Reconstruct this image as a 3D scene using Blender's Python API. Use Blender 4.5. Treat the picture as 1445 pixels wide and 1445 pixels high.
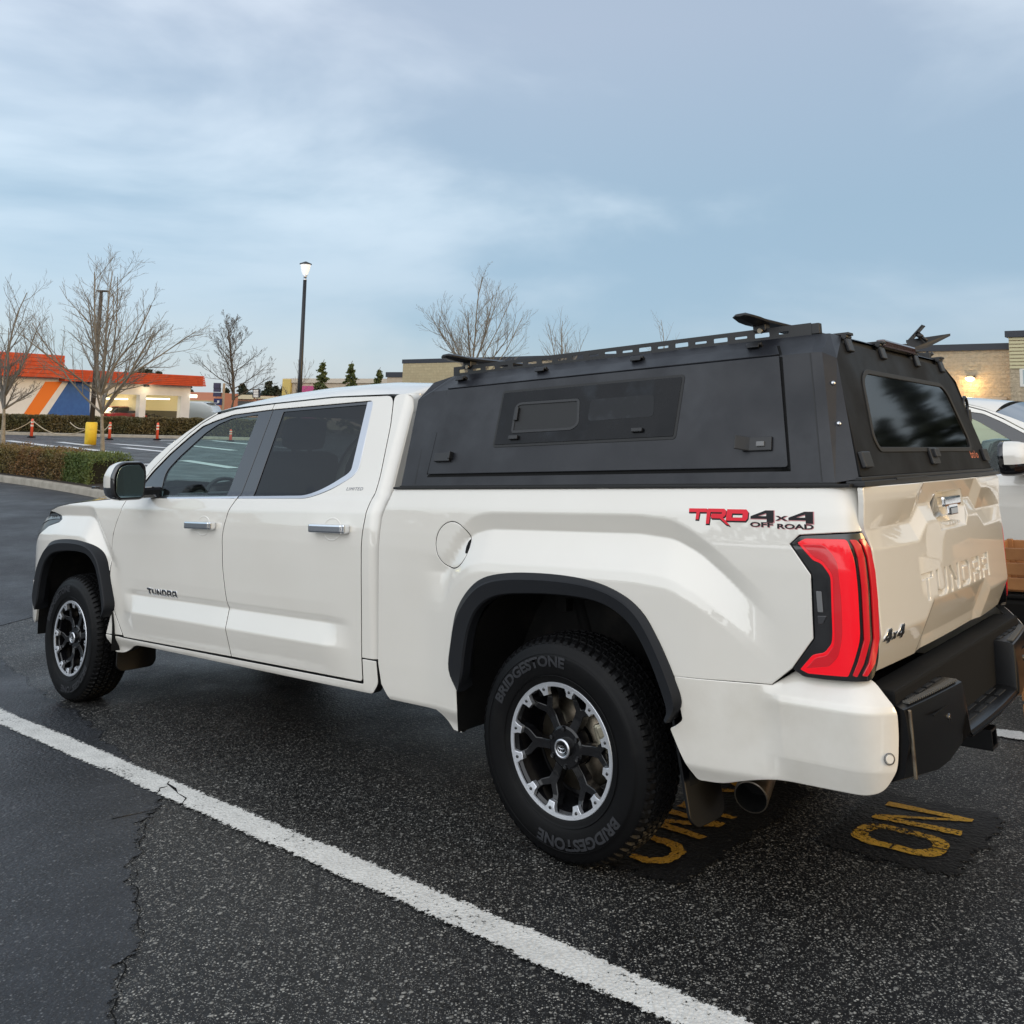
import bpy, bmesh, math, random
import numpy as np
from mathutils import Vector, Matrix
from mathutils.geometry import delaunay_2d_cdt
random.seed(7); np.random.seed(7)
for o in list(bpy.data.objects): bpy.data.objects.remove(o)
scn = bpy.context.scene
COL = scn.collection

# ------------------------------------------------------------------ frames
# T frame = the truck's own (x to its rear, y across, z up, origin under the near front wheel).
# World frame: +Y is the way the photographer looks, Z is plumb. The lot under the truck slopes a little.
CT = Vector((6.4323, -2.8493, 1.4774)); YAW, PIT, ROL = -.7011, .173, -.0246
F_PX, CXP, CYP = 1267.0, 722.5, 437.5
fT = Vector((math.sin(YAW)*math.cos(PIT), math.cos(YAW)*math.cos(PIT), math.sin(PIT)))
r0 = Vector((math.cos(YAW), -math.sin(YAW), 0)); u0 = r0.cross(fT)
rT = math.cos(ROL)*r0 + math.sin(ROL)*u0; uT = -math.sin(ROL)*r0 + math.cos(ROL)*u0
fh = Vector((math.sin(YAW), math.cos(YAW), 0)); th = Vector((math.cos(YAW), -math.sin(YAW), 0))
GS, GT, GC = .063, -.047, -.45           # grade of the level lot seen from the truck's slope
nW = Vector((0, 0, 1)) - GS*fh - GT*th; nW.normalize()
Zw = nW; Yw = (fh - fh.dot(Zw)*Zw).normalized(); Xw = Yw.cross(Zw)
R3 = Matrix((Xw, Yw, Zw))
HC = (CT.z - GC)*nW.z
M4 = Matrix.Translation((0, 0, HC)) @ R3.to_4x4() @ Matrix.Translation(-CT)
R3n = np.array([list(Xw), list(Yw), list(Zw)])
def toW(P):
    P = np.asarray(P, float); return (P - np.array(CT)) @ R3n.T + np.array([0, 0, HC])
rW, uW, fW = R3 @ rT, R3 @ uT, R3 @ fT

# ------------------------------------------------------------------ camera
cam = bpy.data.cameras.new('camera'); camo = bpy.data.objects.new('camera', cam); COL.objects.link(camo)
camo.matrix_world = Matrix.Translation((0, 0, HC)) @ Matrix(((rW.x, uW.x, -fW.x), (rW.y, uW.y, -fW.y), (rW.z, uW.z, -fW.z))).to_4x4()
cam.sensor_fit = 'HORIZONTAL'; cam.sensor_width = 36; cam.lens = 36*F_PX/1445
cam.shift_y = (CYP - 722.5)/1445; cam.clip_start = .05; cam.clip_end = 5000
scn.camera = camo

# ------------------------------------------------------------------ world and sun
SUN_EL, SUN_AZ = math.radians(14), math.radians(118)     # azimuth clockwise from +Y: behind and to the right
world = bpy.data.worlds.new('World'); scn.world = world; world.use_nodes = True
wn, wl = world.node_tree.nodes, world.node_tree.links
wn.clear()
def N(nt, t, **k):
    n = nt.nodes.new(t)
    for a, b in k.items(): setattr(n, a, b)
    return n
wt = world.node_tree
out = N(wt, 'ShaderNodeOutputWorld'); bg = N(wt, 'ShaderNodeBackground'); bg2 = N(wt, 'ShaderNodeBackground'); add = N(wt, 'ShaderNodeAddShader')
sky = N(wt, 'ShaderNodeTexSky', sky_type='NISHITA', sun_disc=False); sky.sun_elevation = SUN_EL; sky.sun_rotation = SUN_AZ
bg.inputs['Strength'].default_value = .035
wl.new(sky.outputs[0], bg.inputs[0])
tc = N(wt, 'ShaderNodeTexCoord'); sep = N(wt, 'ShaderNodeSeparateXYZ'); wl.new(tc.outputs['Generated'], sep.inputs[0])
def math_(nt, op, a, b=None, clamp=False):
    m = N(nt, 'ShaderNodeMath', operation=op, use_clamp=clamp)
    for i, v in enumerate((a, b)):
        if v is None: continue
        if isinstance(v, (int, float)): m.inputs[i].default_value = v
        else: nt.links.new(v, m.inputs[i])
    return m.outputs[0]
def ramp(nt, fac, stops, interp='LINEAR'):
    r = N(nt, 'ShaderNodeValToRGB'); r.color_ramp.interpolation = interp
    el = r.color_ramp.elements
    while len(el) < len(stops): el.new(.5)
    for e, (p, c) in zip(el, stops): e.position = p; e.color = tuple(c) + ((1,) if len(c) == 3 else ())
    nt.links.new(fac, r.inputs[0]); return r.outputs[0]
def mix(nt, fac, a, b, mode='MIX'):
    m = N(nt, 'ShaderNodeMix', data_type='RGBA', blend_type=mode)
    for k, v in ((0, fac), (6, a), (7, b)):
        if isinstance(v, (int, float)): m.inputs[k].default_value = v
        elif isinstance(v, tuple): m.inputs[k].default_value = v + ((1,) if len(v) == 3 else ())
        else: nt.links.new(v, m.inputs[k])
    return m.outputs[2]
# layered overcast: project the view direction on a high flat cloud sheet
zc = math_(wt, 'ADD', math_(wt, 'MAXIMUM', sep.outputs[2], 0), .34)
cu = math_(wt, 'DIVIDE', sep.outputs[0], zc); cv = math_(wt, 'DIVIDE', sep.outputs[1], zc)
cb = N(wt, 'ShaderNodeCombineXYZ'); wl.new(cu, cb.inputs[0]); wl.new(cv, cb.inputs[1])
mp = N(wt, 'ShaderNodeMapping'); mp.inputs['Location'].default_value = (4.1, 1.3, 0); mp.inputs['Rotation'].default_value = (0, 0, -.45); mp.inputs['Scale'].default_value = (.95, 1.9, 1)
wl.new(cb.outputs[0], mp.inputs[0])
nz = N(wt, 'ShaderNodeTexNoise'); nz.inputs['Scale'].default_value = 1.05; nz.inputs['Detail'].default_value = 5; nz.inputs['Roughness'].default_value = .45; nz.inputs['Distortion'].default_value = .5
mp2 = N(wt, 'ShaderNodeMapping'); mp2.inputs['Location'].default_value = (.7, .2, .4); mp2.inputs['Rotation'].default_value = (.25, .18, 0); mp2.inputs['Scale'].default_value = (1.5, 1.5, 3.6)
wl.new(tc.outputs['Generated'], mp2.inputs[0])
nb2 = N(wt, 'ShaderNodeTexNoise'); nb2.inputs['Scale'].default_value = 1.25; nb2.inputs['Detail'].default_value = 6; nb2.inputs['Roughness'].default_value = .52; nb2.inputs['Distortion'].default_value = .35
wl.new(mp2.outputs[0], nb2.inputs['Vector']); wl.new(mp.outputs[0], nz.inputs['Vector'])
cl = ramp(wt, math_(wt, 'ADD', math_(wt, 'MULTIPLY', nz.outputs[0], .30), math_(wt, 'MULTIPLY', nb2.outputs[0], .70)), [(.385, (0, 0, 0)), (.575, (1, 1, 1))], 'EASE')
# elevation gradient (z of direction)
lo = ramp(wt, sep.outputs[2], [(0, (.38, .50, .62)), (.10, (.29, .43, .58)), (.22, (.31, .44, .57)), (.40, (.41, .49, .61)), (1, (.47, .54, .63))])
hi = ramp(wt, sep.outputs[2], [(0, (.52, .58, .65)), (.10, (.43, .54, .67)), (.22, (.62, .73, .83)), (.40, (.71, .78, .87)), (1, (.71, .77, .84))])
cc = mix(wt, cl, lo, hi)
# darker blue-grey to the right
rt = math_(wt, 'MULTIPLY_ADD', sep.outputs[0], 1.0); rt.node.inputs[2].default_value = -.05
rt = math_(wt, 'MULTIPLY', math_(wt, 'MAXIMUM', math_(wt, 'MINIMUM', rt, .5), 0), .62)
cc = mix(wt, rt, cc, (.29, .41, .54))
# added bright sky patch behind the photographer lights the near side; sunward warm glow
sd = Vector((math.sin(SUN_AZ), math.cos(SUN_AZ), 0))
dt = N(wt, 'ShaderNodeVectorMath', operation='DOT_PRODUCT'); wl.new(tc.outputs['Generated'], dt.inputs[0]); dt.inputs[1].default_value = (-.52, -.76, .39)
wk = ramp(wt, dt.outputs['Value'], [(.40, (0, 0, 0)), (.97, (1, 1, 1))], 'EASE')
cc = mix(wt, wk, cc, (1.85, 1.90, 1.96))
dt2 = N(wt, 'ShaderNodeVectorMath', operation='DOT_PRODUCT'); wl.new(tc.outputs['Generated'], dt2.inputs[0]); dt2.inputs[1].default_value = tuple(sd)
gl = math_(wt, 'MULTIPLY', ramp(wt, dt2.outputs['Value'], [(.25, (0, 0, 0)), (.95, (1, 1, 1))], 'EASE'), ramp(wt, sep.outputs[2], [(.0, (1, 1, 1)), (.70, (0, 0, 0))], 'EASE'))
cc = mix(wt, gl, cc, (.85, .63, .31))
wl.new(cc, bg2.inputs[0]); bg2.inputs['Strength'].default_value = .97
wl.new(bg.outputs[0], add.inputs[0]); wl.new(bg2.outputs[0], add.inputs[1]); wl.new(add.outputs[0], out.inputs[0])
sun = bpy.data.lights.new('sun', 'SUN'); suno = bpy.data.objects.new('sun', sun); COL.objects.link(suno)
sun.energy = 1.15; sun.angle = math.radians(20); sun.color = (1, .68, .32)
sdir = Vector((math.sin(SUN_AZ)*math.cos(SUN_EL), math.cos(SUN_AZ)*math.cos(SUN_EL), math.sin(SUN_EL)))
suno.rotation_euler = sdir.to_track_quat('Z', 'Y').to_euler()
scn.view_settings.view_transform = 'Standard'; scn.view_settings.look = 'None'; scn.view_settings.exposure = 0; scn.view_settings.gamma = 1

# ------------------------------------------------------------------ materials
MATS = {}
def mat(name, base, rough=.5, metal=0, coat=0, coatr=.03, spec=.5, noise=None, bump=None, emit=None, rnoise=None):
    """noise=(scale, colour2, lo, hi) mottles the base; bump=(scale, strength, distance)"""
    if name in MATS: return MATS[name]
    m = bpy.data.materials.new(name); m.use_nodes = True; nt = m.node_tree; b = nt.nodes['Principled BSDF']
    b.inputs['Base Color'].default_value = (*base, 1); b.inputs['Roughness'].default_value = rough; b.inputs['Metallic'].default_value = metal
    b.inputs['Coat Weight'].default_value = coat; b.inputs['Coat Roughness'].default_value = coatr; b.inputs['Specular IOR Level'].default_value = spec
    t = N(nt, 'ShaderNodeTexCoord')
    if noise:
        n = N(nt, 'ShaderNodeTexNoise'); n.inputs['Scale'].default_value = noise[0]; n.inputs['Detail'].default_value = 6; n.inputs['Roughness'].default_value = .6
        nt.links.new(t.outputs['Object'], n.inputs['Vector'])
        f = ramp(nt, n.outputs[0], [(noise[2], (0, 0, 0)), (noise[3], (1, 1, 1))])
        nt.links.new(mix(nt, f, tuple(base), tuple(noise[1])), b.inputs['Base Color'])
    if rnoise:
        n = N(nt, 'ShaderNodeTexNoise'); n.inputs['Scale'].default_value = rnoise[0]; n.inputs['Detail'].default_value = 5
        nt.links.new(t.outputs['Object'], n.inputs['Vector'])
        mr = N(nt, 'ShaderNodeMapRange'); mr.inputs[1].default_value = .35; mr.inputs[2].default_value = .65; mr.inputs[3].default_value = rnoise[1]; mr.inputs[4].default_value = rnoise[2]
        nt.links.new(n.outputs[0], mr.inputs[0]); nt.links.new(mr.outputs[0], b.inputs['Roughness'])
    if bump:
        n = N(nt, 'ShaderNodeTexNoise'); n.inputs['Scale'].default_value = bump[0]; n.inputs['Detail'].default_value = 4
        nt.links.new(t.outputs['Object'], n.inputs['Vector'])
        bp = N(nt, 'ShaderNodeBump'); bp.inputs['Strength'].default_value = bump[1]; bp.inputs['Distance'].default_value = bump[2]
        nt.links.new(n.outputs[0], bp.inputs['Height']); nt.links.new(bp.outputs[0], b.inputs['Normal'])
    if emit:
        b.inputs['Emission Color'].default_value = (*emit[0], 1); b.inputs['Emission Strength'].default_value = emit[1]
    MATS[name] = m; return m
def glass_mat(name, tint, refl=1.0, ior=1.5, rough=.0):
    m = bpy.data.materials.new(name); m.use_nodes = True; nt = m.node_tree; nt.nodes.clear()
    o = N(nt, 'ShaderNodeOutputMaterial'); tr = N(nt, 'ShaderNodeBsdfTransparent'); tr.inputs[0].default_value = (*tint, 1)
    g = N(nt, 'ShaderNodeBsdfGlossy'); g.inputs['Roughness'].default_value = rough; g.inputs[0].default_value = (refl, refl, refl, 1)
    fr = N(nt, 'ShaderNodeFresnel'); fr.inputs[0].default_value = ior
    mx = N(nt, 'ShaderNodeMixShader'); nt.links.new(fr.outputs[0], mx.inputs[0]); nt.links.new(tr.outputs[0], mx.inputs[1]); nt.links.new(g.outputs[0], mx.inputs[2])
    nt.links.new(mx.outputs[0], o.inputs[0]); MATS[name] = m; return m
PAINT = mat('pearl_paint', (.80, .762, .69), .35, 0, 1.0, .02, .5, noise=(1.4, (.77, .73, .655), .4, .7))
DIRTP = mat('pearl_paint_dusty', (.80, .762, .69), .40, 0, 1.0, .035, .5, noise=(2.6, (.69, .645, .565), .45, .72))
for _p in (PAINT, DIRTP): _p.node_tree.nodes['Principled BSDF'].inputs['Coat IOR'].default_value = 1.8
SEAMD = mat('seam_dark', (.012, .012, .012), .7)
PAINTS = [PAINT, SEAMD]
FLARE = mat('black_plastic', (.011, .012, .0145), .5, spec=.27, bump=(900, .08, .001))
BUMPB = mat('black_bumper', (.004, .004, .0045), .28, spec=.28, bump=(700, .06, .001))
CANOPY = mat('black_powdercoat', (.014, .015, .019), .42, spec=.42, noise=(4.2, (.034, .037, .043), .50, .85), rnoise=(5, .30, .52), bump=(380, .22, .0012))
CANOPR = mat('black_powdercoat_panel', (.0060, .0060, .0062), .5, spec=.17, noise=(4.5, (.012, .012, .0125), .42, .75), rnoise=(4, .44, .64), bump=(380, .16, .001))
CANOPD = mat('black_alloy', (.013, .013, .014), .4, spec=.5)
CHROME = mat('chrome', (.82, .83, .85), .08, 1)
SATIN = mat('satin_alloy', (.62, .63, .66), .3, 1)
MACH = mat('machined_rim', (.78, .80, .84), .30, .75)
GLOSSB = mat('gloss_black', (.008, .008, .009), .08, coat=1)
PILLAR = mat('pillar_gloss', (.012, .013, .016), .12, coat=1)
RIMB = mat('rim_black', (.005, .005, .006), .22, spec=.35, coat=.35)
TYRE = mat('tyre_rubber', (.0042, .0042, .0046), .46, spec=.17, noise=(9, (.010, .0095, .009), .55, .85))
TREAD = TYRE
TYREL = mat('tyre_lettering', (.021, .022, .026), .55, noise=(60, (.011, .0115, .013), .45, .7))
DARK = mat('dark_underside', (.006, .006, .006), .8, spec=.2)
LINER = mat('wheel_liner', (.008, .0078, .0075), .75, spec=.2, noise=(6, (.028, .025, .021), .55, .85))
RUBBER = mat('seal_rubber', (.008, .008, .008), .55)
REDL = mat('red_lens', (.50, .004, .012), .12, coat=1, emit=((1, .01, .02), .16))
REDB = mat('red_lens_bright', (.62, .002, .010), .12, coat=.7, emit=((1, .0, .012), .38))
REDD = mat('red_lens_dark', (.14, .002, .006), .10, coat=1)
DECALR = mat('decal_red', (.80, .025, .045), .5, spec=.3)
DECALB = mat('decal_black', (.012, .010, .012), .5, spec=.3)
DECALP = mat('decal_pale_red', (.62, .25, .26), .4)
CLEARL = mat('clear_lens', (.03, .03, .033), .25, .3, coat=.6)
INTER = mat('interior_trim', (.018, .017, .017), .7)
SEATM = mat('seat_leather', (.022, .02, .02), .5)
STEEL = mat('raw_steel', (.30, .26, .20), .42, 1, noise=(18, (.16, .12, .09), .45, .7))
EXH = mat('exhaust_steel', (.20, .175, .145), .35, .9, noise=(25, (.10, .08, .06), .45, .75))
ORANGE = mat('orange_print', (.75, .22, .10), .5)
GREYP = mat('grey_plastic', (.16, .16, .16), .4)
glass_mat('clear_glass', (.84, .99, .95), .85, 1.42)
glass_mat('windshield_glass', (.80, .92, .87), .55, 1.40)
glass_mat('privacy_glass', (.10, .11, .115), .85, 1.5)
glass_mat('canopy_glass', (.02, .02, .022), .75, 1.65, .05)
MIRR = mat('mirror_silver', (.34, .45, .44), .02, 1)

# ------------------------------------------------------------------ object helpers
TO = Vector((2.1, 1.015, 0))       # truck base point in T
def link(o, parent=None):
    COL.objects.link(o)
    if parent is not None: o.parent = parent
    return o
def info(o, label=None, cat=None, group=None, kind=None):
    if label: o['label'] = label
    if cat: o['category'] = cat
    if group: o['group'] = group
    if kind: o['kind'] = kind
    return o
def empty(name, mw, label, cat, group=None):
    o = bpy.data.objects.new(name, None); o.empty_display_size = .3; COL.objects.link(o); o.matrix_world = mw
    return info(o, label, cat, group)
class G:
    """geometry bucket: vertices, faces, per-loop normals (None = computed), per-face material slot"""
    def __init__(s): s.v = []; s.f = []; s.n = []; s.m = []; s.sm = []
    def add(s, v, f, n=None, m=0, smooth=True):
        b = len(s.v); s.v += [tuple(map(float, q)) for q in v]
        for k, q in enumerate(f):
            s.f.append(tuple(int(i) + b for i in q)); s.n.append(None if n is None else [tuple(map(float, n[i])) for i in q]); s.m.append(m); s.sm.append(smooth)
        return s
    def xf(s, fn): s.v = [tuple(fn(q)) for q in s.v]; return s
    def mirror(s, yc=1.015):
        g = G(); g.v = [(x, 2*yc - y, z) for x, y, z in s.v]; g.f = [q[::-1] for q in s.f]
        g.n = [None if n is None else [(a, -b, c) for a, b, c in n][::-1] for n in s.n]; g.m = list(s.m); g.sm = list(s.sm); return g
    def mesh(s, name, mats, org=(0, 0, 0)):
        me = bpy.data.meshes.new(name)
        me.from_pydata([(a-org[0], b-org[1], c-org[2]) for a, b, c in s.v], [], s.f)
        for m in (mats if isinstance(mats, (list, tuple)) else [mats]): me.materials.append(m)
        me.polygons.foreach_set('material_index', s.m); me.polygons.foreach_set('use_smooth', s.sm)
        me.update()
        if any(n is not None for n in s.n):
            L = []
            for p, n in zip(me.polygons, s.n):
                if n is None: L += [tuple(p.normal)]*len(p.vertices)
                else: L += n
            me.normals_split_custom_set(L)
        return me
    def obj(s, name, mats, parent=None, org=(0, 0, 0)):
        return link(bpy.data.objects.new(name, s.mesh(name, mats, org)), parent)
def TP(name, g, mats, parent, label=None, mirror=False):
    """part of the truck, built in T coordinates"""
    o = g.obj(name, mats, parent, TO)
    if label: o['label'] = label
    if mirror:
        g.mirror().obj(name, mats, parent if not callable(mirror) else mirror(), TO)
    return o
def dens(P, step):
    P = np.array(P, float); out = []
    for a, b in zip(P, np.roll(P, -1, 0)):
        n = max(1, int(math.ceil(np.linalg.norm(b-a)/step)))
        out += [a + (b-a)*i/n for i in range(n)]
    return np.array(out)
def rnd(P, r, n=5):
    """round polygon corners; r a number or list"""
    P = [np.array(q[:2], float) for q in P]; out = []; N_ = len(P)
    for i, q in enumerate(P):
        ri = r[i] if isinstance(r, (list, tuple)) else r
        a, b = P[i-1]-q, P[(i+1) % N_]-q; la, lb = np.linalg.norm(a), np.linalg.norm(b)
        if ri <= 0: out.append(q); continue
        t = min(ri, la*.45, lb*.45); A, B = q+a/la*t, q+b/lb*t
        for k in range(n+1):
            s = k/n; out.append((1-s)**2*A + 2*s*(1-s)*q + s*s*B)
    return np.array(out)
def area(P): x, y = P[:, 0], P[:, 1]; return .5*np.sum(x*np.roll(y, -1) - np.roll(x, -1)*y)
def inset(P, e):
    A, B = np.roll(P, 1, 0), np.roll(P, -1, 0)
    d1, d2 = P-A, B-P
    n1 = np.stack([-d1[:, 1], d1[:, 0]], 1); n2 = np.stack([-d2[:, 1], d2[:, 0]], 1)
    n1 /= np.linalg.norm(n1, axis=1)[:, None]+1e-12; n2 /= np.linalg.norm(n2, axis=1)[:, None]+1e-12
    n = n1+n2; l = np.linalg.norm(n, axis=1)[:, None]; n = n/np.maximum(l, 1e-6)
    c = np.maximum((n*n1).sum(1), .5)[:, None]
    return P + n/c*e
def inside(Q, loops):
    Q = np.asarray(Q); c = np.zeros(len(Q), bool)
    for P in loops:
        A, B = P, np.roll(P, -1, 0)
        for (x1, y1), (x2, y2) in zip(A, B):
            if y1 == y2: continue
            m = ((y1 > Q[:, 1]) != (y2 > Q[:, 1])) & (Q[:, 0] < (x2-x1)*(Q[:, 1]-y1)/(y2-y1)+x1)
            c ^= m
    return c
def panel(loops, mapf, off=0., thick=.03, du=.04, dz=.015, step=None, e=.003, g=None, m=0, flat=False, fm=None):
    """sheet bounded by 2-D loops (first outer, rest holes) laid on the surface mapf(u, v, off), with turned-in edges"""
    g = g or G(); step = step or min(du, .03)
    L = []
    for i, P in enumerate(loops):
        P = dens(P, step); L.append(P)
    for i, P in enumerate(L):
        depthn = sum(1 for j, Q in enumerate(L) if j != i and inside(P[:1], [Q])[0])
        if (area(P) > 0) != (depthn % 2 == 0): L[i] = P[::-1]
    I = [inset(P, e) if e > 0 else P for P in L]
    allp = np.concatenate(I); lo, hi = allp.min(0), allp.max(0)
    inner = np.zeros((0, 2))
    if not flat:
        gu, gv = np.arange(lo[0]+du/2, hi[0], du), np.arange(lo[1]+dz/2, hi[1], dz)
        if len(gu) and len(gv):
            A, B = np.meshgrid(gu, gv, indexing='ij')
            Q = np.stack([A.ravel(), B.ravel()], 1); Q = Q[inside(Q, I)]
            if len(Q):
                S = allp/np.array([du, dz]); keep = np.ones(len(Q), bool)
                for k in range(0, len(Q), 2000):
                    d = np.abs((Q[k:k+2000]/np.array([du, dz]))[:, None]-S[None]).sum(2).min(1); keep[k:k+2000] = d > .45
                inner = Q[keep]
    V = np.concatenate([allp, inner]); edges = []; b = 0
    for P in I:
        edges += [(b+i, b+(i+1) % len(P)) for i in range(len(P))]; b += len(P)
    r = delaunay_2d_cdt([Vector((float(a), float(c))) for a, c in V], edges, [], 0, 1e-7)
    W = np.array([tuple(q) for q in r[0]]); T = np.array([f for f in r[2] if len(f) == 3])
    T = T[inside(W[T].mean(1), I)]
    ar = np.cross(W[T[:, 1]]-W[T[:, 0]], W[T[:, 2]]-W[T[:, 0]]); T = T[np.abs(ar) > 1e-12]; ar = ar[np.abs(ar) > 1e-12]
    T[ar < 0] = T[ar < 0][:, ::-1]
    def nrm(u, v):
        h = 1e-3; a = mapf(u+h, v, off)-mapf(u-h, v, off); c = mapf(u, v+h, off)-mapf(u, v-h, off)
        n = np.cross(a, c); n /= np.linalg.norm(n, axis=1)[:, None]+1e-12
        s = ((mapf(u, v, off+.01)-mapf(u, v, off))*n).sum(1).mean()
        return n if s > 0 else -n, s > 0
    P3 = mapf(W[:, 0], W[:, 1], off); nn, pos = nrm(W[:, 0], W[:, 1])
    Fc = T if pos else T[:, ::-1]
    g.add(P3, Fc, nn, m)
    for O, Ii in zip(L, I):
        n = len(O); j = np.arange(n); k = (j+1) % n
        no, _ = nrm(Ii[:, 0], Ii[:, 1])
        a = mapf(Ii[:, 0], Ii[:, 1], off); bb = mapf(O[:, 0], O[:, 1], off-e); c = mapf(O[:, 0], O[:, 1], off-thick)
        outw = bb-a; outw -= (outw*no).sum(1)[:, None]*no
        if e <= 0:
            mid = inset(O, -1e-3); outw = mapf(mid[:, 0], mid[:, 1], off)-a
        outw /= np.linalg.norm(outw, axis=1)[:, None]+1e-12
        if e > 0:
            v = np.concatenate([a, bb]); q = np.stack([j, j+n, k+n, k], 1)
            if not pos: q = q[:, ::-1]
            g.add(v, q, np.concatenate([no, (no+outw)/1.414]), m)
        if thick > 0:
            v = np.concatenate([bb, c]); q = np.stack([j, j+n, k+n, k], 1)
            if not pos: q = q[:, ::-1]
            g.add(v, q, np.concatenate([outw, outw]), m if fm is None else fm)
    return g
def box(g, c, s, m=0, bev=0, rot=None):
    """box centre c size s (optionally chamfered)"""
    hx, hy, hz = s[0]/2, s[1]/2, s[2]/2
    if bev <= 0:
        v = [(x*hx, y*hy, z*hz) for x in (-1, 1) for y in (-1, 1) for z in (-1, 1)]
        f = [(0, 1, 3, 2), (4, 6, 7, 5), (0, 4, 5, 1), (2, 3, 7, 6), (0, 2, 6, 4), (1, 5, 7, 3)]
    else:
        bm = bmesh.new(); bmesh.ops.create_cube(bm, size=1)
        for q in bm.verts: q.co = (q.co.x*s[0], q.co.y*s[1], q.co.z*s[2])
        bmesh.ops.bevel(bm, geom=bm.edges[:], offset=min(bev, min(s)*.45), segments=2, affect='EDGES', profile=.6)
        v = [tuple(q.co) for q in bm.verts]; f = [[q.index for q in w.verts] for w in bm.faces]; bm.free()
    if rot is not None: v = [tuple(rot @ Vector(q)) for q in v]
    return g.add([(q[0]+c[0], q[1]+c[1], q[2]+c[2]) for q in v], f, None, m, False)
def tube(g, pts, rad, n=10, m=0, cap=True):
    pts = [Vector(p) for p in pts]; rs = rad if isinstance(rad, (list, tuple)) else [rad]*len(pts)
    V = []; up = None
    for i, p in enumerate(pts):
        d = (pts[min(i+1, len(pts)-1)]-pts[max(i-1, 0)]).normalized()
        if up is None: up = Vector((0, 0, 1)) if abs(d.z) < .9 else Vector((1, 0, 0))
        a = d.cross(up).normalized(); b = a.cross(d).normalized(); up = b
        V += [tuple(p+(a*math.cos(t)+b*math.sin(t))*rs[i]) for t in np.linspace(0, 2*math.pi, n, endpoint=False)]
    F = [(i*n+j, i*n+(j+1) % n, (i+1)*n+(j+1) % n, (i+1)*n+j) for i in range(len(pts)-1) for j in range(n)]
    g.add(V, F, None, m, True)
    if cap:
        b = len(g.v)-len(V); g.add([], []); 
        g.f += [tuple(b+j for j in range(n))[::-1], tuple(b+(len(pts)-1)*n+j for j in range(n))]; g.n += [None]*2; g.m += [m]*2; g.sm += [False]*2
    return g
def revolve(g, prof, n=96, m=0, axis_fn=None, smooth=True):
    """prof: list (r, y): revolved about the y axis; axis_fn maps a point"""
    V = []
    for r, y in prof:
        for t in np.linspace(0, 2*math.pi, n, endpoint=False): V.append((r*math.cos(t), y, r*math.sin(t)))
    if axis_fn: V = [axis_fn(v) for v in V]
    F = [(i*n+j, (i+1)*n+j, (i+1)*n+(j+1) % n, i*n+(j+1) % n) for i in range(len(prof)-1) for j in range(n)]
    return g.add(V, F, None, m, smooth)
def smooth_angle(o, deg=35):
    me = o.data; me.polygons.foreach_set('use_smooth', [True]*len(me.polygons))
    bm = bmesh.new(); bm.from_mesh(me)
    for e in bm.edges:
        if len(e.link_faces) == 2 and e.calc_face_angle(0) > math.radians(deg): e.smooth = False
    bm.to_mesh(me); bm.free(); return o
# ---- truck surface functions (metres; x to the rear, y across, z up; near side at y=0) ----
def tab(xs, ys, lo, hi, r, n=800):
    g = np.linspace(lo, hi, n); k = np.linspace(-r, r, 15)
    v = sum(np.interp(g + q, xs, ys) for q in k) / len(k)
    return lambda x: np.interp(x, g, v)
cab_prof = tab([.30,.40,.455,.50,.60,.80,1.0,1.12,1.20,1.28,1.335,1.36,1.86,1.90,1.95],
               [.135,.12,.088,.084,.078,.072,.066,.064,.067,.078,.106,.128,.311,.334,.37], .28, 1.97, .012)
bed_prof = tab([.30,.40,.455,.50,.60,.80,1.0,1.12,1.20,1.30,1.39,1.45],
               [.135,.12,.088,.084,.078,.072,.066,.064,.066,.074,.092,.11], .28, 1.46, .012)
blisk = tab([-.6,-.24,-.20,-.072,-.0,.3], [-.040,-.040,-.033,.030,0,0], -.7, .4, .0055, 2200)
rz = tab([3.55,3.62,3.70,3.80,4.55,4.70,4.80,4.90,5.02,5.10], [1.10,1.20,1.265,1.288,1.29,1.275,1.23,1.16,1.06,.99], 3.3, 5.4, .03)
ra = tab([3.42,3.72,4.78,5.06], [0,1,1,0], 3.2, 5.5, .05)
fz = tab([-.5,-.3,.10,.18,.26,.36,.46,.56], [1.275,1.285,1.285,1.27,1.21,1.12,1.03,.95], -.9, .8, .03)
fa = tab([-1.2,-.6,.20,.42,.60], [1,1,1,.5,0], -1.3, 1., .05)
scoopk = tab([.44,.50,.638,.742,.775,.84], [0,.0,-.024,.016,.003,0], .3, 1.0, .006, 1400)
scoopa = tab([.66,.80,2.72,2.90], [0,1,1,0], .3, 3.3, .02)
def depth(u, z):
    u = np.asarray(u, float); z = np.asarray(z, float)
    wb = np.clip((u - 3.05) / .03, 0, 1) * (z < 1.42)
    d = cab_prof(z) * (1 - wb) + bed_prof(z) * wb
    d = d + ra(u) * blisk(z - rz(u)) + fa(u) * blisk(z - fz(u)) + scoopa(u) * scoopk(z)
    return d
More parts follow.
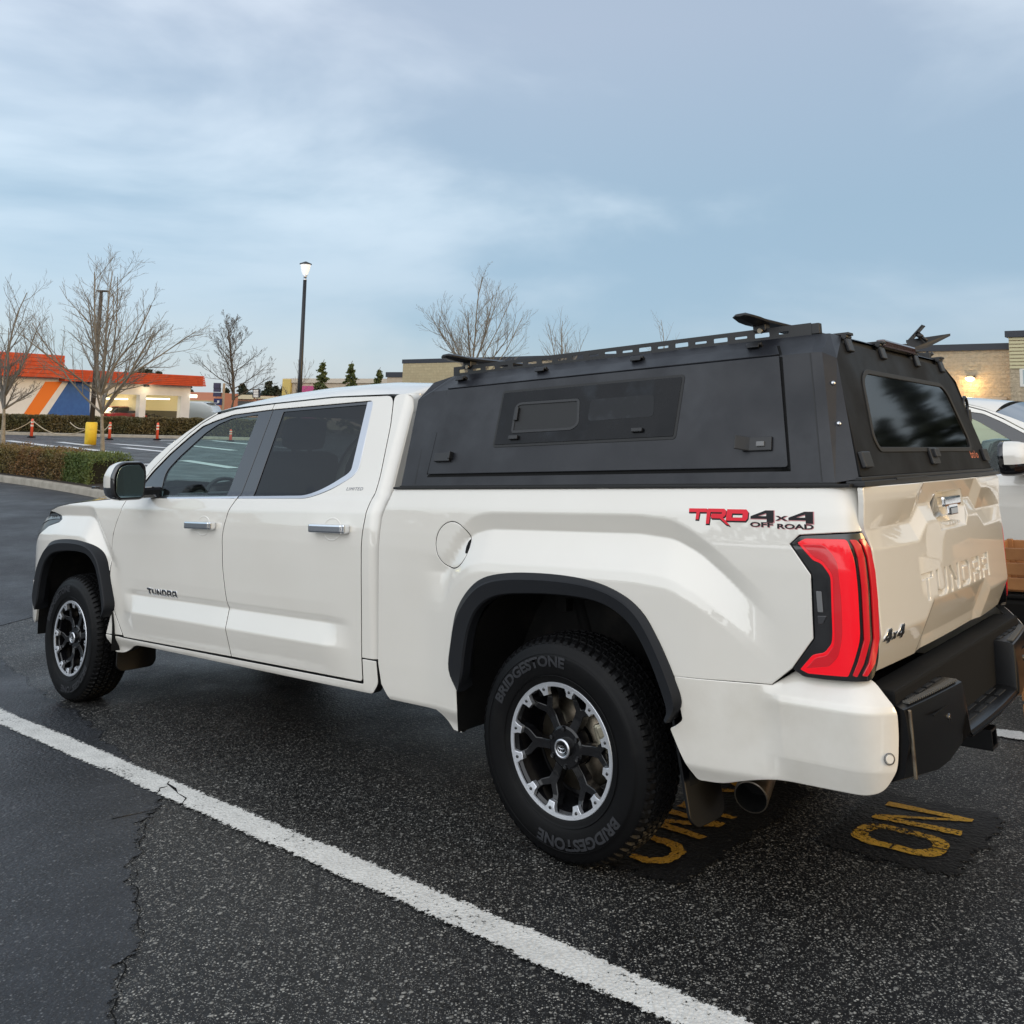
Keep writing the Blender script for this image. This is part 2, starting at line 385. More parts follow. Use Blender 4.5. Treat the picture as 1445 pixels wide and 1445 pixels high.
# plan-view path of the side at depth .08, wrapping round both ends
_px = np.array([-1.03,-1.025,-1.0,-.95,-.86,-.72,-.52,-.30, 0.0,2.0,4.9,5.22,5.29,5.335,5.362,5.374,5.382,5.39])
_py = np.array([1.015,.70,.46,.30,.20,.135,.10,.083,.08,.08,.08,.08,.084,.10,.135,.18,.24,.40])
def _path():
    P = np.stack([_px, _py], 1)
    # Chaikin smooth
    for _ in range(3):
        Q = [P[0]]
        for a, b in zip(P[:-1], P[1:]):
            Q += [a * .75 + b * .25, a * .25 + b * .75]
        Q.append(P[-1]); P = np.array(Q)
    s = np.concatenate([[0], np.cumsum(np.hypot(*np.diff(P, axis=0).T))])
    s0 = np.interp(2.0, P[:, 0], s)
    s = s - s0 + 2.0
    T = np.gradient(P, axis=0); T /= np.linalg.norm(T, axis=1)[:, None]
    return s, P, T
PS, PP, PT = _path()
def skin(u, z, off=0.0):
    """point on the truck side; off > 0 moves outwards"""
    u = np.asarray(u, float); z = np.asarray(z, float)
    x = np.interp(u, PS, PP[:, 0]); y = np.interp(u, PS, PP[:, 1])
    tx = np.interp(u, PS, PT[:, 0]); ty = np.interp(u, PS, PT[:, 1])
    k = np.hypot(tx, ty); tx, ty = tx / k, ty / k
    d = depth(u, z) - .08 - off
    return np.stack([x - ty * d, y + tx * d, z + 0 * x], -1)
def tg_x(y, z):
    """tailgate outer face"""
    y = np.asarray(y, float); z = np.asarray(z, float)
    q = np.abs(y - 1.015) / .88
    x = 5.385 + .028 * (1 - q ** 2.2)
    m = np.clip((.45 - np.abs(y - 1.015)) / .10, 0, 1)
    top = np.clip((.86 - np.abs(y - 1.015) - .25*np.maximum(1.33 - z, 0)*0) / .30, 0, 1)
    zz = z - m * .055
    p0 = tgp(z) ; p1 = tgp2(zz)
    return x + p1 * (1 - (1 - top) * (z > 1.18) * .75)
tgp = tab([.7,.79,.92,.94,1.5],[-.07,-.055,-.002,0,0],.7,1.5,.006)
tgp2 = tab([.6,.79,.915,.925,1.185,1.250,1.340,1.36,1.5],[-.10,-.058,-.002,0,0,-.030,.006,.007,.002],.6,1.6,.0035,2000)
# ================================================================== the white pickup
truck = empty('pickup_truck', M4 @ Matrix.Translation(TO), 'pearl white crew cab pickup with a black metal canopy over its bed, nearest the viewer', 'pickup truck')
SK = lambda u, v, off=0.: skin(u, v, off)
WB = 4.172; RW = .408                                       # wheelbase, wheel centre height
ARCH = np.array([(-.50,.555),(-.575,.645),(-.562,.76),(-.53,.87),(-.45,.965),(-.355,1.025),(-.22,1.052),(-.05,1.060),(.115,1.055),(.24,1.037),(.35,.997),(.42,.943),(.468,.870),(.505,.797),(.530,.738),(.552,.675),(.545,.635),(.505,.587)])
ARCHI = np.array([(-.50,.572),(-.48,.63),(-.467,.71),(-.436,.82),(-.385,.90),(-.30,.95),(-.18,.972),(.015,.983),(.18,.978),(.28,.955),(.355,.91),(.40,.859),(.445,.779),(.48,.694),(.50,.63),(.49,.597)])
def catmull(P, n=6):
    P = np.array(P, float); Q = np.vstack([2*P[0]-P[1], P, 2*P[-1]-P[-2]]); o = []
    for i in range(1, len(Q)-2):
        for k in range(n):
            t = k/n; a, b, c, d = Q[i-1:i+3]
            o.append(.5*((2*b)+(-a+c)*t+(2*a-5*b+4*c-d)*t*t+(-a+3*b-3*c+d)*t**3))
    o.append(P[-1]); return np.array(o)
ARC = catmull(ARCH, 4); ARCI = catmull(ARCHI, 4)
def arch_cut(cx):                                           # body edge hidden under the flare
    c = np.array([0, .45]); q = c + (ARC-c)*np.array([.972, .97]); return q + np.array([cx, 0])

# ---- painted side panels
door_seam_f = [(.585,1.338),(.562,1.252),(.495,1.11),(.468,.902),(.500,.741),(.552,.617),(.650,.485)]
front_door = rnd([(.640,1.385),(.731,1.515),(.87,1.632),(1.03,1.735),(1.150,1.800),(1.290,1.849),(1.50,1.872),(1.884,1.880),(1.881,1.848),(1.48,1.840),(1.30,1.812),(1.165,1.783),(1.045,1.718),(.885,1.617),(.745,1.503),(.668,1.41),(.665,1.338),(1.842,1.338),(1.804,1.252),(1.775,1.133),(1.785,.953),(1.834,.727),(1.854,.631),(1.869,.489),(.660,.474)]+door_seam_f[::-1], [.01]*7+[.004,.002,.02,.02,.02,.02,.02,.02,.02,.006,.002,.03,.03,.03,.03,.02,.004,.02]+[.03,.04,.04,.05,.05,.02,.01])
rear_door = rnd([(1.890,1.880),(2.45,1.880),(2.945,1.857),(2.982,1.702),(3.010,1.434),(2.999,1.268),(2.982,1.147),(2.972,.604),(2.974,.497),(1.8765,.489),(1.8615,.631),(1.8415,.727),(1.7925,.953),(1.7825,1.133),(1.8115,1.252),(1.8515,1.338),(2.48,1.340),(2.58,1.362),(2.679,1.392),(2.80,1.447),(2.835,1.483),(2.795,1.842),(1.888,1.848)], [.004,.02,.05,.02,.04,.03,.03,.02,.02,.004,.02,.03,.03,.03,.03,.002,.05,.05,.05,.03,.06,.03,.002])
dlo_f = rnd([(.665,1.338),(.668,1.41),(.745,1.503),(.885,1.617),(1.045,1.718),(1.165,1.783),(1.30,1.812),(1.48,1.840),(1.882,1.848),(1.866,1.60),(1.844,1.338)], .003)
dlo_r = rnd([(1.850,1.338),(1.872,1.60),(1.888,1.848),(2.795,1.842),(2.835,1.483),(2.80,1.447),(2.679,1.392),(2.58,1.362),(2.48,1.340)], [.004,.1,.004,.03,.06,.03,.05,.05,.05])
g = panel([front_door], SK, thick=.035, dz=.0075, fm=1); fd = TP('front_door', g, PAINTS, truck)
fdm = g.mirror().obj('front_door', PAINTS, truck, TO)
g = panel([rear_door], SK, thick=.035, dz=.0075, fm=1); rd = TP('rear_door', g, PAINTS, truck)
rdm = g.mirror().obj('rear_door', PAINTS, truck, TO)
# black window surrounds and glass
gl_f = rnd([(.945,1.352),(.90,1.500),(1.00,1.590),(1.213,1.735),(1.33,1.787),(1.466,1.815),(1.745,1.825),(1.708,1.352)], [.01,.05,.03,.03,.03,.03,.01,.005])
gl_r = rnd([(1.975,1.352),(1.995,1.827),(2.742,1.823),(2.769,1.478),(2.74,1.452),(2.644,1.410),(2.56,1.378),(2.455,1.356)], [.005,.01,.012,.05,.03,.04,.04,.04])
g = panel([inset(dens(dlo_f, .1)[::1] if False else dlo_f, .0), gl_f], SK, off=-.010, thick=.02, e=.002, du=.06, dz=.03); TP('window_surround', g, PILLAR, fd); g.mirror().obj('window_surround', PILLAR, fdm, TO)
g = panel([dlo_r, gl_r], SK, off=-.010, thick=.02, e=.002, du=.06, dz=.03); TP('window_surround', g, PILLAR, rd); g.mirror().obj('window_surround', PILLAR, rdm, TO)
g = panel([gl_f], SK, off=-.016, thick=0, e=0, du=.06, dz=.04); TP('window_glass', g, MATS['clear_glass'], fd); g.mirror().obj('window_glass', MATS['clear_glass'], fdm, TO)
g = panel([gl_r], SK, off=-.016, thick=0, e=0, du=.06, dz=.04); TP('window_glass', g, MATS['privacy_glass'], rd); g.mirror().obj('window_glass', MATS['privacy_glass'], rdm, TO)
# door gap between the two black pillar plates, seals
g = panel([[(1.852,1.342),(1.864,1.342),(1.893,1.84),(1.881,1.84)]], SK, off=-.0085, thick=.004, e=0); del g
# chrome beltline
g = panel([[(.715,1.330),(.715,1.340),(1.842,1.351),(1.840,1.339)]], SK, off=-.001, thick=.012, e=.002); TP('chrome_trim', g, CHROME, fd); g.mirror().obj('chrome_trim', CHROME, fdm, TO)
ch = np.array([(1.854,1.338),(2.47,1.341),(2.575,1.363),(2.679,1.394),(2.795,1.445),(2.832,1.482),(2.800,1.838),(2.748,1.838),(2.775,1.484),(2.752,1.462),(2.650,1.414),(2.56,1.381),(2.455,1.356),(1.856,1.351)])
g = panel([rnd(ch, [.003,.1,.05,.05,.04,.04,.01,.004,.05,.03,.04,.04,.1,.003])], SK, off=-.001, thick=.012, e=.0025); TP('chrome_trim', g, SATIN, rd); g.mirror().obj('chrome_trim', SATIN, rdm, TO)

# front fender
fpoly = [(.574,1.332),(.555,1.252),(.489,1.11),(.462,.902),(.494,.741),(.545,.617),(.640,.482),(.455,.478)]
fc = arch_cut(0); fc = fc[(fc[:, 1] > .60)]
fpoly += [tuple(q) for q in fc[::-1]] + [(-.60,.735),(-.80,.74),(-.79,.86),(-.74,.98),(-.66,1.07),(-.53,1.135),(-.36,1.165),(-.335,1.185),(-.39,1.212),(-.50,1.232),(-.62,1.225)]
ft = [(-.62,1.238),(-.42,1.272),(-.20,1.296),(.05,1.312),(.30,1.325)]
g = panel([fpoly[:-1]+ft], SK, thick=.03, du=.02, dz=.009, fm=1); fend = TP('front_fender', g, PAINTS, truck, mirror=True)
# rocker
g = panel([rnd([(.452,.474),(.455,.440),(.505,.361),(.600,.366),(.680,.392),(.776,.432),(.90,.438),(3.04,.448),(3.085,.50),(3.078,.600),(2.980,.600),(2.982,.490),(2.97,.486),(.66,.466)], [.003,.02,.02,.03,.03,.05,.03,.02,.02,.003,.003,.01,.01,.01])], SK, thick=.05, fm=1); TP('rocker_panel', g, [DIRTP, SEAMD], truck, mirror=True)

# cab corner behind the doors, wrapping to the cab's back
def cab_map(u, v, off=0.):
    u = np.asarray(u, float); v = np.asarray(v, float)
    x0, R = 3.035, .065
    s = np.clip((u-x0)/R, 0, math.pi/2); ex = np.maximum(u-x0-R*math.pi/2, 0)
    d = cab_prof(v)*1.0 + 0*u
    x = np.minimum(u, x0) + (R+off)*np.sin(s); y = d - off*np.cos(s) + R*(1-np.cos(s)) + ex
    return np.stack([x, y, v+0*u], -1)
g = panel([rnd([(2.951,1.862),(2.988,1.702),(3.016,1.434),(3.005,1.268),(2.988,1.147),(2.978,.606),(3.10,.606),(3.16,.606),(3.165,1.37),(3.42,1.38),(3.42,1.86)], [.04,.02,.04,.03,.03,.003,.01,.01,.01,.01,.003])], cab_map, thick=.02, du=.02, fm=1); TP('cab_corner', g, PAINTS, truck, mirror=True)

# A pillar
g = panel([[(.470,1.375),(.56,1.47),(.716,1.600),(.83,1.672),(.994,1.752),(1.163,1.826),(1.285,1.866),(1.290,1.855),(1.148,1.806),(1.028,1.741),(.868,1.638),(.727,1.521),(.634,1.388),(.60,1.345),(.50,1.340)]], SK, thick=.03, du=.02, dz=.01, fm=1); TP('windshield_pillar', g, PAINTS, truck, mirror=True)
LA = np.array([(.470,1.375),(.56,1.47),(.716,1.600),(.83,1.672),(.994,1.752),(1.08,1.790)])
def ribbon_sheet(g, left, centre, ny=24, pw=2.2, m=0, zp=None):
    """symmetric sheet from a left edge curve to the centreline curve and over to the mirrored edge"""
    left = np.array(left); centre = np.array(centre); V = []; n = len(left)
    S = np.concatenate([np.linspace(0, .12, 6, endpoint=False), np.linspace(.12, 1, ny)])
    full = []
    for i in range(n):
        row = []
        for s in S:
            k = 1-(1-s)**pw; kz = 1-(1-s)**(zp or pw)
            x = left[i][0]+(centre[i][0]-left[i][0])*k; y = left[i][1]+(1.015-left[i][1])*s; z = left[i][2]+(centre[i][2]-left[i][2])*kz
            row.append((x, y, z))
        full.append(row+[(x, 2.03-y, z) for x, y, z in row[-2::-1]])
    w = len(full[0]); V = [q for r in full for q in r]
    F = [(i*w+j, i*w+j+1, (i+1)*w+j+1, (i+1)*w+j) for i in range(n-1) for j in range(w-1)]
    return g.add(V, F, None, m)
us = np.linspace(0, 1, 12)
LAi = np.stack([np.interp(us, np.linspace(0, 1, len(LA)), LA[:, i]) for i in (0, 1)], 1)
lf = skin(LAi[:, 0], LAi[:, 1], -.006); ce = np.stack([np.interp(us, [0, 1], [.16, 1.00]), 0*us+1.015, np.interp(us, [0, .5, 1], [1.395, 1.675, 1.885])], 1)
g = ribbon_sheet(G(), lf, ce); TP('windshield', g, MATS['windshield_glass'], truck)
# roof
xs = np.concatenate([[1.08,1.12,1.163,1.20,1.24,1.28], np.linspace(1.32, 2.98, 28), [3.02,3.055,3.08,3.095,3.10,3.10]])
zs = np.interp(xs, [1.08,1.163,1.283,1.447,1.884,2.446,2.945,3.10], [1.790,1.828,1.868,1.884,1.888,1.888,1.866,1.85])
lf = skin(np.minimum(xs, 3.04), zs, -.001); lf[:, 0] = xs
zc = np.interp(xs, [1.08,1.3,1.5,1.75,2.1,2.6,2.95,3.10], [1.885,1.925,1.960,1.980,1.988,1.978,1.945,1.925])
cx_ = xs - np.interp(xs, [1.08,1.5], [.08,0])
ce = np.stack([cx_, 0*xs+1.015, zc], 1)
for k, dz in ((-4,.003),(-3,.012),(-2,.028),(-1,.09)): lf[k, 2] -= dz; ce[k, 2] -= dz
g = ribbon_sheet(G(), lf, ce, zp=4.2, pw=2.0); TP('roof', g, PAINT, truck)
# cab back wall and rear glass
g = G(); g.add([(3.098,.33,1.84),(3.098,1.70,1.84),(3.10,1.86,1.38),(3.10,.17,1.38),(3.10,.17,.6),(3.10,1.86,.6)], [(0,1,2,3),(3,2,5,4)]); TP('cab_back', g, PAINT, truck)
g = G(); box(g, (3.108,1.015,1.865), (.012,.9,.03), bev=.004); TP('high_brake_light', g, REDD, truck)
g = panel([rnd([(.45,1.50),(1.58,1.50),(1.52,1.82),(.51,1.82)], .05)], lambda u, v, off=0.: np.stack([3.104+off+0*u, u, v], -1), thick=.01, flat=True); TP('cab_rear_window', g, MATS['privacy_glass'], truck)

# hood
xs = np.linspace(-.93, .42, 30)
ze = np.interp(xs, [-1,-.86,-.7,-.62,-.42,-.2,.05,.3,.574], [1.05,1.15,1.205,1.240,1.276,1.30,1.316,1.328,1.338])
us_ = xs.copy()
lf = skin(us_, ze, -.002)
ce = np.stack([np.interp(xs, [-.93,.42], [-1.03,.18]), 0*xs+1.015, np.interp(xs, [-.93,-.8,-.6,-.2,.42], [1.16,1.235,1.275,1.335,1.385])], 1)
g = G(); S = np.linspace(0, 1, 40); V = []
def hood_pt(i, s):
    k = 1-(1-s)**2; kz = 1-(1-s)**3
    dome = np.interp(s, [0,.16,.30,.42,.60,1], [0,0,.016,.052,.058,.028])*np.interp(xs[i], [-.93,-.6,-.1,.42], [0,.35,1,1.05])
    return (lf[i][0]+(ce[i][0]-lf[i][0])*k, lf[i][1]+(1.015-lf[i][1])*s, lf[i][2]+(ce[i][2]-lf[i][2])*kz+dome)
rows = [[hood_pt(i, s) for s in S] for i in range(len(xs))]
rows = [r+[(a, 2.03-b, c) for a, b, c in r[-2::-1]] for r in rows]; w = len(rows[0])
g.add([q for r in rows for q in r], [(i*w+j, i*w+j+1, (i+1)*w+j+1, (i+1)*w+j) for i in range(len(xs)-1) for j in range(w-1)]); TP('hood', g, PAINT, truck)
# cowl
g = ribbon_sheet(G(), [skin(.40, 1.333, -.01), skin(.53, 1.368, -.02)], [(.17,1.015,1.39),(.19,1.015,1.40)]); TP('windshield_cowl', g, FLARE, truck)

# front end: grille, lights, bumper (seen only in outline from here)
g = G(); rowz = np.linspace(.78, 1.18, 9)
fr = [(np.interp(z, [.78,1.0,1.18], [-1.06,-1.07,-1.03])) for z in rowz]
V = []; ys = np.linspace(.34, 1.69, 30)
for z, xx in zip(rowz, fr):
    for y in ys: V.append((xx+.10*((y-1.015)/.7)**4*.6, y, z))
g.add(V, [(i*30+j, i*30+j+1, (i+1)*30+j+1, (i+1)*30+j) for i in range(8) for j in range(29)]); TP('grille', g, GLOSSB, truck)
g = G()
for z in np.linspace(.82, 1.14, 7): box(g, (-1.085, 1.015, z), (.02, 1.15, .012), bev=.003)
TP('grille_bars', g, FLARE, truck)
hl = rnd([(-.335,1.185),(-.39,1.208),(-.50,1.228),(-.64,1.222),(-.98,1.15),(-1.05,1.02),(-.90,.93),(-.735,.985),(-.655,1.072),(-.53,1.138),(-.36,1.168)], .012)
g = panel([hl], SK, off=-.004, thick=.05, e=.004); SMK = mat('smoked_lamp', (.006,.006,.007), .3, spec=.3, coat=.25); hlo = TP('headlight', g, SMK, truck); hlm = g.mirror().obj('headlight', SMK, truck, TO)
g = panel([rnd([(-.37,1.186),(-.40,1.200),(-.50,1.218),(-.64,1.212),(-.90,1.15),(-.92,1.11),(-.64,1.172),(-.46,1.186)], .008)], SK, off=.0015, thick=.006, e=.002); TP('headlight_lens', g, CLEARL, hlo); g.mirror().obj('headlight_lens', CLEARL, hlm, TO)
g = panel([rnd([(-.60,.728),(-.82,.734),(-1.30,.70),(-1.80,.70),(-1.80,.45),(-1.2,.42),(-.80,.43),(-.64,.45),(-.575,.57),(-.60,.68)], .03)], lambda u, v, off=0.: skin(u, v, off+.012), thick=.04, du=.04); TP('front_bumper', g, PAINT, truck, mirror=True)
g = G(); box(g, (-1.02,1.015,.56), (.08,1.2,.26), bev=.03); TP('front_valance', g, FLARE, truck)

# ---- bed side
bpoly = [(3.190,1.386),(3.128,1.261),(3.114,1.152),(3.096,.708),(3.092,.594),(3.108,.503),(3.156,.440),(3.46,.440),(3.49,.425),(3.549,.368),(3.60,.366),(3.612,.40),(3.616,.545)]
rc = arch_cut(WB); rc = rc[1:-1]
low_seam = [(4.690,.60),(4.705,.748),(5.045,.757),(5.119,.806)]
lampo = [(5.119,.811),(5.199,.911),(5.209,1.11),(5.144,1.205),(5.179,1.235),(5.30,1.244),(5.392,1.248)]
bed = bpoly + [tuple(q) for q in rc] + [(4.690,.60),(4.702,.742),(5.045,.752)] + lampo + [(5.395,1.386)]
fuel = np.array([(3.592+.101*math.cos(t), 1.147+.101*math.sin(t)) for t in np.linspace(0, 2*math.pi, 48, endpoint=False)])
g = panel([bed, fuel], SK, thick=.03, du=.016, dz=.0065, fm=1); bs = TP('bed_side', g, PAINTS, truck)
panel([bed], SK, thick=.03, du=.025, fm=1).mirror().obj('bed_side', PAINTS, truck, TO)
fi = np.array([3.592,1.147])+(fuel-np.array([3.592,1.147]))*.965
g = panel([fi], SK, thick=.012, du=.02, fm=1); TP('fuel_door', g, PAINTS, bs)
g = panel([fuel], SK, off=-.014, thick=0, e=0, du=.04); TP('fuel_door_recess', g, RUBBER, bs)
g = panel([rnd([(3.672,1.115),(3.690,1.115),(3.690,1.175),(3.676,1.165),(3.668,1.14)], .005)], SK, off=.0012, thick=.003, e=0); TP('fuel_door_notch', g, DARK, bs)

# white lower corner behind the wheel (end cap of the rear bumper)
def cap_map(u, v, off=0.):
    """bumper cap: leaves the body skin and stands proud of it toward the corner"""
    u = np.asarray(u, float); v = np.asarray(v, float)
    Rk = .13; x0 = 5.285
    # plan path: straight along y=.078 then round to the rear face
    s = np.clip((u-x0)/Rk, 0, 1.25); ex = np.maximum((u-x0)/Rk-1.25, 0)*Rk
    tx, ty = np.cos(s), np.sin(s)
    px = np.minimum(u, x0)+Rk*np.sin(s)+ex*math.cos(1.25); py = .078+Rk*(1-np.cos(s))+ex*math.sin(1.25)
    k = np.clip((u-4.72)/.30, 0, 1); k = k*k*(3-2*k)
    dd = bed_prof(v)-.08
    prof = capp(v)
    w1 = np.clip((u-5.0)/.08, 0, 1)
    d = dd*(1-k)+prof*k*w1+dd*k*(1-w1) + ra(u)*blisk(v-rz(u))*(1-w1) - off
    return np.stack([px-ty*d, py+tx*d, v+0*u], -1)
capp = tab([.36,.455,.50,.535,.705,.725,.80,.84],[.060,.016,.0,-.012,-.028,-.022,.040,.062],.3,.9,.0045,900)
cap = rnd([(4.700,.742),(4.712,.66),(4.722,.60),(4.690,.575),(4.668,.565),(4.700,.49),(4.745,.401),(4.84,.405),(4.92,.43),(5.015,.452),(5.24,.455),(5.33,.458),(5.385,.475),(5.422,.54),(5.428,.64),(5.424,.715),(5.395,.788),(5.35,.800),(5.125,.803),(5.045,.750)], [.002,.01,.01,.01,.01,.01,.015,.03,.04,.04,.03,.03,.03,.04,.03,.03,.02,.01,.006,.004])
g = panel([cap], cap_map, thick=.04, du=.016, dz=.008, fm=1); bc = TP('bumper_corner', g, [DIRTP, SEAMD], truck); g.mirror().obj('bumper_corner', [DIRTP, SEAMD], truck, TO)
g = G(); P = cap_map(np.array([5.392]), np.array([.575]), .002)[0]; Q = cap_map(np.array([5.392]), np.array([.575]), .012)[0]; nd = Vector(Q-P).normalized()
tube(g, [Vector(P), Vector(P)+nd*.004], [.013,.012], 20); TP('parking_sensor', g, GREYP if False else PAINT, bc)
g = G(); revolve(g, [(.0155,-.001),(.018,.0015),(.0155,.003)], 24); rot = nd.to_track_quat('Y', 'Z').to_matrix(); g.xf(lambda q: tuple(rot @ Vector(q)+Vector(P))); TP('sensor_ring', g, GREYP, bc)

# ---- fender flares
def flare(cx, name_parent):
    g = G(); a = ARC+np.array([cx, 0]); n = len(a)
    tt = np.linspace(0, 1, n); b = np.stack([np.interp(tt, np.linspace(0, 1, len(ARCI)), ARCI[:, i]) for i in (0, 1)], 1)+np.array([cx, 0])
    secs = []
    P0 = skin(a[:, 0], a[:, 1], -.004); P1 = skin(a[:, 0], a[:, 1], .008)
    def at(w, y): q = a*(1-w)+b*w; return np.stack([q[:, 0], 0*q[:, 0]+y, q[:, 1]], -1)
    rows = [P0, P1, at(.22, .010), at(.30, .004), at(.93, .010), at(1.0, .018), at(1.02, .060), at(.80, .10)]
    V = np.concatenate(rows); F = [(i*n+j, i*n+j+1, (i+1)*n+j+1, (i+1)*n+j) for i in range(len(rows)-1) for j in range(n-1)]
    g.add(V, F); b0 = len(g.v)-len(V)
    g.add([], [])
    for e in (0, n-1): g.f.append(tuple(b0+i*n+e for i in range(len(rows)))); g.n.append(None); g.m.append(0); g.sm.append(False)
    return g
for cx in (0, WB):
    g = flare(cx, truck); o = TP('fender_flare', g, FLARE, truck); smooth_angle(o, 18); o2 = g.mirror().obj('fender_flare', FLARE, truck, TO); smooth_angle(o2, 18)

# ---- wheel wells, floor, back bits
def well(cx, x0=-.60, x1=.60):
    g = G(); th_ = np.linspace(math.pi*1.04, -.04*math.pi, 30); ys = [.06,.14,.25,.36,.45]
    R = [(.555,.575),(.56,.60),(.56,.60),(.56,.60),(.55,.58)]
    V = [(cx+R[k][0]*math.cos(t), y, .46+R[k][1]*max(math.sin(t), -.12) + .012*math.sin(9*t)) for k, y in enumerate(ys) for t in th_]; n = 30
    g.add(V, [(i*n+j, i*n+j+1, (i+1)*n+j+1, (i+1)*n+j) for i in range(4) for j in range(n-1)])
    g.add([(cx-.56, .45, .42), (cx+.56, .45, .42), (cx+.56, .45, 1.06), (cx-.56, .45, 1.06)], [(0, 1, 2, 3)])
    return g
for cx in (0, WB): TP('wheel_well', well(cx), LINER, truck, mirror=True)
g = G(); box(g, (2.1,.42,.52), (6.2,.10,.14)); box(g, (2.1,1.61,.52), (6.2,.10,.14))
for x in (-.7,.9,1.9,2.9,3.6,4.9): box(g, (x,1.015,.50), (.10,1.15,.10))
TP('chassis_frame', g, DARK, truck)
g = G(); box(g, (1.8,1.015,.53), (2.55,1.72,.05)); box(g, (.42,1.015,.80), (.02,1.3,.7)); box(g, (-.55,1.015,.72), (.7,.9,.5)); box(g, (4.2,1.015,.86), (2.1,1.1,.06)); box(g, (3.35,1.015,.66), (.4,1.6,.28)); box(g, (1.7,.90,.45), (1.8,.35,.14)); TP('underbody', g, DARK, truck)
for cx, r in ((0,.05),(WB,.075)):
    g = G(); tube(g, [(cx,.25,RW), (cx,1.78,RW)], r, 16)
    if cx: revolve(g, [(.02,-.14),(.13,-.11),(.165,0),(.13,.11),(.02,.14)], 24, axis_fn=lambda v: (v[0]+WB, v[1]+1.0, v[2]+RW))
    TP('axle', g, DARK, truck)
for y in (.52, 1.51):
    g = G(); tube(g, [(3.62,y,.56),(3.9,y,.42),(WB,y,.37),(4.5,y,.42),(4.85,y,.56)], .03, 8); tube(g, [(WB-.05,y-.08,.42),(WB-.2,y-.05,.95)], [.032,.032], 12); TP('leaf_spring', g, DARK, truck)
g = G()
for (y0, y1, z) in ((.3,.75,1.02),(.3,.7,.94)): box(g, (4.10,(y0+y1)/2,z), (.25,y1-y0,.03), bev=.01)
box(g, (3.93,.42,.90), (.06,.05,.10), bev=.008); TP('bed_brackets', g, LINER, truck)
# mud flaps
def mud(pts, y0, y1): return panel([rnd(pts, .02)], lambda u, v, off=0.: np.stack([v*0 + np.interp(v, [.2,.6], [pts[0][2], pts[0][3]])+off, u, v], -1), thick=.008, flat=True)
def mudflap(x0, x1, y0, y1, z0, z1):
    g = panel([rnd([(y0+.015,z1),(y1,z1),(y1,z0+.03),(y1-.03,z0),(y0+.03,z0),(y0,z0+.03)], .02)], lambda u, v, off=0.: np.stack([x0+(x1-x0)*(v-z1)/(z0-z1)+off+.02*np.sin((u-y0)*9), u, v], -1), thick=.012, flat=False, du=.04, dz=.06)
    return g
TP('mud_flap', mudflap(.500,.525,.115,.38,.24,.50), BUMPB, truck, mirror=True)
TP('mud_flap', mudflap(4.640,4.705,.095,.31,.225,.60), BUMPB, truck, mirror=True)
g = G(); tube(g, [(2.4,.52,.40),(3.3,.55,.38),(3.75,.60,.48),(4.3,.66,.52),(4.55,.66,.45),(4.70,.62,.40),(4.78,.54,.37)], .038, 18, cap=False); TP('exhaust_pipe', g, LINER, truck)
g = G(); q0 = Vector((4.775,.56,.375)); q1 = Vector((4.828,.300,.302)); d = (q1-q0).normalized()
tube(g, [q0, q0+d*.03, q1], [.045,.058,.060], 28, cap=False); tube(g, [q1, q1+d*.0015], [.060,.0578], 28, cap=False); tube(g, [q1+d*.0015, q1+d*.0017], [.0578,.055], 28, cap=False); tube(g, [q1-d*.10, q1+d*.0012], [.054,.055], 28, m=1, cap=False); tube(g, [q1-d*.10, q1-d*.099], [.054,.054], 28, m=1); TP('exhaust_tip', g, [EXH, DARK], truck)

# ---- wheels
def text_mesh(txt, size, extr=0., bold=0., sp=1.0):
    c = bpy.data.curves.new('t', 'FONT'); c.body = txt; c.size = size; c.extrude = extr; c.offset = bold; c.space_character = sp; c.align_x = 'CENTER'; c.align_y = 'CENTER'; c.resolution_u = 3
    o = bpy.data.objects.new('t', c); COL.objects.link(o); dg = bpy.context.evaluated_depsgraph_get(); me = bpy.data.meshes.new_from_object(o.evaluated_get(dg))
    bm = bmesh.new(); bm.from_mesh(me); bmesh.ops.triangulate(bm, faces=bm.faces[:]); bmesh.ops.subdivide_edges(bm, edges=[e for e in bm.edges if e.calc_length() > size*.35], cuts=1); bmesh.ops.triangulate(bm, faces=bm.faces[:]); bm.to_mesh(me); bm.free()
    v = [tuple(q.co) for q in me.vertices]; f = [tuple(p.vertices) for p in me.polygons]
    bpy.data.objects.remove(o); bpy.data.curves.remove(c); bpy.data.meshes.remove(me); return v, f
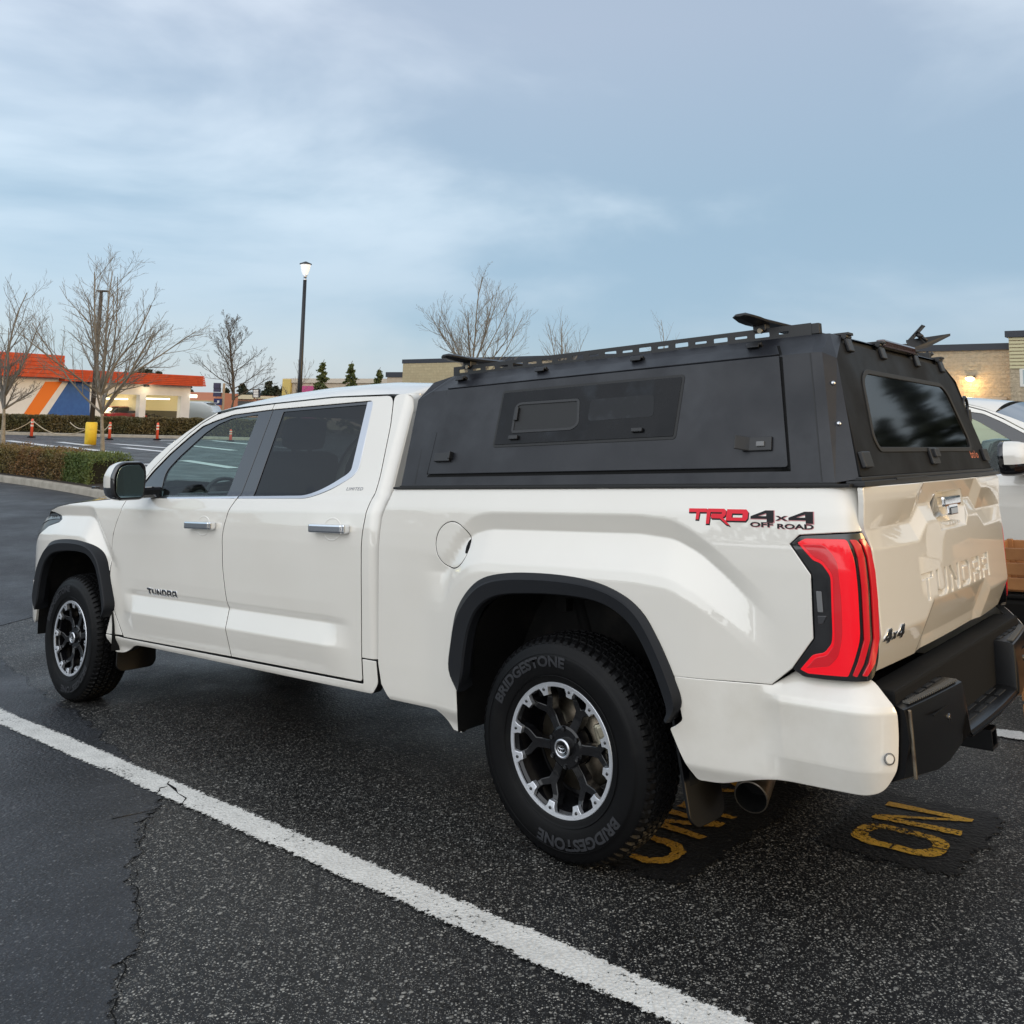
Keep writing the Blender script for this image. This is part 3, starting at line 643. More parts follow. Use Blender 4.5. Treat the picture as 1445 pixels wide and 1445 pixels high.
def build_wheel(rot0, face=-1):
    """wheel meshes round the origin, outer face toward -y; outer sidewall at y=0"""
    parts = {}
    # tyre: sidewall revolve + blocky tread
    g = G(); n = 420; Wd = .262
    side_p = [(.236,.040),(.240,.020),(.250,.012),(.262,.013),(.268,.0095),(.285,.0045),(.315,.0),(.34,.0),(.352,.0025),(.3535,.0045),(.366,.0068),(.383,.016),(.390,.020)]
    full = side_p+[(r, Wd-y) for r, y in side_p[::-1]]
    revolve(g, side_p, 120); revolve(g, [(r, Wd-y) for r, y in side_p[::-1]], 120)
    ys = np.array([.016,.020,.026,.038,.050,.0515,.058,.0595,.076,.090,.0915,.099,.1005,.118,.130,.1315,.1385,.140,.158,.172,.1735,.180,.1815,.196,.210,.224,.236,.242,.246])
    base = np.interp(ys, [.016,.030,.045,.08,.13,.182,.217,.232,.246], [.388,.4025,.4075,.4125,.4135,.4125,.4075,.4025,.388])
    V = []; th_ = np.linspace(0, 2*math.pi, n, endpoint=False)
    for y, b in zip(ys, base):
        dep = np.zeros(n)
        ph = (th_/(2*math.pi)*70) % 1
        grooves = [(.0515,.058),(.0915,.099),(.1315,.1385),(.1735,.180),(.210,.212)]
        if any(a <= y <= c for a, c in grooves): dep[:] = .010
        rib = sum(y > c for _, c in grooves); sk = (y*22 if rib % 2 else -y*18)+rib*.37
        f = (th_/(2*math.pi)*70+sk) % 1
        dep = np.maximum(dep, np.where(f < .17, .009, 0))
        if y < .05 or y > .21:
            f2 = (th_/(2*math.pi)*70+.2) % 1; dep = np.maximum(np.where(f2 < .26, .011 if .018 < y < .244 else .004, 0), 0)
        f3 = (th_/(2*math.pi)*140+sk*2+.5) % 1; dep = np.maximum(dep, np.where((f3 < .16) & (y > .06) & (y < .205), .004, 0))
        r = b-dep
        V += [(r[i]*math.cos(t), y, r[i]*math.sin(t)) for i, t in enumerate(th_)]
    m = len(ys); g.add(V, [(i*n+j, (i+1)*n+j, (i+1)*n+(j+1) % n, i*n+(j+1) % n) for i in range(m-1) for j in range(n)], None, 0, False)
    # sidewall biting lugs
    parts['tyre'] = (g, TYRE)
    # lettering round the sidewall
    g = G()
    def bend(txt, ang, rad, size):
        v, f = text_mesh(txt, size, 0, .0022, 1.0)
        o = []
        for x, y, z in v:
            a = ang - x*1.12/rad; r = rad + y*.95
            o.append((r*math.cos(a), -.0026 - np.interp(r, [.285,.315,.34,.352], [-.0045,0,0,-.0022]), r*math.sin(a)))
        g.add(o, f)
    bend('BRIDGESTONE', math.radians(118), .3215, .056); parts['tyre_lettering'] = (g, TYREL)
    g = G(); bend('BRIDGESTONE', math.radians(-72), .3215, .056); parts['tyre_lettering#2'] = (g, TYREL)
    # fine ring lines
    g = G()
    for r in (.270,.3505): revolve(g, [(r-.0012,.0085 if r < .3 else .003),(r,.0035 if r < .3 else -.0002),(r+.0012,.0085 if r < .3 else .003)], 120)
    parts['tyre_ring'] = (g, TYRE)
    # rim barrel and machined lip
    g = G(); revolve(g, [(.247,.020),(.2445,.016),(.2415,.020),(.2395,.034),(.226,.045),(.222,.080),(.215,.16),(.22,.235),(.24,.24)], 120); revolve(g, [(.06,.17),(.215,.172)], 60)
    spokes = G()
    def ext(poly, y0, y1, gg, m=0, rf=None):
        P = np.array(poly); 
        mp_ = lambda u, v, off=0.: np.stack([u, (rf(np.hypot(u, v)) if rf else 0)+y0-off+0*u, v], -1)
        return panel([P], mp_, off=0, thick=y1-y0, e=.0035, g=gg, m=m, du=.02, dz=.02, step=.012)
    rf = lambda r: np.interp(r, [.03,.07,.12,.19,.226], [.034,.036,.042,.030,.014])
    for k in range(6):
        a0 = math.radians(60*k+2)
        ca, sa = math.cos(a0), math.sin(a0)
        def pol(r, da): return (r*math.cos(a0+math.radians(da)), r*math.sin(a0+math.radians(da)))
        ext([pol(.050,-26), pol(.050,26), pol(.092,11), pol(.148,7.5), pol(.180,14.5), pol(.229,17.5), pol(.229,10.5), pol(.196,8.8), pol(.166,0), pol(.196,-8.8), pol(.229,-10.5), pol(.229,-17.5), pol(.180,-14.5), pol(.148,-7.5), pol(.092,-11)], .018, .060, spokes, rf=rf)
    revolve(g, [(.0,.05),(.07,.05),(.078,.055),(.078,.11)], 48)
    for q in (spokes,):
        b = len(g.v); g.v += q.v; g.f += [tuple(i+b for i in f) for f in q.f]; g.n += q.n; g.m += q.m; g.sm += q.sm
    parts['rim'] = (g, RIMB)
    g = G(); revolve(g, [(.2445,.0150),(.2425,.0125),(.2285,.0145),(.2275,.020)], 144)
    for k in range(6):
        for s in (-1, 1):
            a0 = math.radians(60*k+2+s*13.8)
            def pol(r, t): return (r*math.cos(a0)-t*math.sin(a0), r*math.sin(a0)+t*math.cos(a0))
            P = [pol(.236,-.030), pol(.2285,-.0235), pol(.212,-.015), pol(.198,-.013), pol(.1975,.013), pol(.212,.015), pol(.2285,.0235), pol(.236,.030)]
            panel([np.array(P)], lambda u, v, off=0.: np.stack([u, np.interp(np.hypot(u, v), [.195,.2285], [.0205,.0140])-off+0*u, v], -1), thick=.02, e=.0015, g=g, flat=True, step=.02)
    parts['rim_ring'] = (g, MACH)
    for k in range(6):
        for s in (-1, 1):
            g = G(); parts['rim_bolt#%d%d' % (k, s)] = (g, GLOSSB); a0 = math.radians(60*k+2+s*13.8); c = (.2215*math.cos(a0), 0, .2215*math.sin(a0))
            revolve(g, [(.0,.0135),(.0052,.0128),(.0062,.0148),(.0062,.02)], 10, axis_fn=lambda v: (v[0]+c[0], v[1], v[2]+c[2]))
    for k in range(6):
        g = G(); parts['lug_nut#%d' % k] = (g, GLOSSB); a0 = math.radians(60*k+32); c = (.068*math.cos(a0), 0, .068*math.sin(a0))
        revolve(g, [(.0,.040),(.008,.041),(.0105,.046),(.0105,.07)], 6, axis_fn=lambda v: (v[0]+c[0], v[1], v[2]+c[2]), smooth=False)
    g = G(); revolve(g, [(.0,.030),(.026,.030),(.027,.0285),(.0335,.0275),(.0365,.032),(.037,.05)], 48); parts['hub_cap'] = (g, GLOSSB)
    g = G(); revolve(g, [(.0265,.0293),(.028,.0270),(.0335,.0262),(.0365,.031)], 48)
    def ell(a, b, cy, w=.0022, n=40):
        V = []; 
        for t in np.linspace(0, 2*math.pi, n, endpoint=False): V += [((a-w)*math.cos(t), .0288, cy+(b-w)*math.sin(t)), (a*math.cos(t), .0280, cy+b*math.sin(t))]
        g.add(V, [(2*i, 2*i+1, (2*i+3) % (2*n), (2*i+2) % (2*n)) for i in range(n)])
    ell(.0205,.0140,0); ell(.0070,.0132,-.0005,.002); ell(.0140,.0062,.0062,.002)
    parts['hub_emblem'] = (g, SATIN)
    g = G(); revolve(g, [(.08,.128),(.172,.128),(.172,.150)], 60); parts['brake_disc'] = (g, STEEL)
    g = G(); 
    for a0 in (8, 26):
        a = math.radians(a0); box(g, (.170*math.cos(a), .108, .170*math.sin(a)), (.055,.05,.05), bev=.01, rot=Matrix.Rotation(-a, 3, 'Y'))
    a = math.radians(17); box(g, (.150*math.cos(a), .115, .150*math.sin(a)), (.05,.055,.11), bev=.012, rot=Matrix.Rotation(-a, 3, 'Y'))
    parts['brake_caliper'] = (g, mat('caliper_metal', (.50,.45,.34), .38, .8))
    return parts
wp = build_wheel(0)
wmesh = {k: g.mesh(k.split('#')[0], m) for k, (g, m) in wp.items()}
wmir = {k: g.mirror(0).mesh(k.split('#')[0], m) for k, (g, m) in wp.items()}
for cx, ang in ((0, -9), (WB, 0)):
    for s in (0, 1):
        src = wmir if s else wmesh
        w = bpy.data.objects.new('wheel', src['rim']); link(w, truck)
        w.location = Vector((cx, .030 if not s else 2.0, RW)) - TO; w.rotation_euler = (0, math.radians(ang), 0)
        for k, me in src.items():
            if k != 'rim': 
                o = link(bpy.data.objects.new(k.split('#')[0], me), w)
                if k == 'brake_caliper': o.rotation_euler = (0, -math.radians(ang), 0)
# ---- lettering made of strokes
GLY = {
 'T': [[(0,1),(1,1),(1,.80),(.62,.80),(.62,0),(.38,0),(.38,.80),(0,.80)]],
 'U': [[(0,1),(.22,1),(.22,.28),(.30,.2),(.70,.2),(.78,.28),(.78,1),(1,1),(1,.15),(.85,0),(.15,0),(0,.15)]],
 'N': [[(0,0),(0,1),(.25,1),(.78,.35),(.78,1),(1,1),(1,0),(.75,0),(.22,.65),(.22,0)]],
 'D': [[(0,0),(0,1),(.82,1),(1,.82),(1,.18),(.82,0)],[(.22,.2),(.22,.8),(.72,.8),(.78,.73),(.78,.27),(.72,.2)]],
 'R': [[(0,0),(0,1),(.9,1),(1,.9),(1,.48),(.90,.38),(1,.28),(1,0),(.78,0),(.78,.25),(.70,.32),(.22,.32),(.22,0)],[(.22,.52),(.22,.8),(.74,.8),(.78,.76),(.78,.56),(.74,.52)]],
 'A': [[(0,0),(0,.82),(.18,1),(1,1),(1,0),(.78,0),(.78,.30),(.22,.30),(.22,0)],[(.22,.5),(.22,.74),(.28,.8),(.78,.8),(.78,.5)]],
 '4': [[(.62,0),(.62,.22),(0,.22),(0,.42),(.48,1),(.92,1),(.92,.42),(1,.42),(1,.22),(.92,.22),(.92,0)],[(.28,.42),(.62,.42),(.62,.80),(.58,.80)]],
 'x': [[(0,0),(.36,.5),(0,1),(.3,1),(.5,.68),(.7,1),(1,1),(.64,.5),(1,0),(.7,0),(.5,.32),(.3,0)]],
}
def glyphs(txt, x0, x1, z0, z1, gap=.16, slant=0., wid=None):
    n = len(txt); wid = wid or [1]*n; tot = sum(wid)+gap*(n-1); s = (x1-x0)/tot; x = x0; out = []
    for c, w in zip(txt, wid):
        h = (z1-z0)*(.55 if c == 'x' else 1); zb = z0+((z1-z0)*.12 if c == 'x' else 0)
        out.append([np.array([(x+a*w*s+slant*b*h, zb+b*h) for a, b in L]) for L in GLY[c]]); x += (w+gap)*s
    return out
def tg_map(u, v, off=0.):
    u = np.asarray(u, float); v = np.asarray(v, float); return np.stack([tg_x(u, v)+off, u, v+0*u], -1)
# ---- tailgate
tgp_ = [(.118,1.386),(.118,1.262),(.150,1.205),(.162,1.07),(.162,.95),(.170,.80)]
tgo = rnd(tgp_+[(2.03-a, b) for a, b in tgp_[::-1]], [.01,.03,.03,.03,.03,.03]*2)
let = glyphs('TUNDRA', .553, 1.477, .978, 1.070, .30)
hexr = [(.872,1.262),(.960,1.345),(1.385,1.345),(1.44,1.275),(1.35,1.205),(.925,1.205)]
hexr = [(1.015+(a-1.156)*.82, b) for a, b in hexr]
g = panel([tgo]+[L for q in let for L in q]+[hexr], tg_map, thick=.02, du=.013, dz=.007, step=.012, e=.004); tg = TP('tailgate', g, PAINT, truck)
g = G()
for q in let: panel(q, tg_map, off=-.011, thick=0, e=0, g=g, du=.03)
TP('stamped_lettering', g, PAINT, tg)
# handle pocket
g = G(); c = np.array([1.015,1.270]); H = np.array(hexr); n = len(H)
fr = tg_map(H[:, 0], H[:, 1], -.004); ii = c+(H-c)*np.array([.70,.62])+np.array([0,.012]); bk = tg_map(ii[:, 0], ii[:, 1], -.055)
g.add(np.concatenate([fr, bk]), [(i, (i+1) % n, (i+1) % n+n, i+n) for i in range(n)]+[tuple(range(n, 2*n))], None, 0, False); TP('handle_pocket', g, PAINT, tg)
g = G(); box(g, (5.398,1.015,1.305), (.030,.235,.040), bev=.010); box(g, (5.404,1.015,1.281), (.016,.13,.052), bev=.006); th_o = TP('tailgate_handle', g, CHROME, tg)
g = G(); box(g, (5.405,1.015,1.268), (.020,.10,.03), bev=.004); TP('camera_housing', g, GLOSSB, tg)
g = G()
for k in range(5): box(g, (5.385,.945+k*.035,1.222), (.05,.012,.012), bev=.003)
TP('pocket_ribs', g, PAINT, tg)
g = G()
for q in glyphs('4x4', .175, .345, .892, .938, .10, .12, [1,.62,1]): panel(q, tg_map, off=.004, thick=.006, e=.001, g=g, flat=True)
b = TP('drive_badge', g, CHROME, tg)
g = G()
for q in glyphs('4x4', .178, .342, .895, .935, .13, .12, [1,.62,1]): panel(q, tg_map, off=.005, thick=.001, e=0, g=g, flat=True)
TP('badge_face', g, GLOSSB, tg)
g = panel([[(.112,1.384),(.1145,1.384),(.116,1.26),(.1125,1.26)]], tg_map, off=.001, thick=.02, e=0) if False else G()
# dark gap behind the tailgate edge
g = panel([rnd([(.105,1.38),(1.925,1.38),(1.895,1.2),(1.88,.80),(.15,.80),(.135,1.2)], .02)], tg_map, off=-.095, thick=.02, e=0, du=.1, dz=.03); TP('tailgate_inner', g, DARK, tg)

# ---- taillights
lamp = rnd([(5.119,.809),(5.203,.911),(5.213,1.11),(5.147,1.205),(5.181,1.232),(5.30,1.240),(5.392,1.245),(5.402,1.20),(5.413,1.07),(5.413,.95),(5.402,.85),(5.370,.792),(5.224,.788),(5.154,.788)], [.006,.015,.015,.006,.01,.02,.01,.03,.03,.03,.03,.02,.01,.01])
g = panel([lamp], SK, off=-.003, thick=.03, du=.012, dz=.015, e=.003); tl = TP('taillight', g, GLOSSB, truck); tlm = g.mirror().obj('taillight', GLOSSB, truck, TO)
def lens(name, P, mt, off, th=.004, du=.01):
    g = panel([P], SK, off=off, thick=th, du=du, dz=.02, e=.0015, step=.012); TP(name, g, mt, tl); g.mirror().obj(name, mt, tlm, TO)
redo = rnd([(5.174,1.210),(5.199,1.224),(5.325,1.224),(5.340,1.165),(5.342,1.075),(5.338,.918),(5.315,.845),(5.298,.806),(5.174,.802),(5.149,.812),(5.195,.862),(5.234,.872),(5.259,.902),(5.264,.935),(5.273,1.11),(5.248,1.148),(5.222,1.156)], [.004,.01,.01,.03,.03,.03,.02,.006,.006,.004,.01,.012,.012,.02,.015,.012,.01])
lens('tail_lens', redo, REDB, .005, .008)
lens('lens_inner_band', rnd([(5.190,1.205),(5.262,1.207),(5.296,1.160),(5.298,1.03),(5.292,.923),(5.275,.862),(5.245,.832),(5.170,.818),(5.205,.855),(5.240,.864),(5.266,.897),(5.271,.935),(5.280,1.115),(5.252,1.157),(5.228,1.165)], [.003,.02,.03,.03,.03,.02,.01,.003,.01,.012,.012,.02,.015,.012,.01]), REDL, .0065, .0015)
lens('outer_lens', rnd([(5.350,1.222),(5.362,1.205),(5.369,1.165),(5.371,1.075),(5.366,.918),(5.342,.845),(5.322,.806),(5.310,.810),(5.327,.850),(5.349,.918),(5.353,1.075),(5.350,1.165),(5.342,1.20),(5.332,1.223)], .004), REDL, .0045, .006)
lens('outer_lens', rnd([(5.375,1.225),(5.395,1.195),(5.405,1.12),(5.407,1.03),(5.402,.918),(5.378,.845),(5.350,.808),(5.336,.810),(5.358,.848),(5.380,.918),(5.384,1.075),(5.380,1.165),(5.370,1.20),(5.360,1.222)], .004), REDL, .0040, .006)
lens('reverse_lamp', rnd([(5.222,.995),(5.240,.995),(5.240,1.060),(5.222,1.060)], .003), GREYP, .001, .002)
lens('side_reflector', rnd([(5.220,.958),(5.236,.960),(5.250,.985),(5.220,.983)], .003), mat('smoke_lens', (.035,.035,.038), .2, coat=1), .001, .002)

# ---- rear bumper: lofted across the truck
def bx(y): return 5.437+.060*(1-abs((y-1.015)/.885)**2.0)
ysb = np.array([.150,.20,.30,.40,.50,.60,.625,.64,.66,.70,.80,.90,1.015]); ysb = np.concatenate([ysb, (2.03-ysb[:-1])[::-1]])
V = []
for y in ysb:
    a = abs(y-1.015); w = np.clip((a-.355)/.035, 0, 1); X = bx(y)
    zt = .555+.165*w; zb = .495 if a > .62 else (.495+.0*w if a > .5 else .475)
    zb = np.interp(a, [0,.35,.50,.60,.90], [.505,.505,.470,.462,.500])
    xi = 5.33
    V += [(xi, y, .60 if w < 1 else .74), (xi+.02, y, zt+.004), (X-.022, y, zt), (X-.004, y, zt-.008), (X, y, zt-.028), (X+.004, y, max(zt-.10, zb+.03)), (X-.022, y, zb+.018), (X-.060, y, zb), (xi, y, zb+.02)]
k = 9; n = len(ysb)
g = G(); g.add(V, [(i*k+j, (i+1)*k+j, (i+1)*k+j+1, i*k+j+1) for i in range(n-1) for j in range(k-1)], None, 0, False)
g.add([V[j] for j in range(k)]+[V[(n-1)*k+j] for j in range(k)], [tuple(range(k)), tuple(range(k, 2*k))], None, 0, False)
rb = TP('rear_bumper', g, BUMPB, truck); smooth_angle(rb, 24)
def pad(y0, y1, z, nx, ny):
    g = G()
    for i in range(nx):
        for j in range(ny):
            xa = 5.365+i*.036; yy = y0+(j+.5)*(y1-y0)/ny
            if xa+.03 > bx(yy)-.02: continue
            box(g, (xa+.014, yy, z+.003), (.020,(y1-y0)/ny*.72,.006), bev=.002)
    return g
for y0, y1, z, lab in ((.24,.60,.720,0), (1.43,1.79,.720,0), (.72,1.31,.553,0)):
    TP('step_tread', pad(y0, y1, z, 3, 4), RUBBER, rb)
# serrated grip edge at each step
for y0, y1 in ((.20,.60),(1.43,1.83)):
    g = G()
    for i in range(26):
        y = y0+(i+.5)*(y1-y0)/26; box(g, (bx(y)-.020, y, .7225), (.022,.008,.007), bev=.001)
    TP('grip_edge', g, mat('worn_plastic', (.10,.095,.085), .5), rb)
for y0, y1 in ((.166,.178),(1.852,1.864)):
    g = G(); box(g, (bx(y0)+.004,(y0+y1)/2,.61), (.010,.012,.20), bev=.003); TP('bumper_trim', g, STEEL, rb)
for y_ in (.46, 1.57):
    g = G(); xx_ = bx(y_)+.003; revolve(g, [(0,-.002),(.012,-.002),(.0125,.004)], 18, axis_fn=lambda v, y_=y_, xx_=xx_: (xx_-v[1]+.001, y_+v[0], .632+v[2])); TP('bumper_sensor', g, GLOSSB, rb)
    g = G(); box(g, (bx(y_)-.001, y_, .668), (.006,.30,.004)); TP('step_seam', g, DARK, rb)
g = G(); box(g, (5.36,1.015,.65), (.10,1.70,.22), bev=.01); TP('bumper_backing', g, DARK, rb)
g = G(); tube(g, [(5.15,1.015,.42),(5.50,1.015,.42)], .001, 4)
g = G(); 
for (dy, dz, sy, sz) in ((0,.030,.075,.010),(0,-.030,.075,.010),(-.034,0,.010,.075),(.034,0,.010,.075)): box(g, (5.36,1.015+dy,.440+dz), (.22,sy,sz), bev=.003)
box(g, (5.30,1.015,.47), (.10,1.2,.07), bev=.01); TP('tow_hitch', g, BUMPB, truck)

# ---- side badges and decals
g = G()
for q in glyphs('TUNDRA', .950, 1.302, .756, .797, .16, 0): panel(q, SK, off=.0035, thick=.005, e=.0012, g=g, flat=True)
TP('door_badge', g, CHROME, fd)
g = G()
for q in glyphs('TUNDRA', .958, 1.296, .761, .792, .28, 0): panel(q, SK, off=.0042, thick=.001, e=0, g=g, flat=True)
TP('badge_face', g, GLOSSB, fd)
def dec(X, Y): return (4.772+(X-185)/1068*.462, 1.317-(Y-165)/170*.067)
def decal(name, polys, mt, off, dx=0, dy=0):
    g = G()
    for q in polys: panel([np.array([dec(a+dx, b+dy) for a, b in L]) for L in q], SK, off=off, thick=.0003, e=0, g=g, step=.03, flat=True)
    return TP(name, g, mt, bs)
Tt = [[(188,168),(352,168),(352,200),(287,200),(275,264),(247,264),(257,200),(188,200)]]
Rr = [[(354,182),(364,168),(508,168),(526,184),(522,218),(508,236),(494,242),(556,312),(524,302),(468,252),(398,252),(385,236),(398,212),(486,212),(490,199),(386,199),(370,300),(341,300)]]
Dd = [[(534,172),(700,172),(718,194),(712,246),(692,270),(520,270)],[(578,208),(670,208),(664,242),(572,242)]]
F4 = [[(862,178),(930,178),(928,275),(870,275),(871,249),(735,249),(736,228)],[(868,202),(868,226),(796,226)]]
F5 = [[(a+313, b+7) for a, b in L] for L in F4]
xx = [[(944,222),(966,222),(990,235),(1014,222),(1038,222),(1005,240),(1040,261),(1015,261),(990,247),(964,261),(942,261),(976,240)]]
def grow(q, e): return [inset(np.array(L if area(np.array(L, float)) > 0 else L[::-1], float), (-e if i == 0 else e)) for i, L in enumerate(q)]
decal('decal_shadow', [grow(q, 4) for q in (Tt, Rr, Dd)], DECALB, .0006, 3, 10)
decal('decal_letters', [Tt, Rr, Dd], DECALR, .0012)
decal('decal_outline', [grow(F4, 4), grow(F5, 4), grow(xx, 3)], DECALP, .0006, 4, 3)
decal('decal_numerals', [F4, F5, xx], DECALB, .0012)
for txt, x0, x1 in (('OFF', 730, 922), ('ROAD', 955, 1243)):
    v, f = text_mesh(txt, 1, 0, .035, 1.0); v = np.array(v); lo_, hi_ = v.min(0), v.max(0)
    for nm, mt, off, ex in (('decal_outline', DECALP, .0006, 5), ('decal_words', DECALB, .0012, 0)):
        P = [dec(x0+ex*.6+(a-lo_[0])/(hi_[0]-lo_[0])*(x1-x0)+(ex if 0 else 0), (328 if txt == 'ROAD' else 318)+ex-(b-lo_[1])/(hi_[1]-lo_[1])*42) for a, b, _ in v]
        q = np.array(P); g = G(); g.add(skin(q[:, 0], q[:, 1], off), f, None, 0, True); TP(nm, g, mt, bs)
v, f = text_mesh('LIMITED', 1, 0, .0, 1.1); v = np.array(v); lo_, hi_ = v.min(0), v.max(0)
q = np.array([(2.785+(a-lo_[0])/(hi_[0]-lo_[0])*.125+.3*(b-lo_[1])/(hi_[1]-lo_[1])*.014, 1.381+(b-lo_[1])/(hi_[1]-lo_[1])*.015) for a, b, _ in v])
g = G(); g.add(skin(q[:, 0], q[:, 1], .0015), f); TP('trim_badge', g, mat('badge_grey', (.25,.25,.27), .25, .8), rd)
# door handles
for (u, zz, dr, drm) in ((1.575,1.188,fd,fdm), (2.760,1.198,rd,rdm)):
    g = G(); n = 48
    th_ = np.linspace(0, 2*math.pi, n, endpoint=False); 
    P = []
    for r_ in (1.0,): P = [(u+.075*math.cos(t), zz-.005+.058*math.sin(t)) for t in th_]
    g = G(); V = []
    for r_, o_ in ((1,.0004),(.93,.0026),(.85,.0006)): 
        q = np.array([(u+.075*r_*math.cos(t), zz-.005+.058*r_*math.sin(t)) for t in th_]); V.append(skin(q[:, 0], q[:, 1], o_))
    g.add(np.concatenate(V), [(i*n+j, i*n+(j+1) % n, (i+1)*n+(j+1) % n, (i+1)*n+j) for i in range(2) for j in range(n)]); TP('handle_recess', g, PAINT, dr); g.mirror().obj('handle_recess', PAINT, drm, TO)
    g = G(); 
    def hb(y0, w, h, uc, g=g):
        p = skin(np.array([uc]), np.array([zz]), y0)[0]; box(g, tuple(p), (w, .022, h), bev=.010)
    hb(.032,.262,.043,u-.010); ho = TP('door_handle', g, CHROME, dr); g.mirror().obj('door_handle', CHROME, drm, TO)
    g = G(); hb(.014,.03,.026,u-.105,g); hb(.014,.03,.026,u+.075,g)
    p = skin(np.array([u+.118]), np.array([zz]), .020)[0]; box(g, tuple(p), (.040,.036,.043), bev=.008); TP('handle_mount', g, CHROME, dr); g.mirror().obj('handle_mount', CHROME, drm, TO)
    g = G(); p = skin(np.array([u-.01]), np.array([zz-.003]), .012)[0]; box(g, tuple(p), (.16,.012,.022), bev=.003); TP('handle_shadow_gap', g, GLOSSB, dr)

# ---- wing mirrors
g = G()
def msec(x, P): return [(x, a, b) for a, b in P]
MS = lambda P: [((a-.006)*.86+.020, b) for a, b in P]
mo = rnd(MS([(-.232,1.352),(-.246,1.40),(-.250,1.485),(-.215,1.548),(-.165,1.570),(-.035,1.570),(-.005,1.545),(.006,1.48),(-.006,1.345),(-.04,1.332),(-.19,1.332)]), .03, 4)
cm = mo.mean(0); n = len(mo)
secs = [(.995,.93),(.985,.985),(.960,1.0),(.915,.995),(.870,.95),(.835,.84),(.815,.62),(.808,.2)]
V = [(x, cm[0]+(a-cm[0])*s, cm[1]+(b-cm[1])*s) for x, s in secs for a, b in mo]
F = [(i*n+j, i*n+(j+1) % n, (i+1)*n+(j+1) % n, (i+1)*n+j) for i in range(len(secs)-1) for j in range(n)]+[tuple(range((len(secs)-1)*n, len(secs)*n))]
mats_ = []
g.add(V, F)
for i, f in enumerate(g.f):
    c = np.mean([g.v[k_] for k_ in f], 0); g.m[i] = 1 if (c[2] > 1.412 and c[0] < .972 and c[1] < .02) else 0
mr = TP('wing_mirror', g, [GLOSSB, PAINT], truck); smooth_angle(mr, 30); m2 = g.mirror().obj('wing_mirror', [GLOSSB, PAINT], truck, TO)
g = G(); V = [(x, cm[0]+(a-cm[0])*s, cm[1]+(b-cm[1])*s) for x, s in ((.995,.93),(.996,.90),(.985,.86)) for a, b in mo]
g.add(V, [(i*n+j, i*n+(j+1) % n, (i+1)*n+(j+1) % n, (i+1)*n+j) for i in range(2) for j in range(n)]+[tuple(range(2*n, 3*n))]); TP('mirror_frame', g, FLARE, mr); g.mirror().obj('mirror_frame', FLARE, m2, TO)
gm = rnd(MS([(-.195,1.352),(-.220,1.385),(-.222,1.475),(-.200,1.530),(-.150,1.546),(-.050,1.546),(-.014,1.50),(-.010,1.358),(-.035,1.350)]), .015)
g = panel([gm], lambda u, v, off=0.: np.stack([.9935+off-.03*(u+.09), u, v], -1), thick=.003, e=.001, flat=True); TP('mirror_glass', g, MIRR, mr); g.mirror().obj('mirror_glass', MIRR, m2, TO)
g = G(); box(g, (.905,.07,1.375), (.10,.16,.07), bev=.02); TP('mirror_arm', g, GLOSSB, mr); g.mirror().obj('mirror_arm', GLOSSB, m2, TO)
g = G(); box(g, (.83,-.225,1.415), (.05,.03,.016), bev=.004); TP('mirror_indicator', g, CLEARL, mr)

# ---- cab interior
g = G(); box(g, (.75,1.015,1.16), (.35,1.45,.34), bev=.06); box(g, (.86,.52,1.31), (.22,.40,.10), bev=.04); TP('dashboard', g, INTER, truck)
g = G(); revolve(g, [(.170,-.012),(.185,0),(.170,.012),(.158,0),(.170,-.012)], 40); box(g, (0,0,0), (.32,.02,.04), bev=.008); box(g, (0,0,0), (.10,.04,.09), bev=.02)
R_ = Matrix.Rotation(math.radians(68), 3, 'X').to_4x4(); Rw_ = Matrix.Rotation(math.radians(90), 3, 'Z') @ Matrix.Rotation(math.radians(-22), 3, 'X')
g.xf(lambda q: tuple(Rw_ @ Vector(q)+Vector((1.08,.55,1.29)))); TP('steering_wheel', g, INTER, truck)
def seat(x, y, w):
    g = G(); box(g, (x,y,.92), (.52,w,.20), bev=.07); box(g, (0,0,0), (.16,w,.68), bev=.06, rot=Matrix.Rotation(math.radians(-14), 3, 'Y')) if False else None
    b = G(); box(b, (0,0,.34), (.15,w,.66), bev=.06); Rm = Matrix.Rotation(math.radians(14), 3, 'Y'); b.xf(lambda q: tuple(Rm @ Vector(q)+Vector((x+.24,y,.95))))
    h = G(); box(h, (0,0,.78), (.12,.27,.19), bev=.05); box(h, (0,-.06,.68), (.02,.02,.10)); box(h, (0,.06,.68), (.02,.02,.10)); h.xf(lambda q: tuple(Rm @ Vector(q)+Vector((x+.24,y,.95))))
    o = TP('seat', g, SEATM, truck); TP('seat_back', b, SEATM, o); TP('head_restraint', h, SEATM, o)
for x, y, w in ((1.45,.55,.52),(1.45,1.48,.52),(2.38,.60,.60),(2.38,1.43,.60)): seat(x, y, w)
g = G(); box(g, (1.45,1.015,1.0), (.6,.26,.20), bev=.03); TP('centre_console', g, INTER, truck)
g = G(); box(g, (1.30,1.015,1.78), (.03,.26,.07), bev=.015); TP('rear_view_mirror', g, INTER, truck)
g = panel([[(1.3,.36),(3.0,.36),(3.0,1.67),(1.3,1.67)]], lambda u, v, off=0.: np.stack([u, v, 1.86+off+0*u], -1), thick=.01, e=0, flat=True); TP('headliner', g, mat('headliner', (.30,.29,.27), .9), truck)

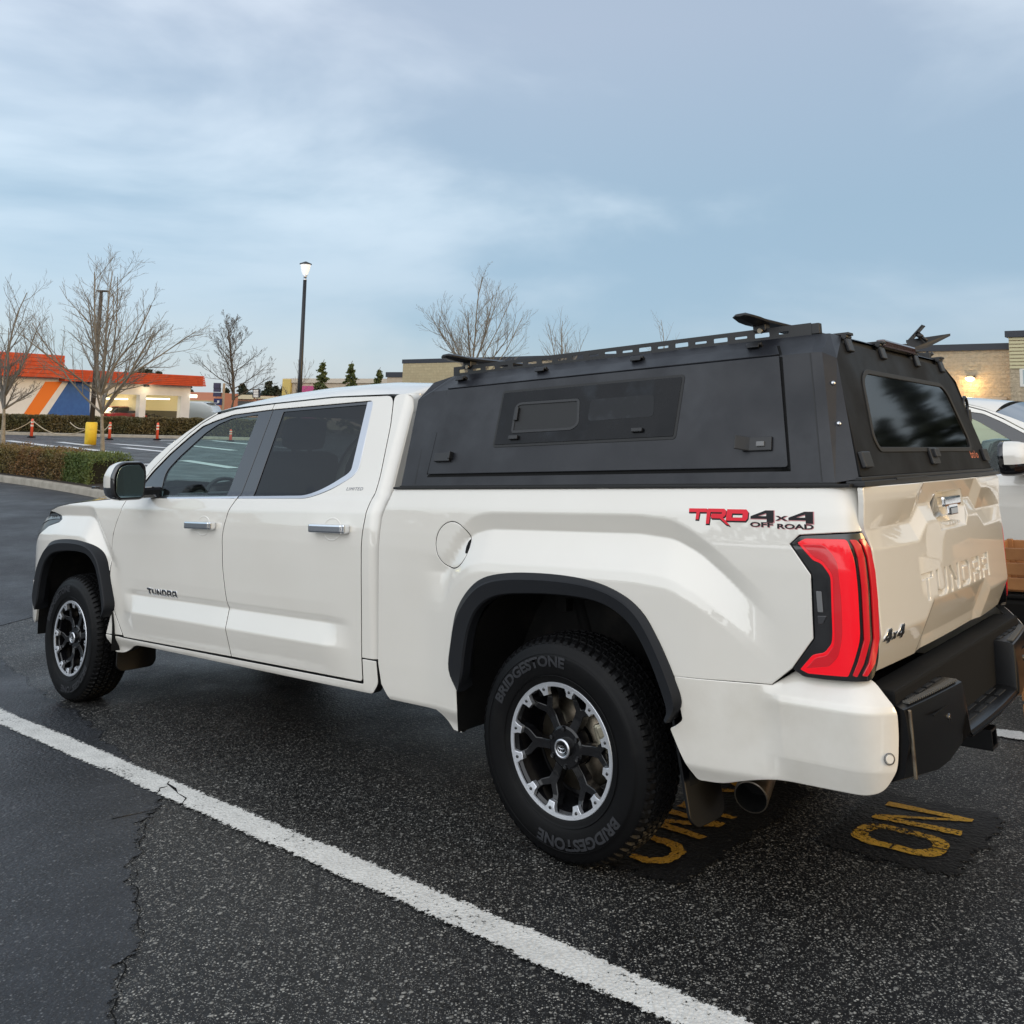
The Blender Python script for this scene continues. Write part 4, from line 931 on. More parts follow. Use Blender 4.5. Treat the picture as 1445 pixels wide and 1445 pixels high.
# ================================================================== canopy
def cs_map(u, v, off=0.):                       # near side wall; v = height
    u = np.asarray(u, float); v = np.asarray(v, float); return np.stack([u, .10+.27*(v-1.40)-.965*off, v+.26*off], -1)
def ct_map(u, v, off=0.):                       # sloping shoulder; v 0..1
    u = np.asarray(u, float); v = np.asarray(v, float); return np.stack([u, .2205+.112*v-.58*off, 1.846+.080*v+.81*off], -1)
def rd_map(u, v, off=0.):                       # rear door plane; u = y, v = height
    u = np.asarray(u, float); v = np.asarray(v, float); return np.stack([5.365-(v-1.42)*.229+.975*off, u, v+.22*off], -1)
A, B, C, D, E_ = (3.232,.10,1.402), (3.238,.209,1.812), (3.322,.2205,1.846), (3.362,.332,1.926), (3.262,.292,1.898)
R0, R1, S0, S1 = (5.262,.10,1.402), (5.212,.2205,1.848), (5.300,.106,1.402), (5.246,.227,1.846)
T0, T1, T2 = (5.362,.150,1.412), (5.283,.262,1.824), (5.262,.368,1.894)
RT, ST, TT = (5.190,.332,1.926), (5.235,.345,1.925), (5.255,.40,1.915)
g = G()
def q_(*p): 
    pts = [tuple(a) for a in p]; g.add(pts, [tuple(range(len(pts)))], None, 0, False); g.add([(a, 2.03-b, c) for a, b, c in pts], [tuple(range(len(pts)))[::-1]], None, 0, False)
q_(A,B,C,R1,R0); q_(C,D,RT,R1); q_(B,E_,D,C); q_(R0,R1,S1,S0); q_(R1,RT,ST,S1); q_(S0,S1,T1,T0); q_(S1,ST,TT,T2,T1)
m_ = lambda p: (p[0], 2.03-p[1], p[2])
g.add([A,B,E_,D,m_(D),m_(E_),m_(B),m_(A)], [tuple(range(8))], None, 0, False)
g.add([D,RT,ST,TT,m_(TT),m_(ST),m_(RT),m_(D)], [(0,1,6,7),(1,2,5,6),(2,3,4,5)], None, 0, False)
cano = TP('canopy', g, CANOPY, truck)
# rear frame round the door opening
rdo = [(.372,1.892),(.268,1.824),(.155,1.418)]; rdo = rdo+[(2.03-a, b) for a, b in rdo[::-1]]
big = [(.395,1.915),(.262,1.832),(.145,1.405)]; big = big+[(2.03-a, b) for a, b in big[::-1]]
g = panel([np.array(big), inset(np.array(rdo if area(np.array(rdo)) > 0 else rdo[::-1]), .012)], rd_map, off=-.012, thick=.02, e=0, flat=True); TP('rear_frame', g, RUBBER, cano)
rwin = rnd([(.530,1.790),(1.500,1.790),(1.560,1.755),(1.640,1.55),(1.620,1.508),(.410,1.508),(.390,1.55),(.470,1.755)], [.03,.03,.04,.03,.03,.03,.03,.03])
g = panel([rnd(rdo, .008), rwin], rd_map, off=.004, thick=.018, e=.002, flat=True, step=.03); cd = TP('canopy_rear_door', g, CANOPR, cano)
g = panel([inset(rwin, -.006), inset(rwin, .012)], rd_map, off=.009, thick=.008, e=.002, flat=True, step=.03); TP('window_seal', g, RUBBER, cd)
g = panel([inset(rwin, .002)], rd_map, off=.0035, thick=0, e=0, flat=True); TP('rear_window', g, MATS['canopy_glass'], cd)
def rbox(name, y, z, w, h, t, mt=CANOPD, parent=cd, off=0, bev=.004):
    g = G(); box(g, (0,0,0), (t, w, h), bev=bev); Rm = Matrix.Rotation(-math.atan(.229), 3, 'Y'); c = Vector(rd_map(y, z, off+t/2).tolist()); g.xf(lambda q: tuple(Rm @ Vector(q)+c)); return TP(name, g, mt, parent)
for y in (.43,.79,1.225,1.60):
    o = rbox('door_hinge', y, 1.882, .050, .050, .014, off=.004, parent=cano); g = G(); tube(g, [(5.262,y-.028,1.917),(5.262,y+.028,1.917)], .010, 10); box(g, (5.245,y,1.926), (.07,.05,.010), bev=.002); TP('hinge_barrel', g, CANOPD, o)
g = G(); box(g, (5.262,1.0,1.926), (.035,.40,.032), bev=.008); TP('high_brake_light', g, mat('smoked_red', (.05,.02,.02), .12, coat=1), cano)
rbox('paddle_latch', .222, 1.470, .080, .055, .016, off=.004); rbox('paddle_latch', 1.808, 1.478, .080, .055, .016, off=.004)
o = rbox('centre_latch', 1.0, 1.478, .095, .066, .014, off=.004); rbox('centre_latch_lever', 1.0, 1.487, .060, .034, .026, off=.006)
v, f = text_mesh('alu-cab', 1, 0, .01, 1.) if False else text_mesh('bt/o', 1, 0, .0, 1.1)
v = np.array(v); lo_, hi_ = v.min(0), v.max(0); P = np.array([(1.585+(a-lo_[0])/(hi_[0]-lo_[0])*.125, 1.466+(b-lo_[1])/(hi_[1]-lo_[1])*.034) for a, b, _ in v])
g = G(); g.add(rd_map(P[:, 0], P[:, 1], .0052), f); TP('door_lettering', g, ORANGE, cd)
g = G(); c0 = Vector((5.300,1.800,1.715)); tube(g, [c0+Vector((.0,.034*math.cos(t)+.02,.038*math.sin(t))) for t in np.linspace(0, 2*math.pi, 20)], .007, 8); box(g, (5.305,1.815,1.665), (.03,.04,.06), bev=.006); TP('side_tie_ring', g, CANOPD, cano)
# base flange and rear sill
g = G(); box(g, (4.275,.118,1.3925), (2.16,.072,.010), bev=.002); box(g, (4.27,.116,1.3995), (2.08,.048,.006)); TP('canopy_base_rail', g, RUBBER, cano, mirror=True)
g = G(); box(g, (5.362,1.015,1.396), (.062,1.80,.018), bev=.003); box(g, (5.352,1.015,1.411), (.045,1.74,.014), bev=.003); box(g, (5.39,.60,1.405), (.012,.35,.008), bev=.002); TP('canopy_sill', g, CANOPD, cano)
# panel joints on the shell (thin dark seams)
def seam(pts, mp_, w=.004, off=.0012):
    P = np.array(pts, float); g = G()
    for a, b in zip(P[:-1], P[1:]):
        d = (b-a)/np.linalg.norm(b-a); nn = np.array([-d[1], d[0]])*w/2; q = np.array([a-nn, b-nn, b+nn, a+nn]); g.add(mp_(q[:, 0], q[:, 1], off), [(0,1,2,3)], None, 0, False)
    return g
TP('shell_seam', seam([(3.322,1.405),(3.332,1.844)], cs_map), RUBBER, cano); TP('shell_seam', seam([(5.258,1.405),(5.206,1.846)], cs_map), RUBBER, cano)
TP('shell_seam', seam([(3.332,.0),(3.40,.98)], ct_map), RUBBER, cano)
# side hatch
hs = [(3.402,1.452),(3.436,1.838),(5.094,1.838),(5.142,1.452)]
def hatch(side_):
    par = cano
    g = panel([rnd([(3.402,1.452),(3.432,1.8445),(5.094,1.8445),(5.142,1.452)], [.012,.0,.0,.012])], cs_map, off=.010, thick=.014, e=.002, flat=True)
    panel([rnd([(3.432,.0),(3.452,.42),(5.062,.50),(5.094,.0)], [.0,.008,.008,.0])], ct_map, off=.010, thick=.014, e=.002, flat=True, g=g)
    return g
g = hatch(0); hat = TP('side_hatch', g, CANOPY, cano); g.mirror().obj('side_hatch', CANOPY, cano, TO)
g = panel([rnd([(5.092,1.44),(5.150,1.44),(5.104,1.843),(5.086,1.843)], .004)], cs_map, off=.0015, thick=0, e=0, flat=True); TP('hatch_gap', g, DARK, cano)
g = panel([rnd([(5.086,.0),(5.104,.0),(5.070,.56),(5.058,.55)], .002)], ct_map, off=.0015, thick=0, e=0, flat=True); TP('hatch_gap', g, DARK, cano)
g = panel([rnd([(3.395,1.440),(5.150,1.440),(5.142,1.452),(3.402,1.452)], .002)], cs_map, off=.0015, thick=0, e=0, flat=True); TP('hatch_gap', g, DARK, cano)
g = panel([rnd([(3.391,1.452),(3.398,1.452),(3.431,1.846),(3.424,1.846)], .001)], cs_map, off=.0015, thick=0, e=0, flat=True); TP('hatch_gap', g, DARK, cano)
hwo = rnd([(3.794,1.571),(3.806,1.800),(4.708,1.798),(4.690,1.573)], .006)
slo = rnd([(3.880,1.617),(3.882,1.752),(4.232,1.748),(4.243,1.640),(4.210,1.617)], [.02,.04,.02,.02,.02])
g = panel([inset(dens(hwo, .05)[::-1] if area(hwo) < 0 else dens(hwo, .05), -.011)], cs_map, off=.0125, thick=.003, e=.001, flat=True); TP('window_frame', g, RUBBER, hat)
HG = mat('hatch_window', (.003,.0035,.005), .3, spec=.24, noise=(7, (.020,.025,.032), .55, .86), rnoise=(9, .22, .42))
g = panel([hwo, slo], cs_map, off=.0150, thick=.004, e=.0015, flat=True); hw = TP('hatch_window', g, HG, hat)
g = panel([slo, inset(slo[::-1] if area(slo) < 0 else slo, .012)], cs_map, off=.0165, thick=.010, e=.0015, flat=True, step=.02); TP('slider_frame', g, CANOPD, hat)
g = panel([inset(slo[::-1] if area(slo) < 0 else slo, .010)], cs_map, off=.0118, thick=0, e=0, flat=True); TP('slider_pane', g, HG, hat)
g = panel([rnd([(4.285,1.650),(4.290,1.738),(4.592,1.738),(4.597,1.652)], .02)], cs_map, off=.0156, thick=0, e=0, flat=True); TP('fixed_pane', g, mat('hazed_glass', (.005,.006,.008), .34, spec=.3, noise=(11, (.030,.035,.042), .5, .85)), hat)
def cbox(name, u, z, w, h, t, off, mt=CANOPD, parent=None, bev=.003, tilt=0.):
    g = G(); box(g, (0,0,0), (w, t, h), bev=bev); Rm = Matrix.Rotation(math.atan(.27)*-1, 3, 'X') @ Matrix.Rotation(tilt, 3, 'Z'); c = Vector(cs_map(u, z, off+t/2).tolist()); g.xf(lambda q: tuple(Rm @ Vector(q)+c)); return TP(name, g, mt, parent or hat)
cbox('slider_grip', 3.900, 1.700, .020, .060, .010, .014); cbox('window_catch', 3.905, 1.597, .050, .018, .014, .014); cbox('window_catch', 4.532, 1.601, .050, .016, .014, .014)
cbox('hatch_latch', 3.492, 1.524, .098, .040, .016, .010); cbox('latch_tab', 3.545, 1.530, .012, .034, .026, .010)
cbox('hatch_latch', 5.030, 1.532, .110, .050, .010, .010); cbox('latch_cover', 4.985, 1.532, .062, .050, .006, .030, tilt=.75); cbox('latch_bolt', 5.045, 1.530, .030, .018, .012, .014, SATIN if False else GREYP)
for u in (3.475, 3.965, 4.465, 4.978):
    g = G(); box(g, (0,0,0), (.060,.024,.014), bev=.003); box(g, (0,-.012,-.010), (.048,.006,.020), bev=.002); Rm = Matrix.Rotation(-.62, 3, 'X'); c = Vector(ct_map(u, .52, .016).tolist()); g.xf(lambda q: tuple(Rm @ Vector(q)+c)); TP('hatch_hinge', g, CANOPD, cano)
for z in (1.595, 1.735):
    c = Vector(((S0[0]+T0[0])/2, (S0[1]+T0[1])/2, 0)); t_ = (z-1.402)/.44; x = 5.331+(5.264-5.331)*t_; y = .128+(.244-.128)*t_
    g = G(); g2 = [(.0,-.004),(.006,-.003),(.008,0),(.008,.004)]; nd = Vector((.55,-.80,.22)).normalized(); rot = (-nd).to_track_quat('Y', 'Z').to_matrix(); revolve(g, g2, 12, axis_fn=lambda v: tuple(rot @ Vector(v)+Vector((x,y,z)))); TP('corner_bolt', g, SATIN, cano)
# slotted roof rail
sl = []
cs_ = np.arange(3.42, 5.14, .0865); 
for i, c in enumerate(cs_):
    w, h = ((.030,.0085) if i % 2 == 0 else (.026,.0045))
    if abs(c-3.55) < .03 or abs(c-5.03) < .04: w = .02
    sl.append(rnd([(c-w, 1.946-h), (c+w, 1.946-h), (c+w, 1.946+h), (c-w, 1.946+h)], .004, 3))
mrail = lambda y0: (lambda u, v, off=0.: np.stack([u, y0-off+0*u, v+0*u], -1))
rail = [(3.352,1.924),(3.352,1.970),(5.150,1.971),(5.170,1.971),(5.170,1.924)]
for y0 in (.340, 1.690):
    g = panel([np.array(rail)]+sl, mrail(y0), thick=.004, e=.0006, flat=True, step=.05); box(g, (4.26,y0+.014,1.925), (1.80,.030,.004)); box(g, (5.185,y0+.012,1.948), (.030,.028,.040), bev=.003); TP('roof_rail', g, CANOPD, cano)
# load bars with raked wing ends
for xb in (3.452, 4.972):
    g = G(); prof = [(-.048,0),(-.030,.014),(.020,.016),(.048,.004),(.046,-.004),(.0,-.012),(-.040,-.008)]; n = len(prof)
    st = [(.175,.35,2.006,-.044),(.190,.78,2.003,-.012),(.245,1.0,1.998,0),(.30,1.0,1.994,0),(1.73,1.0,1.994,0),(1.785,1.0,1.998,0),(1.84,.78,2.003,-.012),(1.855,.35,2.006,-.044)]
    V = [(xb+a*s+dx*0+(-.0), y, z+b*s) for y, s, z, dx in st for a, b in prof]
    g.add(V, [(i*n+j, (i+1)*n+j, (i+1)*n+(j+1) % n, i*n+(j+1) % n) for i in range(len(st)-1) for j in range(n)]+[tuple(range(n)), tuple(range((len(st)-1)*n, len(st)*n))], None, 0, False); ob = TP('load_bar', g, CANOPD, cano)
    for y in (.352, 1.678):
        g = G(); box(g, (xb,y,1.975), (.05,.045,.030), bev=.004); tube(g, [(xb+.005,y-.030,1.962),(xb+.005,y-.012,1.962)], .010, 8, m=1); TP('bar_foot', g, [CANOPD, STEEL], ob)
# raised bracket and upturned plate at the far end of the rear bar
g = G(); P3_ = [(5.095,1.70,2.028),(5.12,1.70,1.985),(5.17,1.76,1.998),(5.255,1.87,2.058)]; v = P3_+[(a, b+.004, c+.012) for a, b, c in P3_]
g.add(v, [(0,1,2,3),(7,6,5,4),(0,4,5,1),(1,5,6,2),(2,6,7,3),(3,7,4,0)], None, 0, False); box(g, (5.02,1.70,2.004), (.17,.05,.03), bev=.004); TP('bar_end_plate', g, CANOPD, cano)
g = G(); box(g, (0,0,.0), (.105,.045,.008), bev=.002, rot=Matrix.Rotation(-.76, 3, 'Y')); g.xf(lambda q: tuple(Vector(q)+Vector((5.132,1.75,2.072)))); tube(g, [(5.135,1.75,2.075),(5.178,1.75,2.030)], .008, 8); tube(g, [(5.140,1.742,2.068),(5.158,1.742,2.050)], .013, 8); TP('folding_bracket', g, CANOPD, cano)
g = G(); tube(g, [(5.16,1.80,1.985),(5.16,1.80,1.955)], .006, 6); tube(g, [(5.155,1.80,1.957),(5.185,1.80,1.975)], .009, 8); TP('bar_clamp', g, CANOPD, cano)
# ================================================================== pale pickup in the next bay but one (same kind of truck, no canopy, facing the other way)
X0, Y0 = 5.92, 6.28
truck2 = empty('pickup_truck', M4 @ Matrix.Translation((X0-TO.x, Y0-TO.y, 0)) @ Matrix.Rotation(math.pi, 4, 'Z'), 'white crew cab pickup without a canopy, beyond the tailgate, facing the other way', 'pickup truck')
def copy_tree(o, parent):
    c = o.copy(); COL.objects.link(c); c.parent = parent
    for ch in list(o.children): copy_tree(ch, c)
skip = ('canopy', 'mud_flap')
skip_sub = ('door_badge', 'trim_badge', 'decal', 'stamped_lettering', 'tyre_lettering')
for ch in list(truck.children):
    if ch.name.startswith(skip): continue
    c = ch.copy(); COL.objects.link(c); c.parent = truck2
    for s in list(ch.children):
        if s.name.startswith(skip_sub): continue
        d = s.copy(); COL.objects.link(d); d.parent = c
        for q in list(s.children): pass

# ================================================================== world-frame helpers
def rayW(px, py):
    return fW + rW*((px-CXP)/F_PX) - uW*((py-CYP)/F_PX)
def at(px, py, s):
    """world point at forward distance s on the ray of a pixel of the photograph"""
    d = rayW(px, py); return Vector((0, 0, HC)) + d*(s/d.y)
def onZ(px, py, z=0.):
    d = rayW(px, py); return Vector((0, 0, HC)) + d*((z-HC)/d.z)
def hof(px, py, s): return at(px, py, s).z
# ground height: the truck's slope blends into the level lot
def ground_T(s, t):
    p = GC + GS*s + GT*t
    a, b = .20, .90; q = np.clip((p-a)/(b-a), 0, 1)
    h = q*q*(3-2*q)*b + (q**3-q**2)*(b-a)
    z = np.where(p < a, 0, np.where(p > b, p, h)); return z
fhn, thn = np.array(fh), np.array(th)
def gpt(s, t, dz=0.):
    s = np.asarray(s, float); t = np.asarray(t, float); z = ground_T(s, t)+dz
    P = np.array([CT.x, CT.y, 0])+s[..., None]*fhn+t[..., None]*thn; P[..., 2] = z
    return toW(P)
def gT(x, y, dz=0.):
    x = np.asarray(x, float); y = np.asarray(y, float); dx, dy = x-CT.x, y-CT.y
    return gpt(dx*fh.x+dy*fh.y, dx*th.x+dy*th.y, dz)
def gW(X, Y):
    """ground height under a world point"""
    s, t = Y, X
    for _ in range(6):
        q = gpt(np.array(s), np.array(t)); s += Y-q[1]; t += X-q[0]
    return float(gpt(np.array(s), np.array(t))[2])
def struct(o, name=None): o['kind'] = 'structure'; return o

# ---- asphalt
def asphalt(name, base, stone, dens_, rough, wet=0., fade=False):
    m = bpy.data.materials.new(name); m.use_nodes = True; nt = m.node_tree; b = nt.nodes['Principled BSDF']; t = N(nt, 'ShaderNodeTexCoord')
    def vor(sc, rnd_=1.):
        v = N(nt, 'ShaderNodeTexVoronoi'); v.inputs['Scale'].default_value = sc; nt.links.new(t.outputs['Object'], v.inputs['Vector']); return v
    def noi(sc, det=4, r=.5):
        v = N(nt, 'ShaderNodeTexNoise'); v.inputs['Scale'].default_value = sc; v.inputs['Detail'].default_value = det; v.inputs['Roughness'].default_value = r; nt.links.new(t.outputs['Object'], v.inputs['Vector']); return v.outputs[0]
    col = mix(nt, ramp(nt, noi(.8, 6, .6), [(.38, (0, 0, 0)), (.66, (1, 1, 1))]), base, tuple(c*1.9 for c in base))
    col = mix(nt, ramp(nt, noi(3.1, 6, .65), [(.4, (0, 0, 0)), (.75, (1, 1, 1))]), col, tuple(c*.6 for c in base))
    hts = None
    for sc, thr, k in ((95, dens_, .85), (190, dens_*1.3, .75), (48, dens_*.40, .55)):
        v = vor(sc); sp = N(nt, 'ShaderNodeSeparateColor'); nt.links.new(v.outputs['Color'], sp.inputs[0])
        sel = math_(nt, 'LESS_THAN', sp.outputs[0], thr); blob = ramp(nt, v.outputs['Distance'], [(.22, (1, 1, 1)), (.42, (0, 0, 0))])
        f = math_(nt, 'MULTIPLY', math_(nt, 'MULTIPLY', sel, blob), math_(nt, 'MULTIPLY_ADD', sp.outputs[1], .9)); 
        f.node.inputs[0].default_value = 1 if False else 1
        sc_ = mix(nt, sp.outputs[2], stone, tuple(c*.22 for c in stone))
        fk = math_(nt, 'MULTIPLY', math_(nt, 'MULTIPLY', sel, blob), k)
        col = mix(nt, fk, col, sc_)
        h = math_(nt, 'MULTIPLY', v.outputs['Distance'], -1./sc*30)
        hts = h if hts is None else math_(nt, 'ADD', hts, h)
    nt.links.new(col, b.inputs['Base Color'])
    rr = N(nt, 'ShaderNodeMapRange'); rr.inputs[1].default_value = .3; rr.inputs[2].default_value = .7; rr.inputs[3].default_value = rough-.20; rr.inputs[4].default_value = rough+.1
    nt.links.new(noi(1.1, 5, .6), rr.inputs[0]); nt.links.new(rr.outputs[0], b.inputs['Roughness'])
    b.inputs['Specular IOR Level'].default_value = .40+wet
    bp = N(nt, 'ShaderNodeBump'); bp.inputs['Strength'].default_value = .8; bp.inputs['Distance'].default_value = .006
    nt.links.new(hts, bp.inputs['Height']); nt.links.new(bp.outputs[0], b.inputs['Normal'])
    if fade:
        at_ = N(nt, 'ShaderNodeAttribute'); at_.attribute_name = 'fade'; o = nt.nodes['Material Output']
        k = math_(nt, 'ADD', math_(nt, 'ADD', math_(nt, 'MULTIPLY', noi(26, 5, .7), .9), math_(nt, 'MULTIPLY', noi(5, 4), .8)), math_(nt, 'MULTIPLY', at_.outputs['Fac'], 1.1))
        f = ramp(nt, math_(nt, 'MULTIPLY', k, .5), [(.56, (0, 0, 0)), (.60, (1, 1, 1))])
        tr = N(nt, 'ShaderNodeBsdfTransparent'); mx = N(nt, 'ShaderNodeMixShader'); nt.links.new(f, mx.inputs[0]); nt.links.new(tr.outputs[0], mx.inputs[1]); nt.links.new(b.outputs[0], mx.inputs[2]); nt.links.new(mx.outputs[0], o.inputs[0])
    MATS[name] = m; return m
ASPH = asphalt('asphalt_coarse', (.0070,.0070,.0073), (.50,.485,.44), .36, .54)
ASPH2 = asphalt('asphalt_smooth', (.0125,.0138,.0168), (.20,.205,.21), .22, .52, .03)
ASPH2F = asphalt('asphalt_smooth_ragged', (.0125,.0138,.0168), (.20,.205,.21), .22, .52, .03, True)
ASPH3 = asphalt('asphalt_far', (.040,.043,.050), (.10,.10,.10), .15, .60)
def grid_mesh(name, S, T, fn, mt, parent=None):
    A, B = np.meshgrid(S, T, indexing='ij'); P = fn(A, B); n, m = A.shape
    g = G(); g.add(P.reshape(-1, 3), [(i*m+j, i*m+j+1, (i+1)*m+j+1, (i+1)*m+j) for i in range(n-1) for j in range(m-1)])
    return g.obj(name, mt, parent)
S1 = np.concatenate([np.arange(-12, 0, 1.), np.arange(0, 34, .4), np.arange(34, 80, 2.), [80,100,140,200,300,500,900,1500]])
T1_ = np.concatenate([-np.array([1500,900,500,300,200,140,100]), np.arange(-80, -30, 4.), np.arange(-30, 20, .4), np.arange(20, 80, 4.), [80,110,160,240,400,900,1500]])
struct(grid_mesh('ground', S1, T1_, lambda a, b: gpt(a, b), ASPH))
# smoother older asphalt to the left of the ragged seam and over the driving lane
seamT = [(-3.0,.62),(-1.4,.30),(-.405,.10),(.245,.02),(.8,-.10),(1.406,-.241),(1.8,-.31),(2.106,-.399),(2.24,-.47),(2.371,-.555),(2.45,-.66),(2.638,-.758),(2.9,-.94),(3.164,-1.057),(3.452,-1.192),(3.546,-1.304),(3.801,-1.448),(4.3,-1.75),(5.5,-2.6)]
P = []
for a, b in zip(seamT[:-1], seamT[1:]):
    n_ = max(2, int(math.hypot(b[0]-a[0], b[1]-a[1])/.02))
    for k in range(n_):
        w = k/n_; P.append((a[0]+(b[0]-a[0])*w+random.gauss(0, .0022)+.012*math.sin(a[0]*9+w*7), a[1]+(b[1]-a[1])*w+random.gauss(0, .0022)+.012*math.sin(w*11+a[1]*13)))
seamP = np.array(P+[seamT[-1]])
inner_ = []
for i, p in enumerate(seamP):
    d = seamP[min(i+6, len(seamP)-1)]-seamP[max(i-6, 0)]; d = d/np.linalg.norm(d); inner_.append(p+np.array([d[1], -d[0]])*.22 if False else p+np.array([-.06, -.21]))
inner_ = np.array(inner_)
outer = np.vstack([inner_, [(5.5,-8),(-4,-14),(-16,-10),(-16,8.0),(-8,8.5),(-3.5,1.5)]])
def edge_band():
    n = len(seamP); rows = []
    for w in (0, .25, .5, 1.0): q = seamP*(1-w)+inner_*w; rows.append(gT(q[:, 0], q[:, 1], .004))
    g = G(); g.add(np.concatenate(rows), [(i*n+j, i*n+j+1, (i+1)*n+j+1, (i+1)*n+j) for i in range(3) for j in range(n-1)]); o = struct(g.obj('lane_asphalt_edge', ASPH2F))
    a = o.data.attributes.new('fade', 'FLOAT', 'POINT'); a.data.foreach_set('value', np.repeat([0., .35, .75, 1.3], n).astype(np.float32))
def patch_map(u, v, off=0.): return gT(u, v, .004+off)
g = panel([outer], patch_map, thick=0, e=0, du=.5, dz=.5, step=.3); 
struct(g.obj('lane_asphalt', ASPH2))
edge_band()
# tar-dark crack along part of the seam
def strip(line, w, dz, mt, name, jit=.0, jw=.0):
    L_ = []; L = np.array(line)
    g = G(); V = []
    for i, p in enumerate(L):
        d = L[min(i+1, len(L)-1)]-L[max(i-1, 0)]; d /= np.linalg.norm(d)+1e-9; nn = np.array([-d[1], d[0]]); ww = w*(.5+random.random()*jw)
        for s in (-1, 1): q = p+nn*s*ww/2+np.random.normal(0, jit, 2); V.append(q)
    V = np.array(V); g.add(gT(V[:, 0], V[:, 1], dz), [(2*i, 2*i+1, 2*i+3, 2*i+2) for i in range(len(L)-1)]); return struct(g.obj(name, mt))
CRK = mat('crack_dark', (.008,.008,.008), .9, spec=.1)
i0 = np.argmin(np.hypot(seamP[:, 0]-2.0, seamP[:, 1]+.37)); i1 = np.argmin(np.hypot(seamP[:, 0]-3.9, seamP[:, 1]+1.5))
strip((seamP*.86+inner_*.14)[i0:i1], .0022, .0065, CRK, 'pavement_crack', .0012, 1.6)
# ---- painted lines
def paint(name, col, worn, edge=.48, sc=38):
    m = bpy.data.materials.new(name); m.use_nodes = True; nt = m.node_tree; b = nt.nodes['Principled BSDF']; o = nt.nodes['Material Output']; t = N(nt, 'ShaderNodeTexCoord')
    n1 = N(nt, 'ShaderNodeTexNoise'); n1.inputs['Scale'].default_value = sc; n1.inputs['Detail'].default_value = 8; n1.inputs['Roughness'].default_value = .75
    n2 = N(nt, 'ShaderNodeTexNoise'); n2.inputs['Scale'].default_value = 2.3; n2.inputs['Detail'].default_value = 4
    n3 = N(nt, 'ShaderNodeTexNoise'); n3.inputs['Scale'].default_value = 9; n3.inputs['Detail'].default_value = 5
    for n in (n1, n2, n3): nt.links.new(t.outputs['Object'], n.inputs['Vector'])
    v = N(nt, 'ShaderNodeTexVoronoi'); v.inputs['Scale'].default_value = 85; nt.links.new(t.outputs['Object'], v.inputs['Vector'])
    c = mix(nt, ramp(nt, n3.outputs[0], [(.4, (0, 0, 0)), (.8, (1, 1, 1))]), col, tuple(q*.78 for q in col))
    c = mix(nt, ramp(nt, v.outputs['Distance'], [(.45, (0, 0, 0)), (.75, (.35, .35, .35))]), c, tuple(q*.55 for q in col))
    nt.links.new(c, b.inputs['Base Color']); b.inputs['Roughness'].default_value = .6
    bp = N(nt, 'ShaderNodeBump'); bp.inputs['Strength'].default_value = .5; bp.inputs['Distance'].default_value = .004; nt.links.new(v.outputs['Distance'], bp.inputs['Height']); nt.links.new(bp.outputs[0], b.inputs['Normal'])
    k = math_(nt, 'ADD', math_(nt, 'MULTIPLY', n1.outputs[0], .72), math_(nt, 'MULTIPLY', n2.outputs[0], .28))
    at_ = N(nt, 'ShaderNodeAttribute'); at_.attribute_name = 'edge'; k = math_(nt, 'SUBTRACT', k, math_(nt, 'MULTIPLY', at_.outputs['Fac'], .17))
    f = ramp(nt, k, [(worn-.012, (0, 0, 0)), (worn+.012, (1, 1, 1))])
    tr = N(nt, 'ShaderNodeBsdfTransparent'); mx = N(nt, 'ShaderNodeMixShader'); nt.links.new(f, mx.inputs[0]); nt.links.new(tr.outputs[0], mx.inputs[1]); nt.links.new(b.outputs[0], mx.inputs[2]); nt.links.new(mx.outputs[0], o.inputs[0])
    return m
WLINE = paint('white_line_paint', (.74,.73,.69), .408, sc=55); WLINEF = mat('white_line_far', (.62,.63,.64), .6)
YLINE = paint('yellow_line_paint', (.72,.40,.035), .435, sc=60); YLINE2 = paint('yellow_line_worn', (.50,.27,.03), .455, sc=55)
def jag_line(p0, p1, w0, w1, mt, name, step=.02, jit=.004, dz=.008):
    p0, p1 = np.array(p0, float), np.array(p1, float); L = np.linalg.norm(p1-p0); n = int(L/step); d = (p1-p0)/L; nn = np.array([-d[1], d[0]]); V = []
    for i in range(n+1):
        w = w0+(w1-w0)*i/n; c = p0+d*L*i/n
        for o_ in (-w/2-.006, -w/2+.022, w/2-.022, w/2+.006): V.append(c+nn*(o_+random.gauss(0, jit*.4)))
    V = np.array(V); g = G(); g.add(gT(V[:, 0], V[:, 1], dz), [(4*i+j, 4*i+j+1, 4*i+j+5, 4*i+j+4) for i in range(n) for j in range(3)]); o = struct(g.obj(name, mt))
    a = o.data.attributes.new('edge', 'FLOAT', 'POINT'); a.data.foreach_set('value', np.tile([1., 0., 0., 1.], n+1).astype(np.float32)); return o
jag_line((-1.6,-.345), (8.5,-.555), .150, .150, WLINE, 'bay_line')
jag_line((-1.0,2.78), (5.9,2.745), .150, .150, WLINE, 'bay_line')
jag_line((-1.0,7.1), (5.9,7.1), .150, .150, WLINE, 'bay_line')
# crack across the white line
strip([(2.085,-.375),(2.11,-.40),(2.14,-.415),(2.13,-.45),(2.165,-.47),(2.19,-.49)], .0035, .0095, CRK, 'pavement_crack', .004, .8)
strip([(2.11,-.395),(2.20,-.405),(2.27,-.43),(2.36,-.445),(2.42,-.50)], .0025, .0095, CRK, 'pavement_crack', .005, .8)
